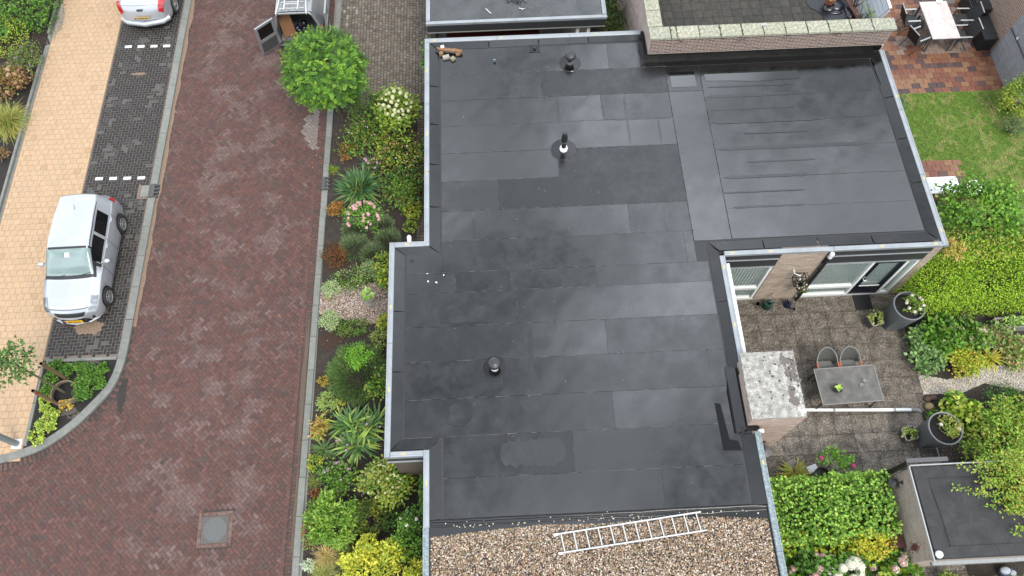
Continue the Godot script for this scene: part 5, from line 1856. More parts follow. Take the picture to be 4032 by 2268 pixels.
	b.bx(9.42, 2.2, -3.52, 9.445, 2.28, -1.36)
	b.bx(9.445, 2.2, -3.52, 12.6, 2.28, -3.495)
	obj("edge_trim", b, mat("shedrim", Color(0.5, 0.5, 0.5), 0.6), s)
	b = MB.new()
	b.bx(9.38, 2.13, -1.36, 12.6, 2.25, -1.28)
	obj("gutter", b, mat("guttergrey", Color(0.42, 0.43, 0.43), 0.6, {"tex": grain(), "size": 0.4}), s)
	b = MB.new()
	b.bx(9.36, 0.02, -3.6, 9.44, 2.32, -3.5)
	obj("corner_post", b, mat("ironblack"), s)
	b = MB.new()
	b.bx(9.36, 2.31, -3.66, 10.35, 2.35, -3.56)
	obj("barge_board", b, mat("darkgrey"), s)
	b = MB.new()
	for k in 170:
		b.ball(Vector3(9.455, 1.5 + rng.randfn(0, 0.11), -1.75 + rng.randfn(0, 0.045)), Vector3(0.3, 1, 1) * rnd(0.01, 0.025), jit(Color(0.16, 0.045, 0.022), 0.3), 3, 6)
	obj("rust_stain", b, mat("moss"), s).set_meta("kind", "stuff")
	var wl := thing("wall_lantern", "old black four sided lantern on the shed wall", "lantern", Vector3(9.46, 1.72, -3.22))
	b = MB.new()
	b.tube([Vector3(0, 0, 0), Vector3(-0.1, 0.06, 0), Vector3(-0.2, 0.02, 0)], [0.014], 6)
	b.ball(Vector3(0.0, 0, 0), Vector3(0.04, 0.05, 0.05), Color.WHITE, 6, 8)
	obj("bracket", b, mat("ironblack"), wl)
	b = MB.new()
	for sx in [-1, 1]:
		for sz in [-1, 1]:
			b.tube([Vector3(-0.2 + sx * 0.06, -0.28, sz * 0.06), Vector3(-0.2 + sx * 0.1, -0.04, sz * 0.1)], [0.01], 5)
	for d in [[-0.28, 0.06], [-0.04, 0.1]]:
		for q in [-1, 1]:
			b.box(at(-0.2, d[0], q * d[1]), Vector3(2 * d[1] + 0.02, 0.016, 0.016))
			b.box(at(-0.2 + q * d[1], d[0], 0), Vector3(0.016, 0.016, 2 * d[1] + 0.02))
	b.lathe(Vector3(-0.2, 0, 0), [Vector2(0.15, -0.04), Vector2(0.05, 0.05), Vector2(0.001, 0.07)], 4)
	obj("cage", b, mat("ironblack"), wl)
	var ball := MB.new()
	ball.lathe(Vector3(9.55, 2.262, -1.5), [Vector2(0.06, 0), Vector2(0.085, 0.04), Vector2(0.075, 0.09), Vector2(0.03, 0.12), Vector2(0.001, 0.125)], 16)
	tag(obj("white_ball", ball, mat("whitepaint")), "round white plastic cap on the shed roof corner", "cap")
	var bin := thing("brown_bin", "brown plastic bin against the shed wall, half hidden by the climber", "bin", Vector3(9.22, 0.02, -2.05))
	b = MB.new()
	b.cbox(at(0, 0.55, 0), Vector3(0.36, 1.1, 0.5), 0.03)
	obj("body", b, mat("binbrown", Color(0.09, 0.03, 0.02), 0.45), bin)
	b = MB.new()
	b.cbox(at(0, 1.13, 0), Vector3(0.4, 0.06, 0.54), 0.02)
	obj("lid", b, mat("binlid", Color(0.11, 0.036, 0.025), 0.4), bin)
	var tr := thing("stone_trough", "weathered concrete trough with pale green plants beside the hedge", "planter", Vector3(14.85, 0.02, -7.76))
	b = MB.new()
	for q in [-1, 1]:
		b.box(at(0, 0.15, q * 0.14), Vector3(1.7, 0.3, 0.05))
		b.box(at(q * 0.825, 0.15, 0), Vector3(0.05, 0.3, 0.23))
	obj("body", b, mat("troughc", Color(0.4, 0.38, 0.34), 0.9, {"tex": grain(), "size": 0.35}), tr)
	b = MB.new()
	b.box(at(0, 0.12, 0), Vector3(1.6, 0.24, 0.22))
	obj("soil", b, mat("potsoil"), tr)
	b = MB.new()
	leafball(b, Vector3(-0.3, 0.28, 0), Vector3(0.3, 0.14, 0.16), 260, 0.07, 0.06, [Color(0.2, 0.33, 0.1), Color(0.26, 0.38, 0.13)])
	leafball(b, Vector3(0.45, 0.28, 0), Vector3(0.25, 0.14, 0.16), 160, 0.07, 0.06, [Color(0.2, 0.33, 0.1)])
	obj("foliage", b, leafmat(), tr)
	b = MB.new()
	b.box(Transform3D(Basis.from_euler(Vector3(0.1, 0.4, 0.05)), Vector3(7.5, 0.05, -4.1)), Vector3(0.3, 0.06, 0.26))
	tag(obj("pale_stone", b, mat("paleconc")), "pale flat stone behind the yellow fern on patio", "stone")
	b = MB.new()
	b.box(Transform3D(Basis.from_euler(Vector3(0, 0.3, 0)), Vector3(8.02, 0.04, -3.98)), Vector3(0.28, 0.03, 0.18))
	tag(obj("pale_tile", b, mat("whiteish")), "pale tile lying behind the pink flowering pot plant", "tile")
	var ro := 0
	for r in [[11.58, -5.72, 0.1, "dark brown garden stone at the gravel path corner", Color(0.12, 0.07, 0.05)], [11.56, -5.5, 0.13, "ochre boulder at the gravel path corner", Color(0.34, 0.25, 0.14)], [11.75, -5.75, 0.1, "brown garden stone under the lime leaved hydrangea", Color(0.15, 0.09, 0.06)]]:
		b = MB.new()
		b.ball(Vector3(r[0], r[2] * 0.55, r[1]), Vector3(1.1, 0.75, 0.9) * r[2], r[4], 7, 11)
		tag(obj("garden_stone", b, mat("stone", Color.WHITE, 0.85, {"tex": grain(), "size": 0.3})), r[3], "stone")
		ro += 1
	b = MB.new()
	b.ball(Vector3(12.25, 0.12, -1.2), Vector3(0.2, 0.12, 0.14), Color(0.05, 0.07, 0.12), 7, 12)
	b.ball(Vector3(12.2, 0.2, -1.22), Vector3(0.14, 0.06, 0.1), Color(0.5, 0.55, 0.62), 6, 10)
	b.ball(Vector3(12.36, 0.19, -1.16), Vector3(0.1, 0.05, 0.08), Color(0.55, 0.58, 0.62), 6, 10)
	tag(obj("tied_bag", b, mat("bag", Color.WHITE, 0.4)), "tied blue and white plastic bag behind the shed", "bag")
	b = MB.new()
	b.tube([Vector3(9.75, 0.05, -1.2), Vector3(9.85, 0.07, -1.16), Vector3(10.1, 0.05, -1.15)], [0.03], 8)
	b.tube([Vector3(9.75, 0.05, -1.2), Vector3(9.74, 0.07, -1.28)], [0.025], 8)
	tag(obj("gutter_bend", b, mat("whitepaint")), "white plastic gutter bend lying by the shed corner", "pipe")


# ---------------------------------------------------------------- cars, lofted from profiles
class Loft:
	var u := []
	var top := []
	var belt := []
	var wb := []
	var wt := []
	var y0 := 0.2
	var axles := []
	var arch := 0.33
	var axle_y := 0.29
	var L := 4.0
	var bowed := 1.0

	func f(a: Array, x: float) -> float:
		if x <= u[0]:
			return a[0]
		for k in u.size() - 1:
			if x <= u[k + 1]:
				var t: float = (x - u[k]) / (u[k + 1] - u[k])
				var pre: float = a[maxi(k - 1, 0)]
				var post: float = a[mini(k + 2, a.size() - 1)]
				var c := cubic_interpolate_in_time(a[k], a[k + 1], pre, post, t, u[k + 1] - u[k], u[maxi(k - 1, 0)] - u[k], u[mini(k + 2, u.size() - 1)] - u[k])
				return clampf(c, minf(a[k], a[k + 1]) - 0.01, maxf(a[k], a[k + 1]) + 0.01)
		return a[-1]

	func low(x: float) -> float:
		var y := y0 + 0.06 * pow(absf(x / L * 2 - 1), 6)
		for a in axles:
			if absf(x - a) < arch:
				y = maxf(y, axle_y + sqrt(arch * arch - (x - a) * (x - a)))
		return y

	func pt(x: float, s: float, side: float) -> Vector3:
		var b := f(belt, x)
		var t := f(top, x)
		var w := f(wb, x)
		var r := f(wt, x)
		var lo := minf(low(x), b - 0.04)
		var h := [Vector2(w * 0.955, lo), Vector2(w * 0.99, lerpf(lo, b, 0.2)), Vector2(w, lerpf(lo, b, 0.6)), Vector2(w * 0.985, b - 0.03), Vector2(w * 0.95, b), Vector2(r, lerpf(b, t, 0.84)), Vector2(r * 0.93, lerpf(b, t, 0.95)), Vector2(r * 0.7, t - 0.01), Vector2(0, t)]
		var k := mini(int(s), 7)
		var p: Vector2 = h[k].lerp(h[k + 1], s - k)
		var q := 1.0 - pow(minf(absf(p.x) / maxf(w, 0.1), 1.0), 2.0)
		var bow := 0.13 * clampf(1.0 - x / 2.2, 0.0, 1.0) - 0.1 * clampf((x - 2.4) / maxf(L - 2.4, 0.1), 0.0, 1.0)
		return Vector3(p.x * side, p.y, L / 2 - x + bow * bowed * q)

	func nrm(x: float, s: float, side: float) -> Vector3:
		var e := 0.03
		var a := pt(x + e, s, side) - pt(x - e, s, side)
		var s0 := maxf(s - 0.25, 0.0)
		var s1 := minf(s + 0.25, 8.0)
		var b := pt(x, s1, side) - pt(x, s0, side)
		var n := a.cross(b).normalized()
		if n.dot(Vector3(side * 0.6, 0.5, 0)) < 0.0 and absf(n.z) < 0.9:
			n = -n
		if absf(n.z) >= 0.9 and n.z * (L / 2 - x) < 0.0:
			n = -n
		return n

	# patch of the surface lifted by off; t runs from one side to the other when both is set
	func patch(b: MB, u0: float, u1: float, s0: float, s1: float, side: float, off: float, nu: int, ns: int, both := false, col := Color.WHITE) -> void:
		var k0 := b.v.size()
		for i in nu + 1:
			var x := lerpf(u0, u1, float(i) / nu)
			for j in ns + 1:
				var t := float(j) / ns
				var s := lerpf(s0, s1, t)
				var sd := side
				if both:
					var q := t * 2 - 1
					s = 8.0 - absf(q) * (8.0 - s0)
					sd = 1.0 if q >= 0 else -1.0
				var n := nrm(x, s, sd)
				b.vert(pt(x, s, sd) + n * off, n, col)
		for i in nu:
			for j in ns:
				var a := k0 + i * (ns + 1) + j
				var d := a + ns + 1
				b.face(a, a + 1, d + 1)
				b.face(a, d + 1, d)

	func shell(b: MB, caps := 3) -> void:
		var xs := []
		var x := 0.0
		while x < L:
			xs.append(x)
			x += 0.045
		xs.append(L)
		var ss := [0.0, 0.5, 1.0, 1.5, 2.0, 2.5, 3.0, 3.5, 4.0, 4.5, 5.0, 5.5, 6.0, 6.5, 7.0, 7.5, 8.0]
		for side in [-1.0, 1.0]:
			var k0 := b.v.size()
			for i in xs.size():
				for s in ss:
					var n := nrm(clampf(xs[i], 0.02, L - 0.02), s, side)
					b.vert(pt(xs[i], s, side), n, Color.WHITE)
			for i in xs.size() - 1:
				for j in ss.size() - 1:
					var a: int = k0 + i * ss.size() + j
					var d: int = a + ss.size()
					b.face(a, a + 1, d + 1)
					b.face(a, d + 1, d)
			for e in 2:
				if not caps & (1 << e):
					continue
				var xx := 0.0 if e == 0 else L
				var c := Vector3(0, (low(xx) + f(top, xx)) / 2, L / 2 - xx)
				var ring := []
				for s in ss:
					ring.append(pt(xx, s, side))
				for j in ring.size() - 1:
					var kk := b.v.size()
					for p in [c, ring[j], ring[j + 1]]:
						b.vert(p, Vector3(0, 0, 1 if e == 0 else -1), Color.WHITE)
					b.face(kk, kk + 1, kk + 2)


func wheel(parent: Node, p: Vector3, r: float, side: float, spokes: int) -> void:
	var w := Node3D.new()
	w.position = p
	w.rotation.z = -side * PI / 2
	put("wheel", w, parent)
	var b := MB.new()
	b.lathe(Vector3.ZERO, [Vector2(r * 0.66, -0.09), Vector2(r * 0.93, -0.09), Vector2(r, -0.06), Vector2(r, 0.06), Vector2(r * 0.93, 0.088), Vector2(r * 0.68, 0.085)], 28)
	obj("tyre", b, mat("tyre", Color(0.016, 0.016, 0.017), 0.8), w)
	b = MB.new()
	b.lathe(Vector3.ZERO, [Vector2(r * 0.69, 0.075), Vector2(r * 0.66, 0.09), Vector2(r * 0.6, 0.08), Vector2(r * 0.58, 0.04)], 28)
	for k in spokes:
		b.box(Transform3D(Basis(Vector3.UP, TAU * k / spokes), Basis(Vector3.UP, TAU * k / spokes) * Vector3(r * 0.38, 0.07, 0)), Vector3(r * 0.48, 0.02, r * 0.16))
	b.lathe(Vector3.ZERO, [Vector2(r * 0.2, 0.06), Vector2(r * 0.18, 0.09), Vector2(0.001, 0.095)], 14)
	obj("rim", b, mat("rim", Color(0.5, 0.5, 0.5), 0.35, {"metal": 0.6}), w)
	b = MB.new()
	b.lathe(Vector3.ZERO, [Vector2(r * 0.62, 0.03), Vector2(0.001, 0.03)], 20)
	obj("hub", b, mat("deck"), w)


func plate(parent: Node, p: Vector3, tilt: float, txt: String, turn := 0.0) -> void:
	var n := Node3D.new()
	n.position = p
	n.rotation = Vector3(tilt, turn, 0)
	put("number_plate", n, parent)
	var b := MB.new()
	b.box(at(0, 0, 0), Vector3(0.52, 0.11, 0.012))
	obj("panel", b, mat("plateyellow", Color(0.72, 0.4, 0.02), 0.4, {"k": 0.7}), n)
	b = MB.new()
	b.box(at(-0.238, 0, 0.004), Vector3(0.04, 0.108, 0.012))
	obj("blue_band", b, mat("plateblue", Color(0.01, 0.04, 0.3), 0.4), n)
	var tm := TextMesh.new()
	var fnt := SystemFont.new()
	fnt.font_names = PackedStringArray(["Droid Sans"])
	fnt.font_weight = 700
	tm.font = fnt
	tm.text = txt
	tm.font_size = 24
	tm.pixel_size = 0.0036
	tm.depth = 0.002
	var o := MeshInstance3D.new()
	tm.material = mat("platetext", Color(0.01, 0.01, 0.01), 0.5)
	o.mesh = tm
	o.position = Vector3(0.018, 0.0, 0.008)
	put("lettering", o, n)


func build_vehicles() -> void:
	var paint := mat("silver", Color(0.66, 0.69, 0.74), 0.36, {"k": 0.52, "metal": 0.5, "clear": 0.8})
	var glass := mat("carglass", Color(0.11, 0.155, 0.148), 0.06, {"k": 1.0, "spec": 0.7})
	var gdark := mat("cardark", Color(0.008, 0.009, 0.01), 0.08, {"spec": 0.5})
	var blk := mat("carblack", Color(0.012, 0.012, 0.013), 0.5)
	var red := mat("taillight", Color(0.35, 0.008, 0.012), 0.15, {"k": 0.8, "clear": 1.0})
	var lamp := mat("headlight", Color(0.24, 0.255, 0.265), 0.12, {"k": 0.8, "metal": 0.5, "clear": 1.0})
	# ---- hatchback
	var c := thing("hatchback_car", "small silver hatchback parked on the dark paved bay", "car", Vector3(-12.24, 0.062, -11.06), 0.012)
	var l := Loft.new()
	l.L = 3.78
	l.u = [0.0, 0.05, 0.16, 0.4, 0.78, 1.0, 1.3, 1.72, 2.3, 3.15, 3.46, 3.58, 3.72, 3.78]
	l.top = [0.5, 0.62, 0.74, 0.84, 0.94, 1.0, 1.2, 1.44, 1.5, 1.46, 1.38, 1.12, 0.84, 0.58]
	l.belt = [0.44, 0.55, 0.65, 0.74, 0.84, 0.88, 0.9, 0.93, 0.95, 1.0, 0.99, 0.93, 0.76, 0.54]
	l.wb = [0.52, 0.66, 0.755, 0.805, 0.82, 0.83, 0.83, 0.83, 0.83, 0.82, 0.79, 0.77, 0.71, 0.6]
	l.wt = [0.36, 0.48, 0.56, 0.62, 0.65, 0.66, 0.64, 0.61, 0.6, 0.56, 0.53, 0.55, 0.54, 0.46]
	l.axles = [0.66, 3.1]
	var b := MB.new()
	l.shell(b)
	obj("body", b, paint, c)
	b = MB.new()
	l.patch(b, 0.99, 1.76, 4.55, 8.0, 1, 0.004, 8, 16, true)
	obj("windscreen_surround", b, blk, c)
	b = MB.new()
	l.patch(b, 1.08, 1.7, 4.95, 8.0, 1, 0.008, 8, 16, true)
	obj("windscreen", b, glass, c)
	b = MB.new()
	l.patch(b, 3.47, 3.575, 5.1, 8.0, 1, 0.006, 3, 12, true)
	obj("rear_window", b, gdark, c)
	for s in [-1.0, 1.0]:
		for r in [[1.42, 2.16], [2.26, 2.95]]:
			b = MB.new()
			l.patch(b, r[0], r[1], 4.1, 4.88, s, 0.006, 6, 4)
			obj("side_window", b, gdark, c)
		b = MB.new()
		l.patch(b, 0.12, 0.5, 3.9, 5.6, s, 0.008, 5, 5)
		obj("headlight", b, lamp, c)
		b = MB.new()
		l.patch(b, 3.48, 3.7, 2.7, 4.3, s, 0.01, 4, 4)
		obj("taillight", b, red, c)
		b = MB.new()
		l.patch(b, 1.72, 3.2, 5.02, 5.3, s, 0.005, 10, 1)
		obj("roof_gutter", b, blk, c)
		b = MB.new()
		for x in [1.34, 2.21, 3.0]:
			l.patch(b, x, x + 0.012, 0.6, 4.0, s, 0.003, 1, 8)
		l.patch(b, 1.34, 3.0, 0.75, 0.85, s, 0.003, 10, 1)
		obj("door_gap", b, blk, c)
		for x in [2.0, 2.85]:
			b = MB.new()
			var hp := l.pt(x, 3.0, s)
			b.ball(hp + Vector3(s * 0.015, 0, 0), Vector3(0.02, 0.018, 0.09), Color.WHITE, 6, 10)
			obj("door_handle", b, paint, c)
		b = MB.new()
		b.ball(Vector3(s * 0.93, 0.96, 0.42), Vector3(0.11, 0.075, 0.07), Color.WHITE, 8, 12)
		b.box(at(s * 0.83, 0.94, 0.44), Vector3(0.1, 0.03, 0.05))
		obj("wing_mirror", b, paint, c)
		b = MB.new()
		l.patch(b, 1.3, 1.4, 4.05, 4.6, s, 0.006, 2, 2)
		obj("mirror_foot", b, blk, c)
		for x in [0.66, 3.1]:
			wheel(c, Vector3(s * 0.745, 0.285, l.L / 2 - x), 0.285, s, 7)
	b = MB.new()
	l.patch(b, 0.035, 0.105, 6.5, 8.0, 1, 0.007, 3, 12, true)
	obj("grille", b, blk, c)
	b = MB.new()
	b.box(at(0, 0.3, 1.98), Vector3(0.7, 0.07, 0.06))
	for s in [-1, 1]:
		b.box(Transform3D(Basis(Vector3.UP, s * 0.75), Vector3(s * 0.6, 0.4, 1.84)), Vector3(0.22, 0.1, 0.02))
	obj("air_intake", b, blk, c)
	b = MB.new()
	b.tube([Vector3(-0.64, 0.24, 1.82), Vector3(-0.4, 0.23, 1.96), Vector3(0, 0.225, 2.02), Vector3(0.4, 0.23, 1.96), Vector3(0.64, 0.24, 1.82)], [0.03], 8)
	obj("bumper_lip", b, paint, c)
	b = MB.new()
	for s in [[-0.45, 0.1, -0.05], [0.1, 0.62, 0.0]]:
		b.tube([Vector3(s[0], 1.03, 0.9), Vector3((s[0] + s[1]) / 2, 1.055, 0.88), Vector3(s[1], 1.06, 0.8 + s[2])], [0.011], 5)
	obj("wiper", b, blk, c)
	b = MB.new()
	b.tube([Vector3(0.02, 1.475, -1.0), Vector3(0.0, 1.55, -1.2)], [0.008, 0.004], 5)
	b.ball(Vector3(0.02, 1.475, -1.0), Vector3(0.03, 0.015, 0.03), Color.WHITE, 5, 8)
	obj("antenna", b, blk, c)
	b = MB.new()
	l.patch(b, 0.17, 0.2, 5.5, 8.0, 1, 0.002, 1, 12, true)
	obj("bonnet_gap", b, mat("gapgrey", Color(0.2, 0.2, 0.21), 0.6), c)
	b = MB.new()
	l.patch(b, 1.5, 1.6, 7.85, 8.0, 1, 0.011, 1, 2, true)
	obj("sticker", b, mat("whitepaint"), c)
	plate(c, Vector3(0.0, 0.4, 2.03), -0.15, "RG-751-J")
	# ---- silver roadster, seen from behind
	c = thing("silver_roadster", "silver two seat car parked in bay beyond the white dashes, rear facing", "car", Vector3(-12.0, 0.062, -22.48), PI)
	l = Loft.new()
	l.L = 4.04
	l.u = [0.0, 0.1, 0.3, 0.9, 1.35, 1.95, 2.5, 3.0, 3.15, 3.6, 3.86, 3.97, 4.04]
	l.top = [0.5, 0.62, 0.72, 0.88, 0.95, 1.27, 1.29, 1.06, 1.0, 0.99, 0.95, 0.74, 0.5]
	l.belt = [0.45, 0.55, 0.65, 0.8, 0.84, 0.88, 0.9, 0.92, 0.92, 0.91, 0.85, 0.66, 0.44]
	l.wb = [0.6, 0.75, 0.83, 0.88, 0.89, 0.89, 0.89, 0.89, 0.89, 0.86, 0.8, 0.75, 0.68]
	l.wt = [0.42, 0.55, 0.62, 0.68, 0.7, 0.56, 0.55, 0.62, 0.68, 0.68, 0.64, 0.6, 0.52]
	l.axles = [0.8, 3.22]
	b = MB.new()
	l.shell(b)
	obj("body", b, paint, c)
	b = MB.new()
	l.patch(b, 2.55, 2.98, 5.2, 8.0, 1, 0.006, 5, 12, true)
	obj("rear_window", b, gdark, c)
	for s in [-1.0, 1.0]:
		b = MB.new()
		l.patch(b, 3.62, 3.965, 3.2, 5.4, s, 0.012, 6, 6)
		obj("taillight", b, red, c)
		b = MB.new()
		l.patch(b, 1.6, 2.5, 4.1, 4.88, s, 0.006, 6, 4)
		obj("side_window", b, gdark, c)
		for x in [0.8, 3.22]:
			wheel(c, Vector3(s * 0.81, 0.3, l.L / 2 - x), 0.31, s, 5)
	b = MB.new()
	l.patch(b, 3.84, 3.85, 5.6, 8.0, 1, 0.002, 1, 12, true)
	l.patch(b, 3.16, 3.165, 5.2, 8.0, 1, 0.002, 1, 12, true)
	obj("boot_gap", b, mat("gapgrey"), c)
	b = MB.new()
	b.box(at(0, 0.86, -2.03), Vector3(0.2, 0.03, 0.06))
	obj("brake_light", b, blk, c)
	b = MB.new()
	b.tube([Vector3(-0.8, 0.36, -1.86), Vector3(-0.6, 0.35, -2.03), Vector3(0, 0.34, -2.14), Vector3(0.6, 0.35, -2.03), Vector3(0.8, 0.36, -1.86)], [0.1], 10)
	obj("bumper", b, paint, c)
	plate(c, Vector3(0.0, 0.62, -2.15), 0.35, "X-582-BL", PI)
	# ---- grey van with open rear doors
	c = thing("panel_van", "grey panel van with open rear door and ladders on its roof", "van", Vector3(-6.42, 0.0, -21.3))
	l = Loft.new()
	l.L = 4.2
	l.u = [0.0, 0.2, 0.9, 1.4, 2.0, 4.2]
	l.top = [0.5, 0.85, 1.05, 1.6, 1.83, 1.83]
	l.belt = [0.45, 0.75, 0.95, 1.0, 1.02, 1.02]
	l.wb = [0.6, 0.75, 0.8, 0.82, 0.82, 0.81]
	l.wt = [0.4, 0.55, 0.66, 0.64, 0.63, 0.62]
	l.y0 = 0.28
	l.bowed = 0.0
	l.axles = [0.8, 3.35]
	l.axle_y = 0.31
	l.arch = 0.36
	var vp := mat("vangrey", Color(0.36, 0.38, 0.4), 0.32, {"k": 0.6, "metal": 0.3, "clear": 0.7})
	var body := Node3D.new()
	b = MB.new()
	l.shell(b, 1)
	# turned so that the open end faces +z
	var o := obj("body", b, vp, c)
	o.rotation.y = PI
	b = MB.new()
	b.bx(-0.72, 0.3, -1.7, 0.72, 0.5, 2.05)
	b.bx(-0.72, 0.5, 0.0, 0.72, 1.6, 0.03)
	for s in [-1, 1]:
		b.quad(Vector3(s * 0.74, 0.5, 0.0), Vector3(s * 0.74, 0.5, 2.05), Vector3(s * 0.6, 1.7, 2.05), Vector3(s * 0.6, 1.7, 0.0))
	obj("cargo_bay", b, mat("lining", Color(0.16, 0.16, 0.155), 0.8, {"k": 0.8}), c)
	b = MB.new()
	var rim := []
	for s in [[-0.76, 0.42], [-0.76, 1.0], [-0.6, 1.62], [-0.5, 1.74], [0.5, 1.74], [0.6, 1.62], [0.76, 1.0], [0.76, 0.42]]:
		rim.append(Vector3(s[0], s[1], 2.09))
	b.tube(rim, [0.045], 8)
	obj("door_frame", b, vp, c)
	b = MB.new()
	b.cbox(at(0, 0.42, 2.16), Vector3(1.55, 0.16, 0.2), 0.05)
	obj("bumper", b, mat("bumper", Color(0.035, 0.037, 0.04), 0.5), c)
	for s in [-1, 1]:
		b = MB.new()
		b.ball(Vector3(s * 0.8, 0.95, 2.06), Vector3(0.05, 0.22, 0.06), Color.WHITE, 8, 10)
		obj("taillight", b, red, c)
		for z in [1.25, -1.3]:
			wheel(c, Vector3(s * 0.74, 0.31, z), 0.31, s, 6)
		b = MB.new()
		b.cbox(at(s * 0.8, 0.62, 0.2), Vector3(0.03, 0.05, 2.2), 0.01)
		obj("side_strip", b, vp, c)
	for k in 2:
		# rear doors: one swung out, one folded flat against the flank
		var d := Node3D.new()
		put("rear_door", d, c)
		d.position = Vector3(-0.8, 0.42, 2.1) if k == 0 else Vector3(0.84, 0.42, 2.12)
		d.rotation.y = deg_to_rad(137.0 + 84.0) if k == 0 else PI / 2
		d.rotation.x = 0.0
		var lean := Basis(Vector3(1, 0, 0), -0.14 if k == 0 else 0.14)
		var dm := vp
		b = MB.new()
		b.box(Transform3D(lean, lean * Vector3(0.36, 0.33, 0)), Vector3(0.72, 0.66, 0.05))
		b.box(Transform3D(lean, lean * Vector3(0.045, 0.98, 0)), Vector3(0.09, 0.64, 0.05))
		b.box(Transform3D(lean, lean * Vector3(0.675, 0.98, 0)), Vector3(0.09, 0.64, 0.05))
		b.box(Transform3D(lean, lean * Vector3(0.36, 1.26, 0)), Vector3(0.54, 0.09, 0.05))
		obj("door_panel", b, dm, d)
		b = MB.new()
		b.box(Transform3D(lean, lean * Vector3(0.36, 0.94, 0)), Vector3(0.54, 0.56, 0.02))
		obj("window", b, gdark, d)
		b = MB.new()
		for s in [-1, 1]:
			b.cbox(Transform3D(lean * Basis(Vector3(1, 0, 0), s * PI / 2), lean * Vector3(0.36, 0.3, s * 0.03)), Vector3(0.6, 0.02, 0.5), 0.008)
		obj("trim_panel", b, mat("doortrim", Color(0.085, 0.09, 0.095), 0.6), d)
		b = MB.new()
		b.box(Transform3D(lean, lean * Vector3(0.7, 0.25, 0.028)), Vector3(0.05, 0.06, 0.02))
		obj("reflector", b, red, d)
	# cargo
	b = MB.new()
	b.box(Transform3D(Basis.from_euler(Vector3(-0.22, 0.12, 0.05)), Vector3(-6.84, 0.98, -19.42)), Vector3(0.42, 1.05, 0.025))
	tag(obj("plywood_sheet", b, mat("ply", Color(0.38, 0.18, 0.08), 0.6, {"tex": grain(), "size": 0.7})), "orange brown plywood sheet standing in the open van", "board")
	b = MB.new()
	for k in 7:
		b.ball(Vector3(-6.4 + rnd(-0.14, 0.14), 0.6 + k * 0.05, -19.5 + rnd(-0.1, 0.1)), Vector3(rnd(0.08, 0.16), rnd(0.07, 0.13), 0.12), Color(0.012, 0.013, 0.022) * rnd(0.7, 1.8), 6, 10)
	tag(obj("refuse_sacks", b, mat("sack", Color.WHITE, 0.25)), "shiny black sacks piled in the open van", "sacks")
	b = MB.new()
	b.ball(Vector3(-6.78, 0.58, -19.22), Vector3(0.2, 0.08, 0.09), Color(0.11, 0.11, 0.115), 6, 12)
	b.ball(Vector3(-6.62, 0.58, -19.2), Vector3(0.1, 0.06, 0.07), Color(0.4, 0.09, 0.02), 6, 10)
	tag(obj("tool_bag", b, mat("sack2", Color.WHITE, 0.7)), "grey tool bag with orange strap on van sill", "bag")
	# ladders carried on the roof
	var alu := mat("ladderalu", Color(0.74, 0.74, 0.73), 0.38, {"metal": 0.3})
	b = MB.new()
	for z in [-19.75, -21.0]:
		b.bx(-7.12, 1.9, z - 0.03, -5.75, 1.95, z + 0.03)
		for x in [-6.9, -5.95]:
			b.bx(x - 0.03, 1.8, z - 0.03, x + 0.03, 1.9, z + 0.03)
	tag(obj("roof_rack", b, alu), "pair of pale roof bars across the grey van", "roof rack")
	for k in 2:
		var ld := thing("ladder", "outer aluminium ladder tied on the van roof bars" if k == 0 else "narrower aluminium ladder nested inside the one on the van roof", "ladder", Vector3(-6.4, 1.985 + k * 0.075, -19.05 - k * 0.12), 0.0, "ladders on the van roof")
		for s in [-1, 1]:
			b = MB.new()
			b.box(Transform3D(Basis(Vector3.UP, s * 0.1 * (1 - k)), Vector3(s * (0.36 - k * 0.14), 0, -1.2)), Vector3(0.04, 0.06, 2.7))
			obj("rail", b, alu, ld)
		for q in 9:
			b = MB.new()
			var w := (0.4 - q * 0.028) if k == 0 else 0.22
			b.tube([Vector3(-w, 0, -0.12 - q * 0.28), Vector3(w, 0, -0.12 - q * 0.28)], [0.016], 8)
			obj("rung", b, alu, ld)
	var tb := thing("white_tube", "white tube with pink end cap lying across the van roof", "tube", Vector3(-6.9, 2.18, -19.72))
	b = MB.new()
	b.tube([Vector3(-0.62, 0, 0), Vector3(1.1, 0, -0.05)], [0.035], 10)
	obj("tube", b, mat("whitepaint"), tb)
	b = MB.new()
	b.tube([Vector3(-0.68, 0, 0), Vector3(-0.61, 0, 0)], [0.05], 10)
	obj("end_cap", b, mat("pinkcap", Color(0.5, 0.08, 0.1), 0.5), tb)


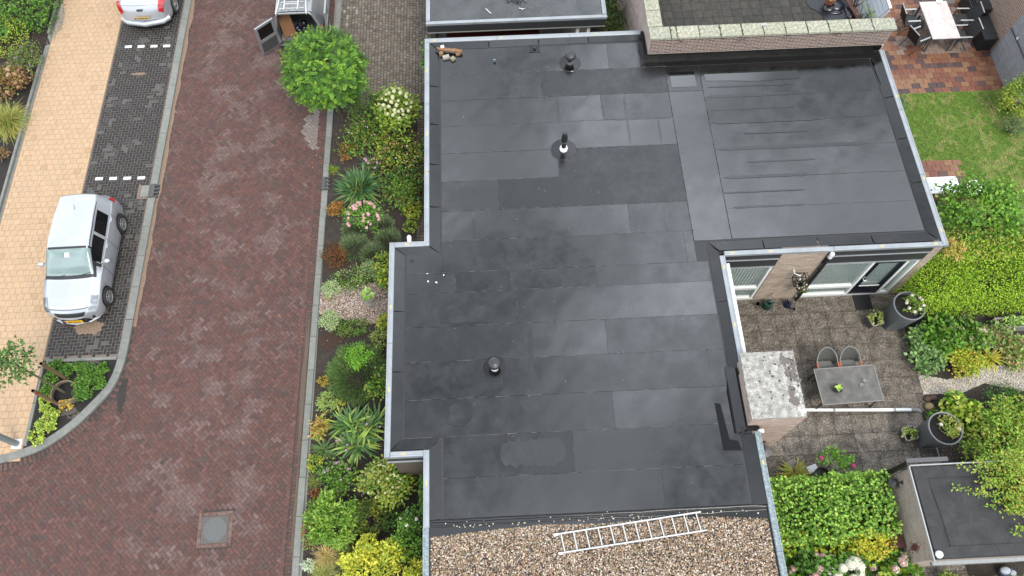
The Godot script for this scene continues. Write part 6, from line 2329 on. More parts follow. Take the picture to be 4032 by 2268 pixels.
func build_street_things() -> void:
	# lamp post
	var lp := thing("street_lamp", "light grey steel lamp post on the beige pavement corner", "street lamp", Vector3(-13.28, 0.06, -5.67))
	var galv := mat("lampsteel", Color(0.36, 0.4, 0.43), 0.45, {"metal": 0.4})
	var b := MB.new()
	b.tube([Vector3(0, 0, 0), Vector3(0, 0.9, 0)], [0.085], 16)
	obj("base_sleeve", b, galv, lp)
	b = MB.new()
	b.tube([Vector3(0, 0.9, 0), Vector3(0, 0.96, 0), Vector3(0, 4.6, 0)], [0.085, 0.065, 0.045], 16)
	obj("pole", b, galv, lp)
	b = MB.new()
	b.cbox(at(0.0, 4.64, 0.18), Vector3(0.22, 0.09, 0.55), 0.03)
	obj("lamp_head", b, galv, lp)
	b = MB.new()
	b.cbox(at(0, 0.008, 0), Vector3(0.26, 0.02, 0.26), 0.004)
	obj("footing", b, mat("whiteish"), lp)
	# manhole
	var mh := thing("manhole_cover", "square cast iron manhole cover with round gridded lid in red brick road", "manhole", Vector3(-7.67, 0.0, -3.18), 0.02)
	var list := []
	for k in 4:
		var bs := Basis(Vector3.UP, k * PI / 2)
		for q in 4:
			list.append([Transform3D(bs, bs * Vector3(-0.33 + q * 0.205, -0.024, 0.395)), Vector3(0.197, 0.05, 0.095), rng.randi() % 2])
	pieces("brick", list, [Color(0.2, 0.125, 0.105), Color(0.24, 0.16, 0.14)], mat("clinker"), mh, 0.006)
	b = MB.new()
	b.cbox(at(0, -0.02, 0), Vector3(0.68, 0.04, 0.68), 0.005)
	obj("concrete_frame", b, mat("mhconc", Color(0.2, 0.165, 0.145), 0.85, {"tex": grain(), "size": 0.3}), mh)
	b = MB.new()
	b.lathe(Vector3.ZERO, [Vector2(0.3, 0.0), Vector2(0.3, 0.006), Vector2(0.285, 0.006), Vector2(0.285, 0.002), Vector2(0.001, 0.002)], 36)
	obj("lid", b, mat("iron", Color(0.16, 0.165, 0.17), 0.55, {"metal": 0.3}), mh)
	b = MB.new()
	for k in 14:
		for q in 14:
			var p := Vector2(-0.3 + k * 0.046, -0.3 + q * 0.046)
			if absf(p.x) < 0.06 and absf(absf(p.y) - 0.24) < 0.05:
				continue
			b.cbox(at(p.x, 0.006, p.y), Vector3(0.032, 0.01, 0.032), 0.003, Color(1, 1, 1) * (2.0 if p.length() < 0.28 else 0.8))
	obj("lid_studs", b, mat("iron2", Color(0.19, 0.19, 0.185), 0.5, {"metal": 0.2}), mh)
	b = MB.new()
	for s in [-1, 1]:
		b.lathe(Vector3(0.0, 0.0, s * 0.235), [Vector2(0.025, 0.012), Vector2(0.001, 0.012)], 10)
		b.lathe(Vector3(0.0, 0.0, s * 0.18), [Vector2(0.02, 0.012), Vector2(0.001, 0.012)], 10)
	obj("lifting_hole", b, mat("iron"), mh)
	# kerb inlets
	for s in [[-10.82, -13.62, "iron kerb inlet in the kerb behind the silver hatchback", 0.0], [-5.42, -13.63, "iron kerb inlet beside the spiky plant in the front garden", 0.0]]:
		var dr := thing("kerb_inlet", s[2], "drain", Vector3(s[0], 0.0, s[1]))
		b = MB.new()
		b.cbox(at(-0.05, 0.04, 0), Vector3(0.14, 0.09, 0.46), 0.01)
		for k in 4:
			b.box(at(0.08, 0.035, -0.21 + k * 0.14), Vector3(0.13, 0.075, 0.04))
		obj("frame", b, mat("inletiron", Color(0.11, 0.115, 0.12), 0.5, {"metal": 0.4}), dr)
		b = MB.new()
		b.box(at(0.075, 0.0, 0), Vector3(0.12, 0.02, 0.42))
		obj("pit", b, mat("inletiron"), dr)
	# ball crowned street tree
	var t := thing("ball_tree", "street tree with dense round bright green crown beside the van", "tree", Vector3(-4.97, 0.03, -16.14))
	b = MB.new()
	b.tube([Vector3(0, 0, 0), Vector3(-0.03, 0.8, 0.0), Vector3(-0.06, 1.7, 0.02), Vector3(-0.08, 2.4, 0.0)], [0.075, 0.06, 0.055, 0.04], 10)
	for k in 12:
		var a := TAU * k / 12 + rnd(-0.2, 0.2)
		b.tube([Vector3(-0.06, 1.75, 0.02), Vector3(-0.07 + cos(a) * 0.45, 2.1 + rnd(0, 0.4), sin(a) * 0.45), Vector3(-0.08 + cos(a) * 0.95, 2.3 + rnd(-0.1, 0.6), sin(a) * 0.95)], [0.03, 0.018, 0.006], 6)
	obj("trunk", b, woodmat(), t)
	b = MB.new()
	pinnate_crown(b, Vector3(-0.1, 2.4, -0.05), Vector3(1.17, 0.95, 1.12), 3600, [Color(0.07, 0.165, 0.02), Color(0.1, 0.215, 0.026), Color(0.04, 0.1, 0.016), Color(0.15, 0.27, 0.035), Color(0.03, 0.08, 0.015), Color(0.025, 0.065, 0.014)])
	obj("crown", b, leafmat(), t)
	# young staked tree
	t = thing("young_tree", "young thin tree leaning between two stakes in the corner bed", "tree", Vector3(-12.3, 0.045, -7.08))
	b = MB.new()
	b.tube([Vector3(0, 0, 0), Vector3(0.0, 1.0, 0.0), Vector3(0.01, 2.0, 0.0), Vector3(-0.05, 2.7, 0.02)], [0.035, 0.03, 0.024, 0.01], 8)
	for k in 8:
		var a := TAU * k / 8
		b.tube([Vector3(0.01, 1.6 + k * 0.1, 0), Vector3(cos(a) * 0.4, 1.95 + k * 0.09, sin(a) * 0.4)], [0.013, 0.005], 5)
	obj("trunk", b, mat("youngbark", Color(0.15, 0.15, 0.07), 0.8), t)
	b = MB.new()
	leafball(b, Vector3(-0.18, 2.1, 0.0), Vector3(0.55, 0.55, 0.5), 620, 0.11, 0.07, [Color(0.06, 0.12, 0.035), Color(0.09, 0.17, 0.05), Color(0.045, 0.09, 0.03)])
	obj("crown", b, leafmat(), t)
	for s in [[0.0, -0.38, "weathered tree stake on the parking side of the young tree"], [-0.05, 0.37, "weathered tree stake with red tie on the kerb side of young tree"]]:
		var sk := thing("tree_stake", s[2], "stake", Vector3(-12.3 + s[0], 0.03, -7.08 + s[1]), 0.0, "stakes of the young tree")
		b = MB.new()
		b.tube([Vector3.ZERO, Vector3(0.0, 1.33, 0.0)], [0.045, 0.042], 10)
		obj("stake", b, mat("stakewood", Color(0.3, 0.17, 0.09), 0.85, {"tex": grain(), "size": 0.4}), sk)
		b = MB.new()
		b.tube([Vector3(0, 1.2, -s[1] * 0.05), Vector3(0.03, 1.22, -s[1] * 0.6), Vector3(0.04, 1.25, -s[1])], [0.012], 5)
		obj("tie", b, mat("tie", Color(0.16, 0.1, 0.06), 0.8), sk)
		if s[1] > 0:
			b = MB.new()
			b.tube([Vector3(0, 1.1, 0), Vector3(0, 1.16, 0)], [0.052], 10)
			obj("red_band", b, mat("redband", Color(0.5, 0.04, 0.03), 0.6), sk)
	var rg := MB.new()
	for q in 20:
		pass
	rg.lathe(Vector3(-12.22, 0.03, -7.02), [Vector2(0.37, 0), Vector2(0.36, 0.2), Vector2(0.345, 0.21), Vector2(0.32, 0.2), Vector2(0.325, 0.08)], 30)
	tag(obj("watering_ring", rg, mat("coir", Color(0.3, 0.24, 0.15), 0.95, {"tex": grain(), "size": 0.25})), "fibre watering ring around the foot of the young tree", "ring")


# ---------------------------------------------------------------- plants
func ball_dir() -> Vector3:
	return Vector3(rng.randfn(), rng.randfn(), rng.randfn()).normalized()


func leafball(b: MB, c: Vector3, r: Vector3, n: int, l: float, w: float, pal: Array, clumpy := 0.2) -> void:
	var clumps := maxi(4, int(sqrt(n) * 1.1))
	var s := rnd(0, 90)
	for k in clumps:
		var d := ball_dir()
		if d.y < -0.25:
			d.y = -d.y
		var rad := (0.55 + 0.45 * sqrt(rng.randf())) * (1.0 + 0.22 * clump_noise.get_noise_3d(d.x * 1.8 + s, d.y * 1.8, d.z * 1.8))
		var p := c + d * r * rad
		var tone: Color = pal[rng.randi() % pal.size()]
		for q in maxi(1, n / clumps):
			var g := Vector3(rng.randfn(), rng.randfn() * 0.8, rng.randfn()) * clumpy
			var pos := p + g * r
			var o := ((pos - c) / r).normalized()
			var ax := (o * 0.7 + ball_dir() * 0.9 + Vector3(0, 0.1, 0)).normalized()
			var col: Color = tone if rng.randf() < 0.6 else pal[rng.randi() % pal.size()]
			b.leaf(pos, ax, (o * 0.7 + Vector3.UP * 0.9 + ball_dir() * 0.45).normalized(), l * rnd(0.7, 1.25), w * rnd(0.75, 1.2), lj(col, 0.22))


# leaves through a box with rounded, uneven faces
func leafbox(b: MB, lo: Vector3, hi: Vector3, n: int, l: float, w: float, pal: Array) -> void:
	var c := (lo + hi) / 2
	var r := (hi - lo) / 2
	for k in n:
		var d := Vector3(rnd(-1, 1), rnd(-1, 1), rnd(-1, 1))
		# push most leaves to the outer shell
		var m := maxf(absf(d.x), maxf(absf(d.y), absf(d.z)))
		d *= lerpf(1.0, 1.0 / m, sqrt(rng.randf())) if rng.randf() < 0.85 else 1.0
		var o := Vector3(pow(absf(d.x), 5) * signf(d.x), pow(absf(d.y), 5) * signf(d.y), pow(absf(d.z), 5) * signf(d.z)).normalized()
		var bump := 0.1 * clump_noise.get_noise_3d((c.x + d.x * r.x) * 3.0, d.y * r.y * 3.0, (c.z + d.z * r.z) * 3.0)
		var p := c + d * r + o * (bump + rnd(-0.04, 0.03))
		var ax := (o * 0.7 + ball_dir() * 0.9).normalized()
		b.leaf(p, ax, (o * 0.8 + Vector3.UP * 0.6 + ball_dir() * 0.5).normalized(), l * rnd(0.7, 1.25), w * rnd(0.8, 1.2), lj(pal[rng.randi() % pal.size()], 0.22))


func pinnate_crown(b: MB, c: Vector3, r: Vector3, n: int, pal: Array) -> void:
	for k in n:
		var d := ball_dir()
		var s := 1.0 + 0.2 * clump_noise.get_noise_3d(d.x * 2.3, d.y * 2.3, d.z * 2.3) + 0.1 * clump_noise.get_noise_3d(d.x * 6.0, d.y * 6.0, d.z * 6.0)
		var p := c + d * r * s * (0.72 + 0.28 * sqrt(rng.randf()))
		var ax := (d * 0.45 + ball_dir() * 0.8 + Vector3(0, -0.1, 0)).normalized()
		var up := (d + Vector3.UP * 0.8 + ball_dir() * 0.3).normalized()
		var side := ax.cross(up).normalized()
		var col := lj(pal[rng.randi() % pal.size()], 0.2)
		var l := rnd(0.16, 0.27)
		for q in 5:
			var m := p + ax * l * (0.2 + q * 0.19)
			for sd in [-1.0, 1.0]:
				b.leaf(m, (side * sd + ax * 0.45).normalized(), up, 0.056, 0.03, col)
		b.leaf(p + ax * l, ax, up, 0.06, 0.034, col)


func puff(b: MB, c: Vector3, r: float, n: int, petal: float, pal: Array) -> void:
	mat("petal", Color.WHITE, 0.7, {"k": 0.75, "back": lin(0.3, 0.3, 0.25)})
	b.ball(c, Vector3.ONE * r * 0.92, jit(pal[0], 0.1), 4, 6)
	for k in n:
		var d := ball_dir()
		if d.y < -0.4:
			d.y = -d.y
		var t := d.cross(ball_dir()).normalized()
		b.leaf(c + d * r * 0.9 - t * petal * 0.5, t, d, petal, petal * 0.8, jit(pal[rng.randi() % pal.size()], 0.12))


func stems(b: MB, h: float, spread: float, n := 5) -> void:
	for k in n:
		var a := TAU * k / n + rnd(-0.3, 0.3)
		b.tube([Vector3(cos(a) * 0.03, 0, sin(a) * 0.03), Vector3(cos(a) * spread * 0.5, h * 0.4, sin(a) * spread * 0.5), Vector3(cos(a) * spread, h * 0.75, sin(a) * spread)], [0.014, 0.01, 0.004], 5)


# o: rz, fl = [count, radius, petals, petal size, palette], group, turn
func plant(called: String, label: String, cat: String, x: float, z: float, kind: String, rx: float, h: float, n: int, l: float, w: float, pal: Array, o := {}) -> Node3D:
	var t := thing(called, label, cat, Vector3(x, o.get("y", 0.03), z), 0.0, o.get("group", ""))
	var rz: float = o.get("rz", rx)
	if kind == "dome":
		n = int(n * 1.9)
		l *= 1.1
		w *= 1.15
	var b := MB.new()
	match kind:
		"dome":
			leafball(b, Vector3(0, h * 0.5, 0), Vector3(rx, h * 0.52, rz), n, l, w, pal, o.get("clumpy", 0.2))
		"spike" when l > 0.5:
			var vars := []
			var heads := []
			for k in int(o.get("heads", 3)):
				heads.append(Vector3(rnd(-1, 1), 0, rnd(-1, 1)) * o.get("crowns", 0.12))
			for k in 30:
				var sb := MB.new()
				var el := 0.1 + 1.25 * k / 29.0
				sb.blade(Vector3.ZERO, Vector3(cos(el), sin(el), 0), o.get("droop", 0.4), l * rnd(0.75, 1.1), w * rnd(0.8, 1.2), lj(pal[rng.randi() % pal.size()], 0.22), 4)
				vars.append(sb.mesh(leafmat()))
			for k in mini(n, 300):
				var a := rnd(0, TAU)
				shared("leaf", vars[rng.randi() % 30], Transform3D(Basis(Vector3.UP, a), Vector3(cos(a), 0, -sin(a)) * rnd(0, 0.1) + heads[rng.randi() % heads.size()] + Vector3(0, h * rnd(0.1, 0.4), 0)), t)
		"spike":
			for k in n:
				var a := rnd(0, TAU)
				var el := rnd(0.1, 1.35)
				var d := Vector3(cos(a) * cos(el), sin(el), sin(a) * cos(el))
				b.blade(Vector3(cos(a), 0, sin(a)) * rnd(0, 0.1) + Vector3(0, h * rnd(0.1, 0.4), 0), d, o.get("droop", 0.4), l * rnd(0.75, 1.1), w * rnd(0.8, 1.2), lj(pal[rng.randi() % pal.size()], 0.22), 4)
		"grass":
			for k in n:
				var a := rnd(0, TAU)
				var el := rnd(0.5, 1.5)
				var d := Vector3(cos(a) * cos(el), sin(el), sin(a) * cos(el))
				b.blade(Vector3(rnd(-1, 1) * rx * 0.3, 0, rnd(-1, 1) * rx * 0.3), d, rnd(1.2, 2.6), l * rnd(0.6, 1.15), w, lj(pal[rng.randi() % pal.size()], 0.25), 5)
		"lav":
			for k in n:
				var d := ball_dir()
				d.y = absf(d.y) * 0.9 + 0.05
				var p := Vector3(d.x * rx, d.y * h * 0.75, d.z * rz) * (0.45 + 0.5 * sqrt(rng.randf())) * (1.0 + 0.2 * clump_noise.get_noise_3d(d.x * 2.0 + x, d.y * 2.0, d.z * 2.0 + z))
				b.blade(p, (d + Vector3(0, 0.75, 0) + ball_dir() * 0.35).normalized(), 0.2, l * rnd(0.6, 1.2), w, lj(pal[rng.randi() % pal.size()], 0.28), 2)
	if b.v.size():
		obj("foliage", b, leafmat(), t)
	if kind == "dome":
		b = MB.new()
		stems(b, h, rx * 0.55)
		obj("stem", b, woodmat(), t)
	if o.has("fl"):
		var f: Array = o.fl
		mat("petal", Color.WHITE, 0.7, {"k": 0.75, "back": lin(0.3, 0.3, 0.25)})
		var protos := []
		for q in 3:
			var fb := MB.new()
			puff(fb, Vector3.ZERO, f[1], f[2], f[3], f[4])
			protos.append(fb.mesh(mats["petal"]))
		for k in f[0]:
			var d := ball_dir()
			d.y = absf(d.y) * 0.8 + 0.25
			d = d.normalized()
			var sc := rnd(0.75, 1.2)
			shared("flower_head", protos[k % 3], Transform3D(Basis(Vector3.UP, rnd(0, TAU)).scaled(Vector3.ONE * sc), Vector3(d.x * rx, h * 0.5 + d.y * h * 0.56, d.z * rz) * Vector3(0.95, 1.02, 0.95)), t)
	return t


func build_front_garden() -> void:
	var G := Color(0.07, 0.15, 0.025)
	var DG := Color(0.035, 0.075, 0.018)
	var YG := Color(0.2, 0.26, 0.04)
	var BR := Color(0.16, 0.07, 0.03)
	var LAV := [Color(0.1, 0.15, 0.09), Color(0.14, 0.19, 0.12), Color(0.07, 0.11, 0.065), Color(0.17, 0.2, 0.15)]
	var YUC := [Color(0.05, 0.11, 0.055), Color(0.08, 0.15, 0.075), Color(0.04, 0.085, 0.045), Color(0.18, 0.24, 0.09)]
	var PINK := [Color(0.62, 0.3, 0.34), Color(0.7, 0.42, 0.42), Color(0.66, 0.36, 0.36), Color(0.74, 0.55, 0.5)]
	var MAUVE := [Color(0.5, 0.3, 0.42), Color(0.6, 0.42, 0.5), Color(0.42, 0.22, 0.36)]
	var CREAM := [Color(0.6, 0.62, 0.36), Color(0.68, 0.68, 0.48), Color(0.52, 0.56, 0.26)]
	plant("dark_shrub", "dark green shrub at the driveway edge behind the round street tree", "shrub", -4.2, -16.3, "dome", 0.55, 1.0, 700, 0.07, 0.04, [DG, G, Color(0.06, 0.09, 0.02)])
	plant("hydrangea", "tall cream flowering hydrangea beside the cobbled driveway", "shrub", -3.1, -15.85, "dome", 0.62, 1.35, 1100, 0.1, 0.06, [G, YG, Color(0.15, 0.22, 0.04)], {"fl": [60, 0.065, 22, 0.045, CREAM], "rz": 0.62})
	plant("anemone", "tangled flowering clump with pink anemones under the hydrangea", "flowers", -4.2, -15.2, "dome", 0.55, 0.6, 600, 0.08, 0.05, [G, DG, Color(0.14, 0.14, 0.03), Color(0.1, 0.17, 0.03)], {"fl": [18, 0.025, 8, 0.035, PINK], "clumpy": 0.3})
	plant("anemone", "wide leafy clump with scattered pink flowers along the house wall", "flowers", -2.95, -14.3, "dome", 0.7, 0.65, 800, 0.09, 0.055, [G, DG, YG, Color(0.13, 0.1, 0.03)], {"fl": [20, 0.026, 8, 0.035, PINK], "clumpy": 0.28})
	plant("anemone", "dense dark leafy clump beside the wall cobbles behind the spiky plant", "flowers", -2.95, -13.15, "dome", 0.62, 0.6, 700, 0.09, 0.055, [G, DG, Color(0.1, 0.1, 0.03)], {"fl": [8, 0.022, 8, 0.03, PINK], "clumpy": 0.28})
	plant("withered_plant", "withered brown leafy clump beside the kerb above the spiky plant", "plant", -4.75, -14.7, "dome", 0.3, 0.32, 200, 0.07, 0.04, [BR, Color(0.22, 0.1, 0.05), G])
	plant("yucca", "large spiky yucca with long blue green leaves at the kerb inlet", "yucca", -4.35, -13.25, "spike", 0.8, 0.5, 230, 0.78, 0.065, YUC, {"heads": 4, "crowns": 0.22, "droop": 0.5})
	plant("bergamot", "upright mauve flowering clump behind the larger yucca", "flowers", -3.9, -14.15, "spike", 0.3, 0.5, 70, 0.55, 0.03, [Color(0.06, 0.1, 0.05), Color(0.1, 0.14, 0.08)], {"fl": [14, 0.04, 12, 0.04, MAUVE]})
	plant("grass_tuft", "small green grass tuft leaning over kerb near the inlet", "grass", -5.2, -14.15, "grass", 0.2, 0.2, 60, 0.3, 0.014, [YG, G])
	plant("withered_plant", "rusty brown small shrub beside the kerb below the yucca", "plant", -4.99, -12.55, "dome", 0.25, 0.35, 260, 0.06, 0.035, [Color(0.24, 0.1, 0.03), Color(0.17, 0.08, 0.03), Color(0.25, 0.15, 0.05)])
	# standard rose
	var t := thing("standard_rose", "standard rose on thin stem with a head of pink blooms above lavender", "rose", Vector3(-3.93, 0.03, -11.6))
	var b := MB.new()
	b.tube([Vector3(0.0, 0, 0.05), Vector3(0.01, 0.5, 0), Vector3(0.0, 0.95, 0)], [0.018, 0.016, 0.014], 6)
	for k in 9:
		var a := TAU * k / 9
		b.tube([Vector3(0, 0.85, 0), Vector3(cos(a) * 0.2, 1.1, sin(a) * 0.2), Vector3(cos(a) * 0.4, 1.25, sin(a) * 0.4)], [0.009, 0.006, 0.003], 5)
	obj("stem", b, woodmat(), t)
	b = MB.new()
	leafball(b, Vector3(0, 1.1, -0.05), Vector3(0.5, 0.36, 0.48), 1000, 0.055, 0.036, [Color(0.08, 0.2, 0.025), Color(0.12, 0.25, 0.03), Color(0.05, 0.14, 0.02)])
	obj("foliage", b, leafmat(), t)
	for k in 46:
		var d := ball_dir()
		d.y = absf(d.y) * 0.8 + 0.2
		d = d.normalized()
		if d.z > 0.35 and rng.randf() < 0.6:
			d.z = -d.z
		b = MB.new()
		puff(b, Vector3(d.x * 0.52, 1.1 + d.y * 0.38, -0.05 + d.z * 0.5), rnd(0.035, 0.055), 22, 0.045, PINK)
		obj("bloom", b, mats["petal"], t)
	for s in [[-4.38, -11.25, 0.4, "grey green lavender cushion on the kerb side of the standard rose"], [-4.42, -11.85, 0.3, "smaller lavender cushion behind the rose beside rusty shrub"], [-3.4, -11.4, 0.36, "lavender cushion on the house side of standard rose"], [-3.8, -10.95, 0.33, "lavender cushion in front of the standard rose stem"], [-3.55, -11.95, 0.28, "lavender cushion behind the rose towards the wall"]]:
		plant("lavender", s[3], "lavender", s[0], s[1], "lav", s[2] * 1.15, 0.46, 1400, 0.15, 0.02, LAV, {"group": "lavender cushions around the standard rose"})
	plant("golden_shrub", "yellow green shrub next to the wall cobbles behind the lavender", "shrub", -2.68, -12.4, "dome", 0.28, 0.4, 260, 0.06, 0.04, [YG, Color(0.3, 0.3, 0.05), G])
	plant("golden_shrub", "tiny yellow green rosette on bare soil near wall cobbles", "shrub", -2.73, -11.88, "dome", 0.18, 0.22, 110, 0.06, 0.035, [YG, Color(0.26, 0.28, 0.08), G])
	plant("barberry", "dark reddish low shrub beside the kerb left of the lavender", "shrub", -4.98, -10.95, "dome", 0.34, 0.3, 420, 0.05, 0.03, [Color(0.1, 0.03, 0.015), Color(0.15, 0.06, 0.025), Color(0.07, 0.05, 0.02)])
	plant("golden_shrub", "yellow green shrub against the house corner beside gravel bed", "shrub", -3.42, -10.45, "dome", 0.24, 0.7, 330, 0.07, 0.045, [YG, Color(0.27, 0.25, 0.05), G])
	plant("artemisia", "silvery grey green plant between the lavender and gravel", "plant", -3.8, -10.4, "dome", 0.27, 0.45, 420, 0.05, 0.025, [Color(0.14, 0.2, 0.1), Color(0.2, 0.26, 0.15), Color(0.08, 0.13, 0.05)])
	plant("ground_cover", "low dark ground cover with pale leaf tips above gravel bed", "plant", -4.35, -10.2, "dome", 0.55, 0.25, 700, 0.05, 0.03, [DG, G, Color(0.06, 0.09, 0.03), Color(0.25, 0.3, 0.16)], {"rz": 0.38})
	plant("golden_shrub", "bright yellow green shrub at the wall overlooking stone urn", "shrub", -3.38, -9.9, "dome", 0.2, 0.75, 300, 0.08, 0.055, [YG, Color(0.24, 0.28, 0.05), G])
	plant("santolina", "round silvery cushion at the top of the gravel bed", "plant", -4.98, -9.82, "dome", 0.24, 0.34, 620, 0.045, 0.018, [Color(0.25, 0.32, 0.2), Color(0.34, 0.4, 0.28), Color(0.16, 0.24, 0.1)])
	plant("santolina", "round silvery cushion at the bottom of the gravel bed", "plant", -5.0, -8.82, "dome", 0.25, 0.36, 680, 0.045, 0.018, [Color(0.25, 0.32, 0.2), Color(0.34, 0.4, 0.28), Color(0.16, 0.24, 0.1)])
	for s in [[-5.2, -9.62, 0.085, "smooth ochre cobble on the kerb edge of gravel bed"], [-5.08, -9.58, 0.075, "flat tan cobble beside the silvery cushion"], [-4.8, -9.84, 0.06, "small grey stone behind the silvery cushion"]]:
		b = MB.new()
		b.ball(Vector3(s[0], 0.05 + s[2] * 0.4, s[1]), Vector3(1.25, 0.7, 0.9) * s[2], Color(0.42, 0.3, 0.18) if s[2] > 0.07 else Color(0.28, 0.25, 0.22), 7, 11)
		tag(obj("garden_stone", b, mat("stone", Color.WHITE, 0.85, {"tex": grain(), "size": 0.3})), s[3], "stone")
	# stone urn with hosta
	t = thing("stone_urn", "pale stone urn planted with a variegated hosta on gravel bed", "urn", Vector3(-3.86, 0.05, -9.46))
	b = MB.new()
	b.lathe(Vector3.ZERO, [Vector2(0.19, 0), Vector2(0.19, 0.05), Vector2(0.12, 0.08), Vector2(0.1, 0.14), Vector2(0.17, 0.24), Vector2(0.21, 0.36), Vector2(0.23, 0.38), Vector2(0.23, 0.42), Vector2(0.2, 0.42), Vector2(0.19, 0.37), Vector2(0.001, 0.37)], 24)
	obj("urn", b, mat("urnstone", Color(0.4, 0.37, 0.32), 0.9, {"tex": grain(), "size": 0.35}), t)
	for k in 34:
		b = MB.new()
		var a := rnd(0, TAU)
		b.leaf(Vector3(cos(a) * 0.05, 0.4 + rnd(0, 0.12), sin(a) * 0.05), Vector3(cos(a), rnd(0.1, 0.9), sin(a)).normalized(), Vector3.UP, rnd(0.14, 0.22), 0.11, lj([Color(0.22, 0.34, 0.1), Color(0.12, 0.24, 0.06), Color(0.36, 0.42, 0.2)][k % 3], 0.2))
		obj("leaf", b, leafmat(), t)
	plant("ground_cover", "low dark green ground cover at the lower edge of gravel bed", "plant", -4.35, -8.6, "dome", 0.5, 0.2, 420, 0.05, 0.03, [DG, G, Color(0.16, 0.18, 0.07)], {"rz": 0.25})
	plant("golden_shrub", "yellow green shrub against the wall below gravel bed", "shrub", -3.35, -8.6, "dome", 0.2, 0.6, 240, 0.08, 0.05, [YG, G, Color(0.28, 0.24, 0.05)])
	plant("grey_shrub", "pale olive shrub against the wall above the big lavender mound", "shrub", -3.45, -8.15, "dome", 0.28, 0.5, 330, 0.06, 0.035, [Color(0.14, 0.17, 0.05), Color(0.2, 0.22, 0.08), DG])
	plant("big_lavender", "very large dark green lavender mound in the middle of the front bed", "lavender", -4.15, -7.2, "lav", 0.8, 0.7, 5200, 0.17, 0.022, [Color(0.085, 0.15, 0.06), Color(0.115, 0.19, 0.08), Color(0.06, 0.11, 0.045), Color(0.15, 0.21, 0.1)], {"rz": 0.92})
	# clipped ball on a stem within the mound
	t = thing("box_ball", "bright green clipped ball rising out of the big lavender mound", "shrub", Vector3(-3.98, 0.03, -7.38))
	b = MB.new()
	b.tube([Vector3.ZERO, Vector3(0, 0.8, 0)], [0.02, 0.015], 6)
	obj("stem", b, woodmat(), t)
	b = MB.new()
	leafball(b, Vector3(0, 0.95, 0), Vector3(0.3, 0.26, 0.3), 900, 0.05, 0.034, [Color(0.1, 0.25, 0.025), Color(0.15, 0.3, 0.035), Color(0.07, 0.18, 0.02)])
	obj("crown", b, leafmat(), t)
	plant("sedum", "small yellow brown cushion on soil beside the kerb left of the mound", "plant", -5.07, -7.05, "dome", 0.14, 0.18, 160, 0.04, 0.03, [Color(0.28, 0.22, 0.04), Color(0.2, 0.15, 0.04)])
	plant("dark_perennial", "dark leafy perennial with pink blooms between mound and wall", "flowers", -3.45, -6.75, "dome", 0.38, 0.55, 420, 0.07, 0.045, [DG, G, YG], {"fl": [6, 0.035, 10, 0.04, MAUVE]})
	plant("euphorbia", "pale yellow green feathery plant beside the kerb above smaller hosta leaves", "plant", -4.9, -6.4, "dome", 0.26, 0.35, 420, 0.06, 0.02, [Color(0.25, 0.32, 0.12), Color(0.18, 0.26, 0.08)])
	plant("euphorbia", "small bright yellow rosette beside the second yucca", "plant", -4.58, -6.32, "spike", 0.12, 0.3, 26, 0.15, 0.035, [Color(0.4, 0.36, 0.04), Color(0.3, 0.3, 0.05)])
	plant("withered_plant", "yellowing hosta with brown spotted leaves beside the kerb", "plant", -5.03, -5.68, "dome", 0.26, 0.3, 170, 0.1, 0.06, [Color(0.3, 0.2, 0.07), Color(0.2, 0.12, 0.04), Color(0.16, 0.22, 0.04), Color(0.38, 0.26, 0.12)])
	plant("iris_clump", "huge clump of long strap leaves spreading toward kerb", "plant", -4.0, -5.45, "spike", 0.8, 0.45, 300, 0.62, 0.07, [Color(0.06, 0.13, 0.05), Color(0.1, 0.19, 0.075), Color(0.045, 0.095, 0.045), Color(0.2, 0.27, 0.07), Color(0.13, 0.2, 0.1)], {"fl": [7, 0.03, 10, 0.04, MAUVE], "droop": 1.0, "heads": 9, "crowns": 0.5})
	plant("grass_tuft", "narrow leaved tuft beside the kerb under the strap leaf clump", "grass", -4.95, -5.1, "spike", 0.25, 0.25, 60, 0.38, 0.022, [Color(0.08, 0.14, 0.06), Color(0.13, 0.2, 0.08)])
	plant("golden_shrub", "yellow green shoots hanging over the kerb below strap leaf clump", "shrub", -5.16, -4.75, "dome", 0.18, 0.3, 200, 0.06, 0.035, [YG, Color(0.3, 0.28, 0.04), G])
	plant("grass_tuft", "thin reddish green grass tuft at the kerb", "grass", -5.17, -4.25, "grass", 0.18, 0.25, 70, 0.32, 0.012, [Color(0.2, 0.18, 0.06), Color(0.12, 0.17, 0.04)])
	plant("mallow", "leafy perennial dotted with mauve pink flowers near the kerb", "flowers", -4.5, -4.3, "dome", 0.42, 0.5, 480, 0.07, 0.045, [DG, G, Color(0.1, 0.19, 0.04)], {"fl": [16, 0.035, 10, 0.045, MAUVE]})
	plant("hydrangea", "sprawling shrub with small white blossoms at the roof step", "shrub", -3.2, -4.05, "dome", 0.6, 1.05, 1000, 0.085, 0.05, [YG, G, Color(0.16, 0.2, 0.05), Color(0.22, 0.24, 0.07)], {"fl": [34, 0.03, 10, 0.04, CREAM], "rz": 0.5})
	b = MB.new()
	var tw := thing("bare_twigs", "bare brown twigs beside the white blossomed shrub under the roof step", "twigs", Vector3(-2.7, 0.03, -4.2))
	for k in 9:
		b.tube([Vector3(0, 0.1, 0), Vector3(rnd(-0.2, 0.3), 0.5, rnd(-0.2, 0.3)), Vector3(rnd(-0.3, 0.4), 0.95, rnd(-0.25, 0.4))], [0.014, 0.01, 0.005], 5)
	obj("twigs", b, woodmat(), tw)
	plant("withered_plant", "small rusty red plant on soil beside the kerb above the broad green bush", "plant", -5.05, -3.92, "dome", 0.16, 0.15, 110, 0.05, 0.03, [Color(0.22, 0.07, 0.03), Color(0.12, 0.05, 0.025)])
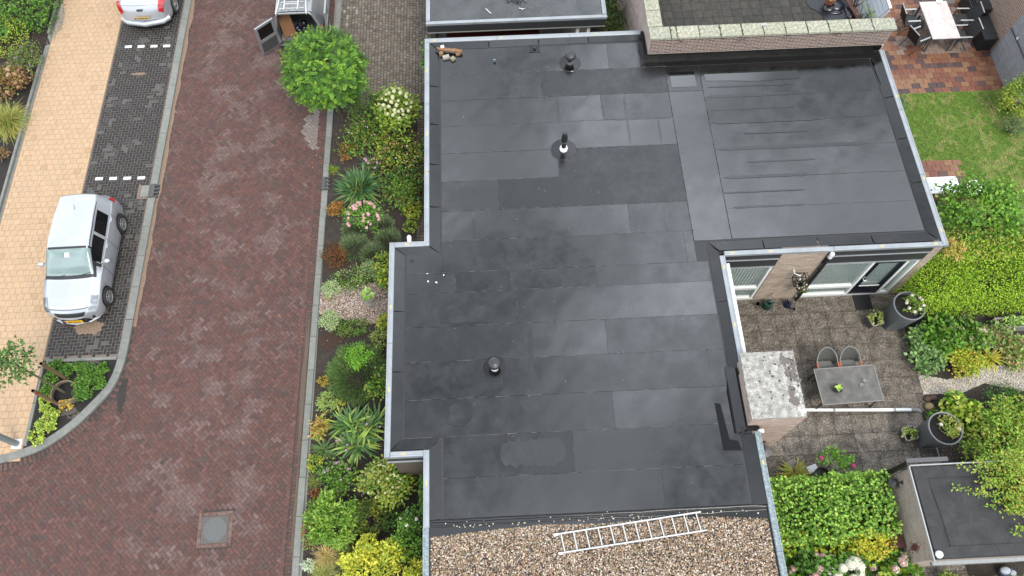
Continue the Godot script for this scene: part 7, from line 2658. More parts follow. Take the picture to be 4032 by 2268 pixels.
	plant("broad_bush", "broad bush of star shaped bright green leaf rosettes near the kerb", "shrub", -4.5, -3.2, "dome", 0.58, 0.85, 1500, 0.12, 0.04, [Color(0.1, 0.2, 0.03), Color(0.15, 0.26, 0.045), Color(0.07, 0.15, 0.025), Color(0.19, 0.29, 0.06)], {"rz": 0.62, "clumpy": 0.13})
	plant("withered_plant", "rust red dying shrub hanging over the kerb in front of the broad bush", "shrub", -5.12, -3.1, "dome", 0.2, 0.5, 360, 0.06, 0.035, [Color(0.24, 0.08, 0.03), Color(0.16, 0.07, 0.03), Color(0.2, 0.24, 0.05), Color(0.13, 0.2, 0.04)], {"rz": 0.5})
	# dwarf conifer of rounded sprays
	t = thing("dwarf_conifer", "dark dwarf conifer with golden rounded tips behind the yellow bush", "conifer", Vector3(-3.66, 0.03, -3.25))
	b = MB.new()
	b.tube([Vector3.ZERO, Vector3(0, 0.7, 0)], [0.05, 0.02], 7)
	obj("trunk", b, woodmat(), t)
	b = MB.new()
	for k in 170:
		var d := ball_dir()
		d.y = absf(d.y)
		var p := Vector3(d.x * 0.46, 0.25 + d.y * 0.68, d.z * 0.46) * rnd(0.72, 1.0)
		var tip: Color = [Color(0.15, 0.17, 0.025), Color(0.09, 0.115, 0.022), Color(0.055, 0.08, 0.02), Color(0.04, 0.06, 0.02)][rng.randi() % 4]
		for q in 24:
			var e := ball_dir()
			b.leaf(p + e * 0.035, (e + d * 0.6).normalized(), (d + Vector3.UP).normalized(), 0.05, 0.025, lj(tip, 0.2))
	obj("foliage", b, leafmat(), t)
	plant("dark_shrub", "dark shrub in the gap between dwarf conifer and house wall", "shrub", -3.05, -3.15, "dome", 0.3, 0.5, 300, 0.06, 0.035, [DG, Color(0.03, 0.05, 0.014)])
	plant("climbing_rose", "tall rose shrub with a white bloom against the house wall", "rose", -2.5, -3.0, "dome", 0.3, 1.2, 520, 0.06, 0.04, [G, Color(0.09, 0.19, 0.03), DG], {"fl": [4, 0.045, 16, 0.05, [Color(0.75, 0.72, 0.66)]]})
	plant("climbing_rose", "lower leafy rose shrub against the wall beside the yellow bush", "rose", -2.62, -2.45, "dome", 0.36, 1.0, 620, 0.06, 0.04, [G, Color(0.08, 0.18, 0.028), Color(0.12, 0.22, 0.04)])
	var CH := [Color(0.42, 0.42, 0.05), Color(0.52, 0.5, 0.08), Color(0.34, 0.36, 0.05), Color(0.24, 0.3, 0.05)]
	plant("golden_choisya", "largest bright yellow leaved bush at the gravel roof corner", "shrub", -3.6, -1.9, "dome", 0.62, 1.0, 1300, 0.11, 0.04, CH, {"clumpy": 0.12})
	plant("golden_choisya", "yellow leaved bush between the larger yellow one and the wall rose", "shrub", -2.95, -2.3, "dome", 0.32, 1.0, 420, 0.11, 0.04, CH, {"clumpy": 0.14})
	plant("golden_choisya", "yellow leaved bush squeezed against the wall by the old zinc edge", "shrub", -2.4, -1.75, "dome", 0.3, 1.0, 420, 0.11, 0.04, CH, {"clumpy": 0.14})
	plant("golden_choisya", "small yellow leaved bush in front of dwarf conifer", "shrub", -3.62, -2.58, "dome", 0.2, 0.85, 170, 0.1, 0.038, CH, {"clumpy": 0.14})
	plant("feather_grass", "blonde feathery grass arching beside the kerb", "grass", -4.72, -2.4, "grass", 0.3, 0.4, 330, 0.5, 0.009, [Color(0.45, 0.33, 0.17), Color(0.38, 0.28, 0.13), Color(0.5, 0.4, 0.24)])
	plant("feather_grass", "pale green grass clump next to blonde grass at the kerb", "grass", -4.78, -1.95, "grass", 0.35, 0.4, 380, 0.5, 0.011, [Color(0.22, 0.25, 0.09), Color(0.3, 0.28, 0.12)])
	plant("feather_grass", "olive arching grass between the blonde grass and the yellow bush", "grass", -4.2, -2.3, "grass", 0.35, 0.4, 260, 0.55, 0.011, [Color(0.15, 0.17, 0.05), Color(0.24, 0.22, 0.08)])
	plant("silver_plant", "silvery white leaved little plant at the kerb", "plant", -5.15, -2.2, "dome", 0.13, 0.22, 140, 0.07, 0.016, [Color(0.5, 0.55, 0.53), Color(0.38, 0.44, 0.42)])
	plant("wall_creeper", "thin green creeper along the wall foot under roof step", "climber", -2.15, -3.6, "dome", 0.14, 1.3, 260, 0.06, 0.04, [G, Color(0.09, 0.18, 0.03)], {"rz": 0.5})
	b = MB.new()
	for k in 160:
		var a := rnd(0, TAU)
		var px := rnd(-5.3, -4.6) if k % 3 else rnd(-6.0, -5.4)
		var pz := rnd(-17.0, -13.5) if k % 2 else rnd(-13, -2)
		b.leaf(Vector3(px, 0.045 if px > -5.33 else 0.008, pz), Vector3(cos(a), 0.15, sin(a)).normalized(), Vector3.UP, rnd(0.02, 0.045), rnd(0.012, 0.026), lj([Color(0.5, 0.36, 0.18), Color(0.36, 0.17, 0.07), Color(0.5, 0.44, 0.34)][rng.randi() % 3], 0.2))
	var fl := stuff("fallen_leaves", b, mat("deadleaf2", Color.WHITE, 0.8))
	tag(fl, "scattered fallen leaves and petals along the garden kerb", "leaves")


func build_left_garden() -> void:
	var G := Color(0.07, 0.16, 0.025)
	var t := thing("laurel_hedge", "big dense dark green laurel hedge at the garden corner", "hedge", Vector3(-16.6, 0.0, -21.7))
	var b := MB.new()
	leafbox(b, Vector3(-1.5, 0.1, -1.9), Vector3(1.2, 1.35, 1.25), 4200, 0.12, 0.065, [Color(0.055, 0.125, 0.02), Color(0.07, 0.155, 0.025), Color(0.035, 0.085, 0.016), Color(0.095, 0.18, 0.03)])
	obj("foliage", b, leafmat(), t)
	b = MB.new()
	stems(b, 1.2, 0.8, 9)
	obj("stem", b, woodmat(), t)
	# ring topiary
	t = thing("ring_topiary", "clipped yellow green ring of box with a green shrub in its middle", "topiary", Vector3(-17.0, 0.0, -20.1))
	b = MB.new()
	for k in 2600:
		var a := rnd(0, TAU)
		var q := rnd(0, TAU)
		var o := Vector3(cos(a) * cos(q), sin(q), sin(a) * cos(q))
		var p := Vector3(cos(a) * 0.62, 0.36, sin(a) * 0.6) + Vector3(o.x * 0.27, o.y * 0.34, o.z * 0.27) * rnd(0.85, 1.02)
		b.leaf(p, (o + ball_dir()).normalized(), (o + Vector3.UP * 0.5).normalized(), 0.05, 0.035, lj([Color(0.3, 0.34, 0.06), Color(0.2, 0.28, 0.04), Color(0.42, 0.42, 0.1), Color(0.12, 0.2, 0.03)][rng.randi() % 4], 0.2))
	obj("ring", b, leafmat(), t)
	b = MB.new()
	leafball(b, Vector3(0, 0.42, 0), Vector3(0.36, 0.36, 0.36), 500, 0.07, 0.05, [Color(0.06, 0.16, 0.04), Color(0.09, 0.2, 0.05)])
	obj("middle_shrub", b, leafmat(), t)
	plant("catmint", "grey green bush with small purple flowers beside the paved garden path", "flowers", -15.95, -18.95, "dome", 0.5, 0.55, 900, 0.06, 0.03, [Color(0.09, 0.15, 0.04), Color(0.14, 0.18, 0.07), Color(0.06, 0.1, 0.03), Color(0.15, 0.11, 0.06)], {"y": 0.0, "rz": 0.75, "fl": [16, 0.03, 10, 0.035, [Color(0.25, 0.2, 0.3)]]})
	plant("faded_hydrangea", "hydrangea with faded brown flower heads at the pavement edging", "shrub", -16.2, -17.95, "dome", 0.6, 0.75, 900, 0.08, 0.05, [Color(0.18, 0.1, 0.05), Color(0.12, 0.06, 0.03), Color(0.25, 0.14, 0.07), Color(0.1, 0.13, 0.03)], {"y": 0.0, "fl": [12, 0.08, 26, 0.06, [Color(0.42, 0.27, 0.15), Color(0.5, 0.35, 0.2), Color(0.33, 0.2, 0.1)]]})
	plant("fountain_grass", "large yellow green fountain grass overhanging the dark soil", "grass", -16.05, -16.5, "grass", 0.75, 0.8, 1100, 0.95, 0.016, [Color(0.22, 0.26, 0.06), Color(0.3, 0.28, 0.1), Color(0.15, 0.2, 0.05), Color(0.38, 0.3, 0.14)], {"y": 0.0})
	plant("withered_plant", "brown withered remnants on dark soil below the fountain grass", "plant", -15.95, -15.2, "dome", 0.25, 0.25, 150, 0.07, 0.04, [Color(0.22, 0.13, 0.07), Color(0.12, 0.08, 0.05)], {"y": 0.0})
	b = MB.new()
	for k in 90:
		var a := rnd(0, TAU)
		b.leaf(Vector3(rnd(-15.5, -15.15), 0.07, rnd(-22.0, -20.2)), Vector3(cos(a), 0.15, sin(a)).normalized(), Vector3.UP, rnd(0.03, 0.06), 0.03, lj(Color(0.2, 0.11, 0.06), 0.3))
	tag(stuff("fallen_leaves", b, mat("deadleaf2", Color.WHITE, 0.8)), "brown fallen leaves on the pavement below the laurel hedge", "leaves")
	# low plants of the corner bed
	for s in [[-12.62, -7.8, 0.2], [-12.3, -7.72, 0.17], [-11.95, -7.72, 0.18], [-11.65, -7.6, 0.2], [-11.85, -7.3, 0.2], [-11.55, -7.15, 0.24], [-11.35, -7.3, 0.17], [-11.75, -7.0, 0.2], [-12.7, -7.45, 0.17], [-12.75, -7.15, 0.14], [-11.3, -7.68, 0.13]]:
		plant("cranesbill", "low dark green leafy cushion in the corner bed beside the parking bay", "plant", s[0], s[1], "dome", s[2], 0.2, 190, 0.055, 0.05, [Color(0.06, 0.14, 0.025), Color(0.1, 0.19, 0.035), Color(0.04, 0.1, 0.02)], {"y": 0.045, "group": "green cushions in the corner bed"})
	for s in [[-12.47, -6.4, 0.16], [-12.68, -6.6, 0.1], [-12.68, -6.13, 0.16], [-12.42, -6.1, 0.12], [-12.74, -5.8, 0.18], [-12.73, -6.86, 0.12]]:
		plant("coral_bells", "low yellow green rosette plant on black soil by the pavement border", "plant", s[0], s[1], "dome", s[2], 0.16, 110, 0.06, 0.05, [Color(0.26, 0.34, 0.07), Color(0.34, 0.4, 0.1), Color(0.18, 0.26, 0.05)], {"y": 0.045, "group": "yellow green rosettes in the corner bed"})
	plant("coral_bells", "orange tinged rosette plant beside the stake with red tie", "plant", -12.13, -6.66, "dome", 0.14, 0.16, 110, 0.06, 0.05, [Color(0.4, 0.24, 0.07), Color(0.34, 0.3, 0.08)], {"y": 0.045})


func build_back_plants() -> void:
	var G := Color(0.08, 0.18, 0.025)
	var DG := Color(0.04, 0.09, 0.02)
	var YG := Color(0.2, 0.27, 0.04)
	# ivy between carport and driveway, dark shrub behind the carport
	plant("ivy", "bright green ivy climbing at the carport corner", "climber", -2.0, -17.2, "dome", 0.22, 2.0, 420, 0.08, 0.06, [G, Color(0.1, 0.22, 0.03), DG], {"rz": 0.3})
	plant("rhododendron", "dark glossy shrub between the carport and whitewashed brick wall", "shrub", 4.1, -18.9, "dome", 0.4, 1.6, 700, 0.1, 0.04, [DG, Color(0.06, 0.09, 0.03), Color(0.1, 0.11, 0.04)], {"rz": 1.2})
	plant("wall_fern", "small bright green plant at the foot of the brick parapet end", "plant", 12.35, -17.1, "dome", 0.22, 1.3, 260, 0.06, 0.035, [G, Color(0.12, 0.24, 0.03)])
	plant("wall_fern", "straggly grey green plant beside the parapet and red paving", "plant", 12.85, -16.95, "dome", 0.3, 0.7, 170, 0.07, 0.022, [Color(0.12, 0.17, 0.06), Color(0.2, 0.24, 0.1)])
	plant("golden_conifer", "bushy golden green conifer at the end of the clad shed", "conifer", 17.0, -15.35, "dome", 0.5, 1.3, 1500, 0.07, 0.03, [YG, Color(0.16, 0.22, 0.03), Color(0.25, 0.27, 0.05), G])
	plant("blue_conifer", "small grey green conifer on the lawn edge below the golden conifer", "conifer", 16.75, -14.5, "dome", 0.3, 0.5, 400, 0.05, 0.025, [Color(0.08, 0.12, 0.07), Color(0.12, 0.15, 0.08)])
	# broadleaf tree beyond the roof corner
	var t := thing("lilac_tree", "broad leaved small tree beyond the roof corner over the lawn", "tree", Vector3(13.9, 0.02, -10.5))
	var b := MB.new()
	b.tube([Vector3(0, 0, 0), Vector3(-0.05, 0.6, 0.02), Vector3(0.0, 1.1, 0)], [0.09, 0.07, 0.05], 8)
	for k in 9:
		var a := TAU * k / 9
		b.tube([Vector3(0, 0.9, 0), Vector3(cos(a) * 0.5, 1.4, sin(a) * 0.4), Vector3(cos(a) * 1.0, 1.8 + rnd(-0.1, 0.2), sin(a) * 0.8)], [0.035, 0.02, 0.007], 6)
	obj("trunk", b, woodmat(), t)
	b = MB.new()
	leafball(b, Vector3(-0.15, 1.5, -0.15), Vector3(1.12, 0.75, 0.98), 2600, 0.115, 0.085, [G, Color(0.11, 0.23, 0.03), Color(0.055, 0.13, 0.022), Color(0.16, 0.26, 0.04)], 0.17)
	obj("crown", b, leafmat(), t)
	plant("pale_shrub", "pale green shrub at the lawn edge in front of the conifer hedge", "shrub", 15.1, -10.1, "dome", 0.35, 0.7, 300, 0.1, 0.07, [Color(0.2, 0.3, 0.1), YG])
	# thuja hedge
	t = thing("thuja_hedge", "thick bright green clipped conifer hedge with scorched tips", "hedge", Vector3(11.3, 0.02, -9.9))
	b = MB.new()
	var TH := [Color(0.16, 0.29, 0.02), Color(0.22, 0.35, 0.025), Color(0.11, 0.2, 0.018), Color(0.27, 0.37, 0.035)]
	leafbox(b, Vector3(0.15, 0.1, 0.35), Vector3(1.6, 1.75, 1.85), 8200, 0.065, 0.026, TH)
	leafbox(b, Vector3(1.5, 0.1, 0.2), Vector3(3.4, 1.8, 1.85), 9800, 0.065, 0.026, TH)
	leafbox(b, Vector3(3.3, 0.1, 0.25), Vector3(5.6, 1.75, 1.8), 9800, 0.065, 0.026, TH)
	leafbox(b, Vector3(0.9, 1.4, -0.1), Vector3(5.6, 1.85, 0.7), 2600, 0.085, 0.03, [YG, Color(0.26, 0.24, 0.06), Color(0.36, 0.27, 0.12), Color(0.15, 0.2, 0.03)])
	obj("foliage", b, leafmat(), t)
	for s in [[1.2, 1.82, 0.45], [3.6, 1.9, 0.2], [4.3, 1.88, 0.4]]:
		b = MB.new()
		leafball(b, Vector3(s[0], s[1] - 0.05, s[2]), Vector3(0.28, 0.1, 0.24), 900, 0.09, 0.04, [Color(0.42, 0.3, 0.14), Color(0.34, 0.27, 0.08), Color(0.24, 0.26, 0.05)])
		var so := obj("scorched_patch", b, leafmat(), t)
		so.set_meta("label", "scorched straw coloured hedge tips")
	b = MB.new()
	for k in 8:
		b.tube([Vector3(0.5 + k * 0.65, 0, 1.1), Vector3(0.5 + k * 0.65, 1.4, 1.0)], [0.04, 0.015], 6)
	obj("trunk", b, woodmat(), t)
	# bed between hedge and gravel path
	plant("ladys_mantle", "blue green scalloped leaf cushion at the patio corner by the gravel path", "plant", 11.75, -6.85, "dome", 0.42, 0.45, 420, 0.1, 0.09, [Color(0.12, 0.2, 0.09), Color(0.16, 0.25, 0.12), Color(0.09, 0.16, 0.06)])
	plant("ladys_mantle", "blue green leaf cushion under the flowering planter", "plant", 11.75, -7.45, "dome", 0.3, 0.4, 260, 0.1, 0.09, [Color(0.12, 0.2, 0.09), Color(0.16, 0.25, 0.12)])
	plant("hydrangea", "green budded hydrangea between planter and conifer hedge", "shrub", 12.3, -7.45, "dome", 0.5, 0.7, 560, 0.13, 0.085, [G, Color(0.1, 0.21, 0.03), DG], {"fl": [7, 0.07, 20, 0.05, [Color(0.26, 0.3, 0.06), Color(0.3, 0.28, 0.08)]]})
	plant("hydrangea", "hydrangea with dusty pink heads in the bed before the hedge", "shrub", 13.15, -7.4, "dome", 0.4, 0.65, 420, 0.11, 0.07, [G, Color(0.12, 0.19, 0.04), DG], {"fl": [14, 0.06, 24, 0.045, [Color(0.52, 0.38, 0.28), Color(0.58, 0.47, 0.38), Color(0.5, 0.42, 0.25)]]})
	plant("barrenwort", "round yellow green leafy cushion bulging over the gravel path", "plant", 12.72, -6.75, "dome", 0.44, 0.45, 800, 0.065, 0.055, [Color(0.24, 0.3, 0.03), Color(0.3, 0.35, 0.04), Color(0.17, 0.24, 0.03), Color(0.34, 0.26, 0.06)])
	plant("yellow_fern", "yellow green fern at the gravel path beside the cushion plant", "fern", 13.62, -6.8, "spike", 0.3, 0.3, 60, 0.45, 0.055, [Color(0.27, 0.28, 0.04), Color(0.35, 0.3, 0.06)], {"droop": 1.0})
	plant("stonecrop", "pale green stonecrop with faded heads beside the stone trough", "plant", 14.0, -7.25, "dome", 0.42, 0.4, 450, 0.08, 0.06, [Color(0.16, 0.25, 0.09), Color(0.1, 0.18, 0.05), Color(0.22, 0.16, 0.1)])
	plant("masterwort", "mottled leafy clump over the far gravel edge", "plant", 14.35, -6.85, "dome", 0.42, 0.4, 420, 0.09, 0.075, [Color(0.13, 0.22, 0.06), Color(0.2, 0.26, 0.09), Color(0.28, 0.2, 0.12)])
	# bed below the gravel path
	plant("dark_conifer", "dark green low juniper at the lower edge of gravel path", "conifer", 13.6, -5.6, "dome", 0.4, 0.4, 600, 0.06, 0.025, [DG, Color(0.05, 0.11, 0.03), Color(0.07, 0.14, 0.03)])
	plant("lime_hydrangea", "lime leaved hydrangea behind the planter with small shrub", "shrub", 12.25, -5.25, "dome", 0.42, 0.6, 400, 0.14, 0.1, [YG, Color(0.28, 0.32, 0.07), G])
	plant("leafy_ground", "small dark leafy plant at the planter foot by the ochre boulder", "plant", 11.55, -5.2, "dome", 0.18, 0.3, 150, 0.05, 0.035, [DG, G])
	for s in [[13.1, -4.75, 0.72, 1.0, "mass of small leaved rose shrub below juniper"], [12.7, -4.0, 0.85, 1.5, "large sprawling rose bush filling the corner beside shed cobbles"], [14.2, -4.6, 0.9, 1.2, "yellow green small leaved bush behind the sprawling rose"], [13.6, -3.3, 0.9, 1.6, "rose thicket behind the shed roof"]]:
		plant("shrub_rose", s[4], "rose", s[0], s[1], "dome", s[2], s[3], 1700, 0.075, 0.045, [Color(0.14, 0.25, 0.035), Color(0.2, 0.3, 0.05), Color(0.09, 0.17, 0.03), Color(0.25, 0.27, 0.06)], {"clumpy": 0.16})
	# rose arching over the shed roof
	t = thing("rambling_rose", "rambling rose whose leafy shoots hang over the shed roof", "rose", Vector3(12.7, 0.02, -2.6))
	b = MB.new()
	var lb := MB.new()
	for k in 64:
		var e := Vector3(rnd(-2.2, -0.9), rnd(2.35, 2.6), rnd(-1.0, 0.3)) if k % 3 == 0 else Vector3(rnd(-1.5, -0.7), rnd(2.35, 2.7), rnd(-1.1, 0.7))
		if e.x < -1.5 and e.z > -0.3 and rng.randf() < 0.7:
			e.x = -1.2
		if k == 0:
			e = Vector3(-2.45, 2.36, -0.35)
		if k == 1:
			e = Vector3(-1.35, 2.36, 0.75)
		var s := Vector3(rnd(0.1, 0.6), 0.3, rnd(-0.7, 0.5))
		var mid := s.lerp(e, 0.5) + Vector3(0, 1.15, 0)
		var pts := []
		for q in 9:
			var tt := q / 8.0
			var p := s.lerp(mid, tt).lerp(mid.lerp(e, tt), tt)
			pts.append(p)
		b.tube(pts, [0.012, 0.011, 0.01, 0.009, 0.008, 0.007, 0.006, 0.005, 0.003], 5)
		for q in 46:
			var tt := 0.3 + 0.7 * q / 45.0
			var p: Vector3 = s.lerp(mid, tt).lerp(mid.lerp(e, tt), tt)
			for r in 3:
				var d := ball_dir()
				lb.leaf(p + d * rnd(0.02, 0.1), (d + Vector3(0, 0.2, 0)).normalized(), (Vector3.UP + d * 0.4).normalized(), rnd(0.05, 0.08), rnd(0.03, 0.045), lj([Color(0.16, 0.26, 0.035), Color(0.22, 0.3, 0.045), Color(0.1, 0.19, 0.03), Color(0.27, 0.25, 0.06)][rng.randi() % 4], 0.22))
	obj("shoot", b, mat("rosestem", Color(0.12, 0.12, 0.04), 0.8), t)
	obj("foliage", lb, leafmat(), t)
	# climber clad fence in front of the hydrangeas
	t = thing("climber_hedge", "thick round leaved green climber covering a fence beside the gravel roof", "hedge", Vector3(6.3, 0.0, -3.6))
	b = MB.new()
	var CL := [Color(0.15, 0.29, 0.05), Color(0.2, 0.35, 0.07), Color(0.1, 0.21, 0.035), Color(0.27, 0.37, 0.09), Color(0.07, 0.15, 0.03)]
	leafbox(b, Vector3(0.1, 0.2, 0.1), Vector3(1.6, 1.5, 1.6), 5600, 0.08, 0.07, CL)
	leafbox(b, Vector3(1.4, 0.2, 0.05), Vector3(2.95, 1.55, 1.5), 5600, 0.08, 0.07, CL)
	leafbox(b, Vector3(0.15, 0.2, 1.3), Vector3(2.0, 1.2, 1.85), 1300, 0.1, 0.08, [Color(0.2, 0.28, 0.03), Color(0.36, 0.32, 0.04), Color(0.14, 0.22, 0.03)])
	obj("foliage", b, leafmat(), t)
	b = MB.new()
	for k in 5:
		b.tube([Vector3(0.4 + k * 0.55, 0, 0.8), Vector3(0.4 + k * 0.55, 1.4, 0.8)], [0.03], 6)
	obj("stem", b, woodmat(), t)
	plant("golden_spirea", "golden yellow leaved shrub between the climber and hydrangeas", "shrub", 8.6, -1.9, "dome", 0.62, 1.4, 1100, 0.07, 0.05, [Color(0.36, 0.32, 0.03), Color(0.28, 0.3, 0.035), Color(0.42, 0.33, 0.05), Color(0.18, 0.24, 0.03)], {"y": 0.0, "rz": 0.4})
	var HW := [Color(0.74, 0.73, 0.62), Color(0.7, 0.7, 0.5)]
	var HP := [Color(0.5, 0.28, 0.27), Color(0.58, 0.38, 0.33), Color(0.42, 0.24, 0.2)]
	plant("hydrangea", "hydrangea with pink and cream heads beside the gravel roof edge", "shrub", 7.1, -1.5, "dome", 0.55, 1.2, 480, 0.13, 0.09, [G, Color(0.06, 0.14, 0.025), DG], {"y": 0.0, "fl": [16, 0.105, 60, 0.05, HP + [Color(0.66, 0.62, 0.4)]], "rz": 0.5})
	plant("hydrangea", "hydrangea with big white mophead blooms below the golden shrub", "shrub", 7.9, -1.4, "dome", 0.5, 1.25, 420, 0.13, 0.09, [G, Color(0.06, 0.14, 0.025), DG], {"y": 0.0, "fl": [14, 0.135, 90, 0.055, HW], "rz": 0.4})
	plant("hydrangea", "hydrangea with cream cones and pink heads near the shed corner", "shrub", 9.15, -1.35, "dome", 0.55, 1.15, 460, 0.13, 0.09, [G, Color(0.06, 0.14, 0.025), YG], {"y": 0.0, "fl": [17, 0.115, 70, 0.05, HP + HW], "rz": 0.45})
	# pot plant with pink blooms and the yellow fern on the patio
	plant("yellow_fern", "yellow fern spreading on the patio beside the climber", "fern", 7.5, -3.85, "spike", 0.35, 0.3, 70, 0.48, 0.05, [Color(0.27, 0.27, 0.05), Color(0.2, 0.24, 0.05), Color(0.34, 0.28, 0.08)], {"droop": 0.9, "y": 0.025})
	t = thing("hibiscus_pot", "black pot with a leggy plant bearing bright pink blooms on the patio", "potted plant", Vector3(8.1, 0.025, -3.72))
	b = MB.new()
	b.lathe(Vector3.ZERO, [Vector2(0.16, 0), Vector2(0.22, 0.38), Vector2(0.205, 0.38), Vector2(0.19, 0.3), Vector2(0.001, 0.3)], 24)
	obj("pot", b, mat("potdark", Color(0.03, 0.03, 0.028), 0.5), t)
	b = MB.new()
	for e in [Vector3(-0.18, 0.95, -0.3), Vector3(0.6, 0.82, -0.12), Vector3(0.2, 1.0, -0.35), Vector3(0.35, 0.85, -0.1)]:
		b.tube([Vector3(0, 0.3, 0), e * 0.5 + Vector3(0, 0.15, 0), e], [0.014, 0.011, 0.006], 5)
	obj("stem", b, woodmat(), t)
	b = MB.new()
	leafball(b, Vector3(0.2, 0.85, -0.22), Vector3(0.38, 0.22, 0.3), 330, 0.09, 0.06, [G, Color(0.1, 0.22, 0.03), Color(0.05, 0.13, 0.025)])
	obj("foliage", b, leafmat(), t)
	for e in [Vector3(-0.18, 0.98, -0.33), Vector3(0.64, 0.86, -0.13)]:
		b = MB.new()
		puff(b, e, 0.045, 22, 0.08, [Color(0.62, 0.05, 0.22), Color(0.7, 0.09, 0.3)])
		obj("bloom", b, mats["petal"], t)
	# clipped hedge at the bottom right
	t = thing("low_hedge", "low yellow green clipped hedge behind the shed at the frame bottom", "hedge", Vector3(11.3, 0.0, -0.75))
	t.set_meta("label", "low yellow green clipped hedge along the red brick yard")
	b = MB.new()
	leafbox(b, Vector3(-0.75, 0.05, -0.3), Vector3(1.3, 0.6, 0.6), 2600, 0.06, 0.03, [Color(0.14, 0.22, 0.025), Color(0.19, 0.27, 0.035), Color(0.1, 0.16, 0.02)])
	obj("foliage", b, leafmat(), t)
	b = MB.new()
	stems(b, 0.5, 0.3, 6)
	obj("stem", b, woodmat(), t)
	plant("golden_shrub", "loose yellow green shrub between the shed gutter and low hedge", "shrub", 10.62, -1.0, "dome", 0.22, 0.6, 300, 0.06, 0.035, [YG, Color(0.15, 0.23, 0.03)], {"y": 0.0})


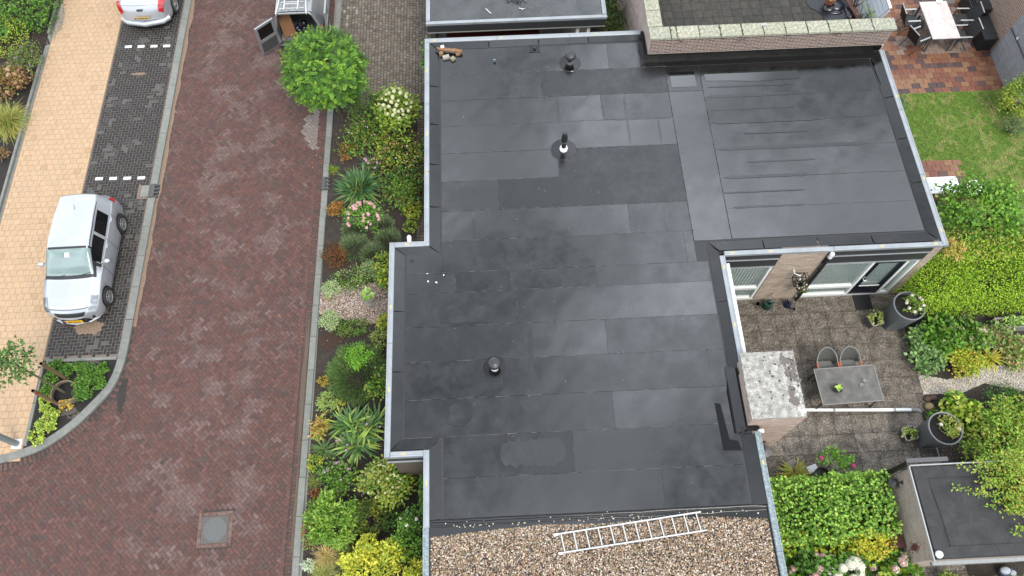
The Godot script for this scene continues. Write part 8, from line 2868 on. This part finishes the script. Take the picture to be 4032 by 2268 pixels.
func build_roof_bits() -> void:
	var alu := mat("ladderalu", Color(0.74, 0.74, 0.73), 0.38, {"metal": 0.3})
	# ladder on the gravel
	var ang := 0.1
	var t := thing("ladder", "white aluminium ladder lying on gravel part of the roof", "ladder", Vector3(2.595, 2.965, -2.22), ang)
	var b: MB
	for s in [-1, 1]:
		b = MB.new()
		b.cbox(at(0.0 + s * 0.02, 0, s * 0.2), Vector3(3.3, 0.06, 0.032), 0.006)
		obj("rail", b, alu, t)
		b = MB.new()
		b.cbox(at(-1.62 + s * 0.02, 0, s * 0.2 + 0.006), Vector3(0.09, 0.07, 0.05), 0.008)
		obj("foot", b, mat("whiteish"), t)
	for k in 12:
		b = MB.new()
		b.tube([Vector3(-1.52 + k * 0.276, 0.0, -0.2), Vector3(-1.5 + k * 0.276, 0.0, 0.2)], [0.016], 8)
		obj("rung", b, alu, t)
	# roof vents
	var black := mat("ventblack", Color(0.014, 0.014, 0.015), 0.45)
	var up := mat("felt_up")
	for s in [[2.32, -15.58, 0.32, 0.0, "mushroom roof vent near the far roof edge"], [-0.25, -6.2, 0.3, 1.0, "mushroom roof vent with white collar on nearer half of roof"]]:
		t = thing("roof_vent", s[4], "vent", Vector3(s[0], 2.905, s[1]))
		b = MB.new()
		b.lathe(Vector3.ZERO, [Vector2(s[2], 0.0), Vector2(s[2] - 0.01, 0.008), Vector2(0.1, 0.012)], 32)
		obj("flange", b, up, t)
		b = MB.new()
		b.lathe(Vector3.ZERO, [Vector2(0.1, 0.0), Vector2(0.1, 0.07), Vector2(0.105, 0.07), Vector2(0.105, 0.11), Vector2(0.08, 0.11)], 24)
		obj("collar", b, mat("ventgrey", Color(0.16, 0.16, 0.155), 0.6) if s[3] == 0.0 else mat("whitepaint"), t)
		b = MB.new()
		b.lathe(Vector3.ZERO, [Vector2(0.08, 0.1), Vector2(0.08, 0.26)], 20)
		obj("pipe", b, black, t)
		b = MB.new()
		b.lathe(Vector3.ZERO, [Vector2(0.13, 0.24), Vector2(0.155, 0.26), Vector2(0.155, 0.33), Vector2(0.135, 0.37), Vector2(0.11, 0.385), Vector2(0.1, 0.38), Vector2(0.06, 0.4), Vector2(0.001, 0.405)], 28)
		obj("cap", b, mat("ventcap", Color(0.028, 0.029, 0.031), 0.4), t)
	t = thing("flue_terminal", "tall black flue pipe with white foot in the middle of roof", "flue", Vector3(1.9, 2.905, -12.5))
	b = MB.new()
	b.lathe(Vector3.ZERO, [Vector2(0.36, 0.0), Vector2(0.35, 0.008), Vector2(0.12, 0.014)], 32)
	obj("flange", b, up, t)
	b = MB.new()
	b.lathe(Vector3.ZERO, [Vector2(0.11, 0.01), Vector2(0.11, 0.06), Vector2(0.095, 0.06), Vector2(0.095, 0.13), Vector2(0.07, 0.135)], 24)
	obj("foot", b, mat("whitepaint"), t)
	b = MB.new()
	b.lathe(Vector3.ZERO, [Vector2(0.065, 0.1), Vector2(0.065, 0.4), Vector2(0.085, 0.42), Vector2(0.085, 0.56), Vector2(0.06, 0.72)], 22)
	obj("pipe", b, black, t)
	b = MB.new()
	b.lathe(Vector3.ZERO, [Vector2(0.065, 0.35), Vector2(0.072, 0.35), Vector2(0.072, 0.38), Vector2(0.065, 0.38)], 22)
	obj("ring", b, mat("ventgrey"), t)
	b = MB.new()
	b.lathe(Vector3.ZERO, [Vector2(0.06, 0.7), Vector2(0.055, 0.74), Vector2(0.045, 0.76), Vector2(0.001, 0.765)], 22)
	obj("cap", b, mat("ventcap"), t)
	# roof drain
	t = thing("roof_drain", "square roof outlet with black bulb strainer near the far edge", "drain", Vector3(1.31, 2.905, -16.17))
	b = MB.new()
	b.bx(-0.16, 0.0, -0.17, 0.16, 0.006, 0.12)
	obj("plate", b, up, t)
	b = MB.new()
	for s in [-1, 1]:
		b.bx(s * 0.15 - 0.012, 0, -0.05, s * 0.15 + 0.012, 0.02, 0.12)
	obj("lip", b, mat("ventblack"), t)
	b = MB.new()
	b.ball(Vector3(0, 0.04, 0), Vector3(0.04, 0.055, 0.04), Color.WHITE, 7, 10)
	obj("strainer", b, mat("ventcap"), t)
	# debris in the corner
	var wood := mat("plankwood", Color(0.42, 0.2, 0.085), 0.8, {"tex": tex("woodt", 256, [[0.02, 1.0], [0.2, 0.6]], 0.5, 1.1), "size": 0.5})
	b = MB.new()
	b.slab(PackedVector2Array([Vector2(-1.62, -16.3), Vector2(-1.2, -16.24), Vector2(-0.84, -16.17), Vector2(-0.86, -16.07), Vector2(-1.2, -16.12), Vector2(-1.55, -16.2)]), 3.02, 0.035)
	tag(obj("broken_plank", b, wood), "broken orange wood plank lying on brick pieces in the roof corner", "plank")
	var bits := [[-1.47, -16.1, 0.12, 0.11, 0.1, 0.2, Color(0.42, 0.22, 0.1), "orange wood block under the broken plank"], [-1.33, -15.97, 0.2, 0.09, 0.12, 0.25, Color(0.55, 0.5, 0.45), "pale broken brick half in front of plank"], [-1.13, -15.9, 0.13, 0.09, 0.12, 0.7, Color(0.42, 0.36, 0.26), "tan brick half lying apart from plank"], [-0.98, -16.08, 0.13, 0.08, 0.09, 0.3, Color(0.4, 0.22, 0.1), "wood block under right end of the broken plank"]]
	for q in bits:
		b = MB.new()
		b.cbox(Transform3D(Basis.from_euler(Vector3(0.03, q[5], 0.04)), Vector3(q[0], 2.905 + q[3] * 0.45, q[1])), Vector3(q[2], q[3], q[4]), 0.012, q[6])
		tag(obj("rubble_piece", b, mat("rubble", Color.WHITE, 0.9, {"tex": grain(), "size": 0.25})), q[7], "rubble")
	b = MB.new()
	b.cbox(Transform3D(Basis.from_euler(Vector3(0.1, 0.3, 0.1)), Vector3(-1.43, 3.03, -16.3)), Vector3(0.1, 0.02, 0.09), 0.004)
	tag(obj("white_chip", b, mat("whitepaint")), "small white tile chip on broken plank end", "chip")
	t = thing("teal_cap", "small teal plastic cap lying on the roof", "cap", Vector3(0.1, 2.91, -15.74), 0.4)
	b = MB.new()
	b.lathe(Vector3.ZERO, [Vector2(0.035, 0), Vector2(0.04, 0.05), Vector2(0.03, 0.06), Vector2(0.028, 0.02)], 14)
	obj("cap", b, mat("teal", Color(0.01, 0.1, 0.13), 0.4), t)
	b = MB.new()
	b.tube([Vector3(-0.03, 0.05, 0), Vector3(-0.02, 0.09, -0.01), Vector3(0.02, 0.09, -0.01), Vector3(0.03, 0.05, 0)], [0.006], 5)
	obj("loop", b, mat("whiteish"), t)
	for k in 4:
		var p: Vector2 = [Vector2(-1.88, -8.82), Vector2(-1.46, -8.76), Vector2(-1.86, -8.6), Vector2(-1.65, -8.56)][k]
		b = MB.new()
		b.cbox(Transform3D(Basis.from_euler(Vector3(0.1, k * 0.9, 0.1)), Vector3(p.x, 2.925, p.y)), Vector3(0.045, 0.025, 0.03) * (0.7 + 0.12 * k), 0.006)
		var o := obj("white_chip", b, mat("whitepaint"))
		tag(o, "white stone chip on the roof near the left step", "chip", "white chips near the roof step")
	b = MB.new()
	b.box(Transform3D(Basis(Vector3.UP, 0.5), Vector3(-2.28, 2.912, -9.22)), Vector3(0.1, 0.008, 0.07))
	tag(obj("felt_scrap", b, mat("felt_up")), "small scrap of black felt near the roof step", "scrap")
	# standing water along the high wall
	var wm := mat("water", Color(0.006, 0.0065, 0.007), 0.02, {"k": 0.8, "spec": 1.0})
	for s in [[rect(5.2, -15.1, 5.93, -14.52), 2.906], [PackedVector2Array([Vector2(6.2, -15.0), Vector2(8.95, -15.0), Vector2(8.97, -14.66), Vector2(7.6, -14.62), Vector2(6.9, -14.68), Vector2(6.22, -14.7)]), 2.9105], [PackedVector2Array([Vector2(11.21, -15.25), Vector2(11.27, -15.3), Vector2(11.3, -14.5), Vector2(11.25, -14.3), Vector2(11.22, -14.7)]), 2.935]]:
		var pb := MB.new()
		pb.slab(s[0], s[1], 0.012)
		var po := struct("puddle", pb, wm)
		po.set_meta("label", "shallow rain puddle on the bitumen roof")
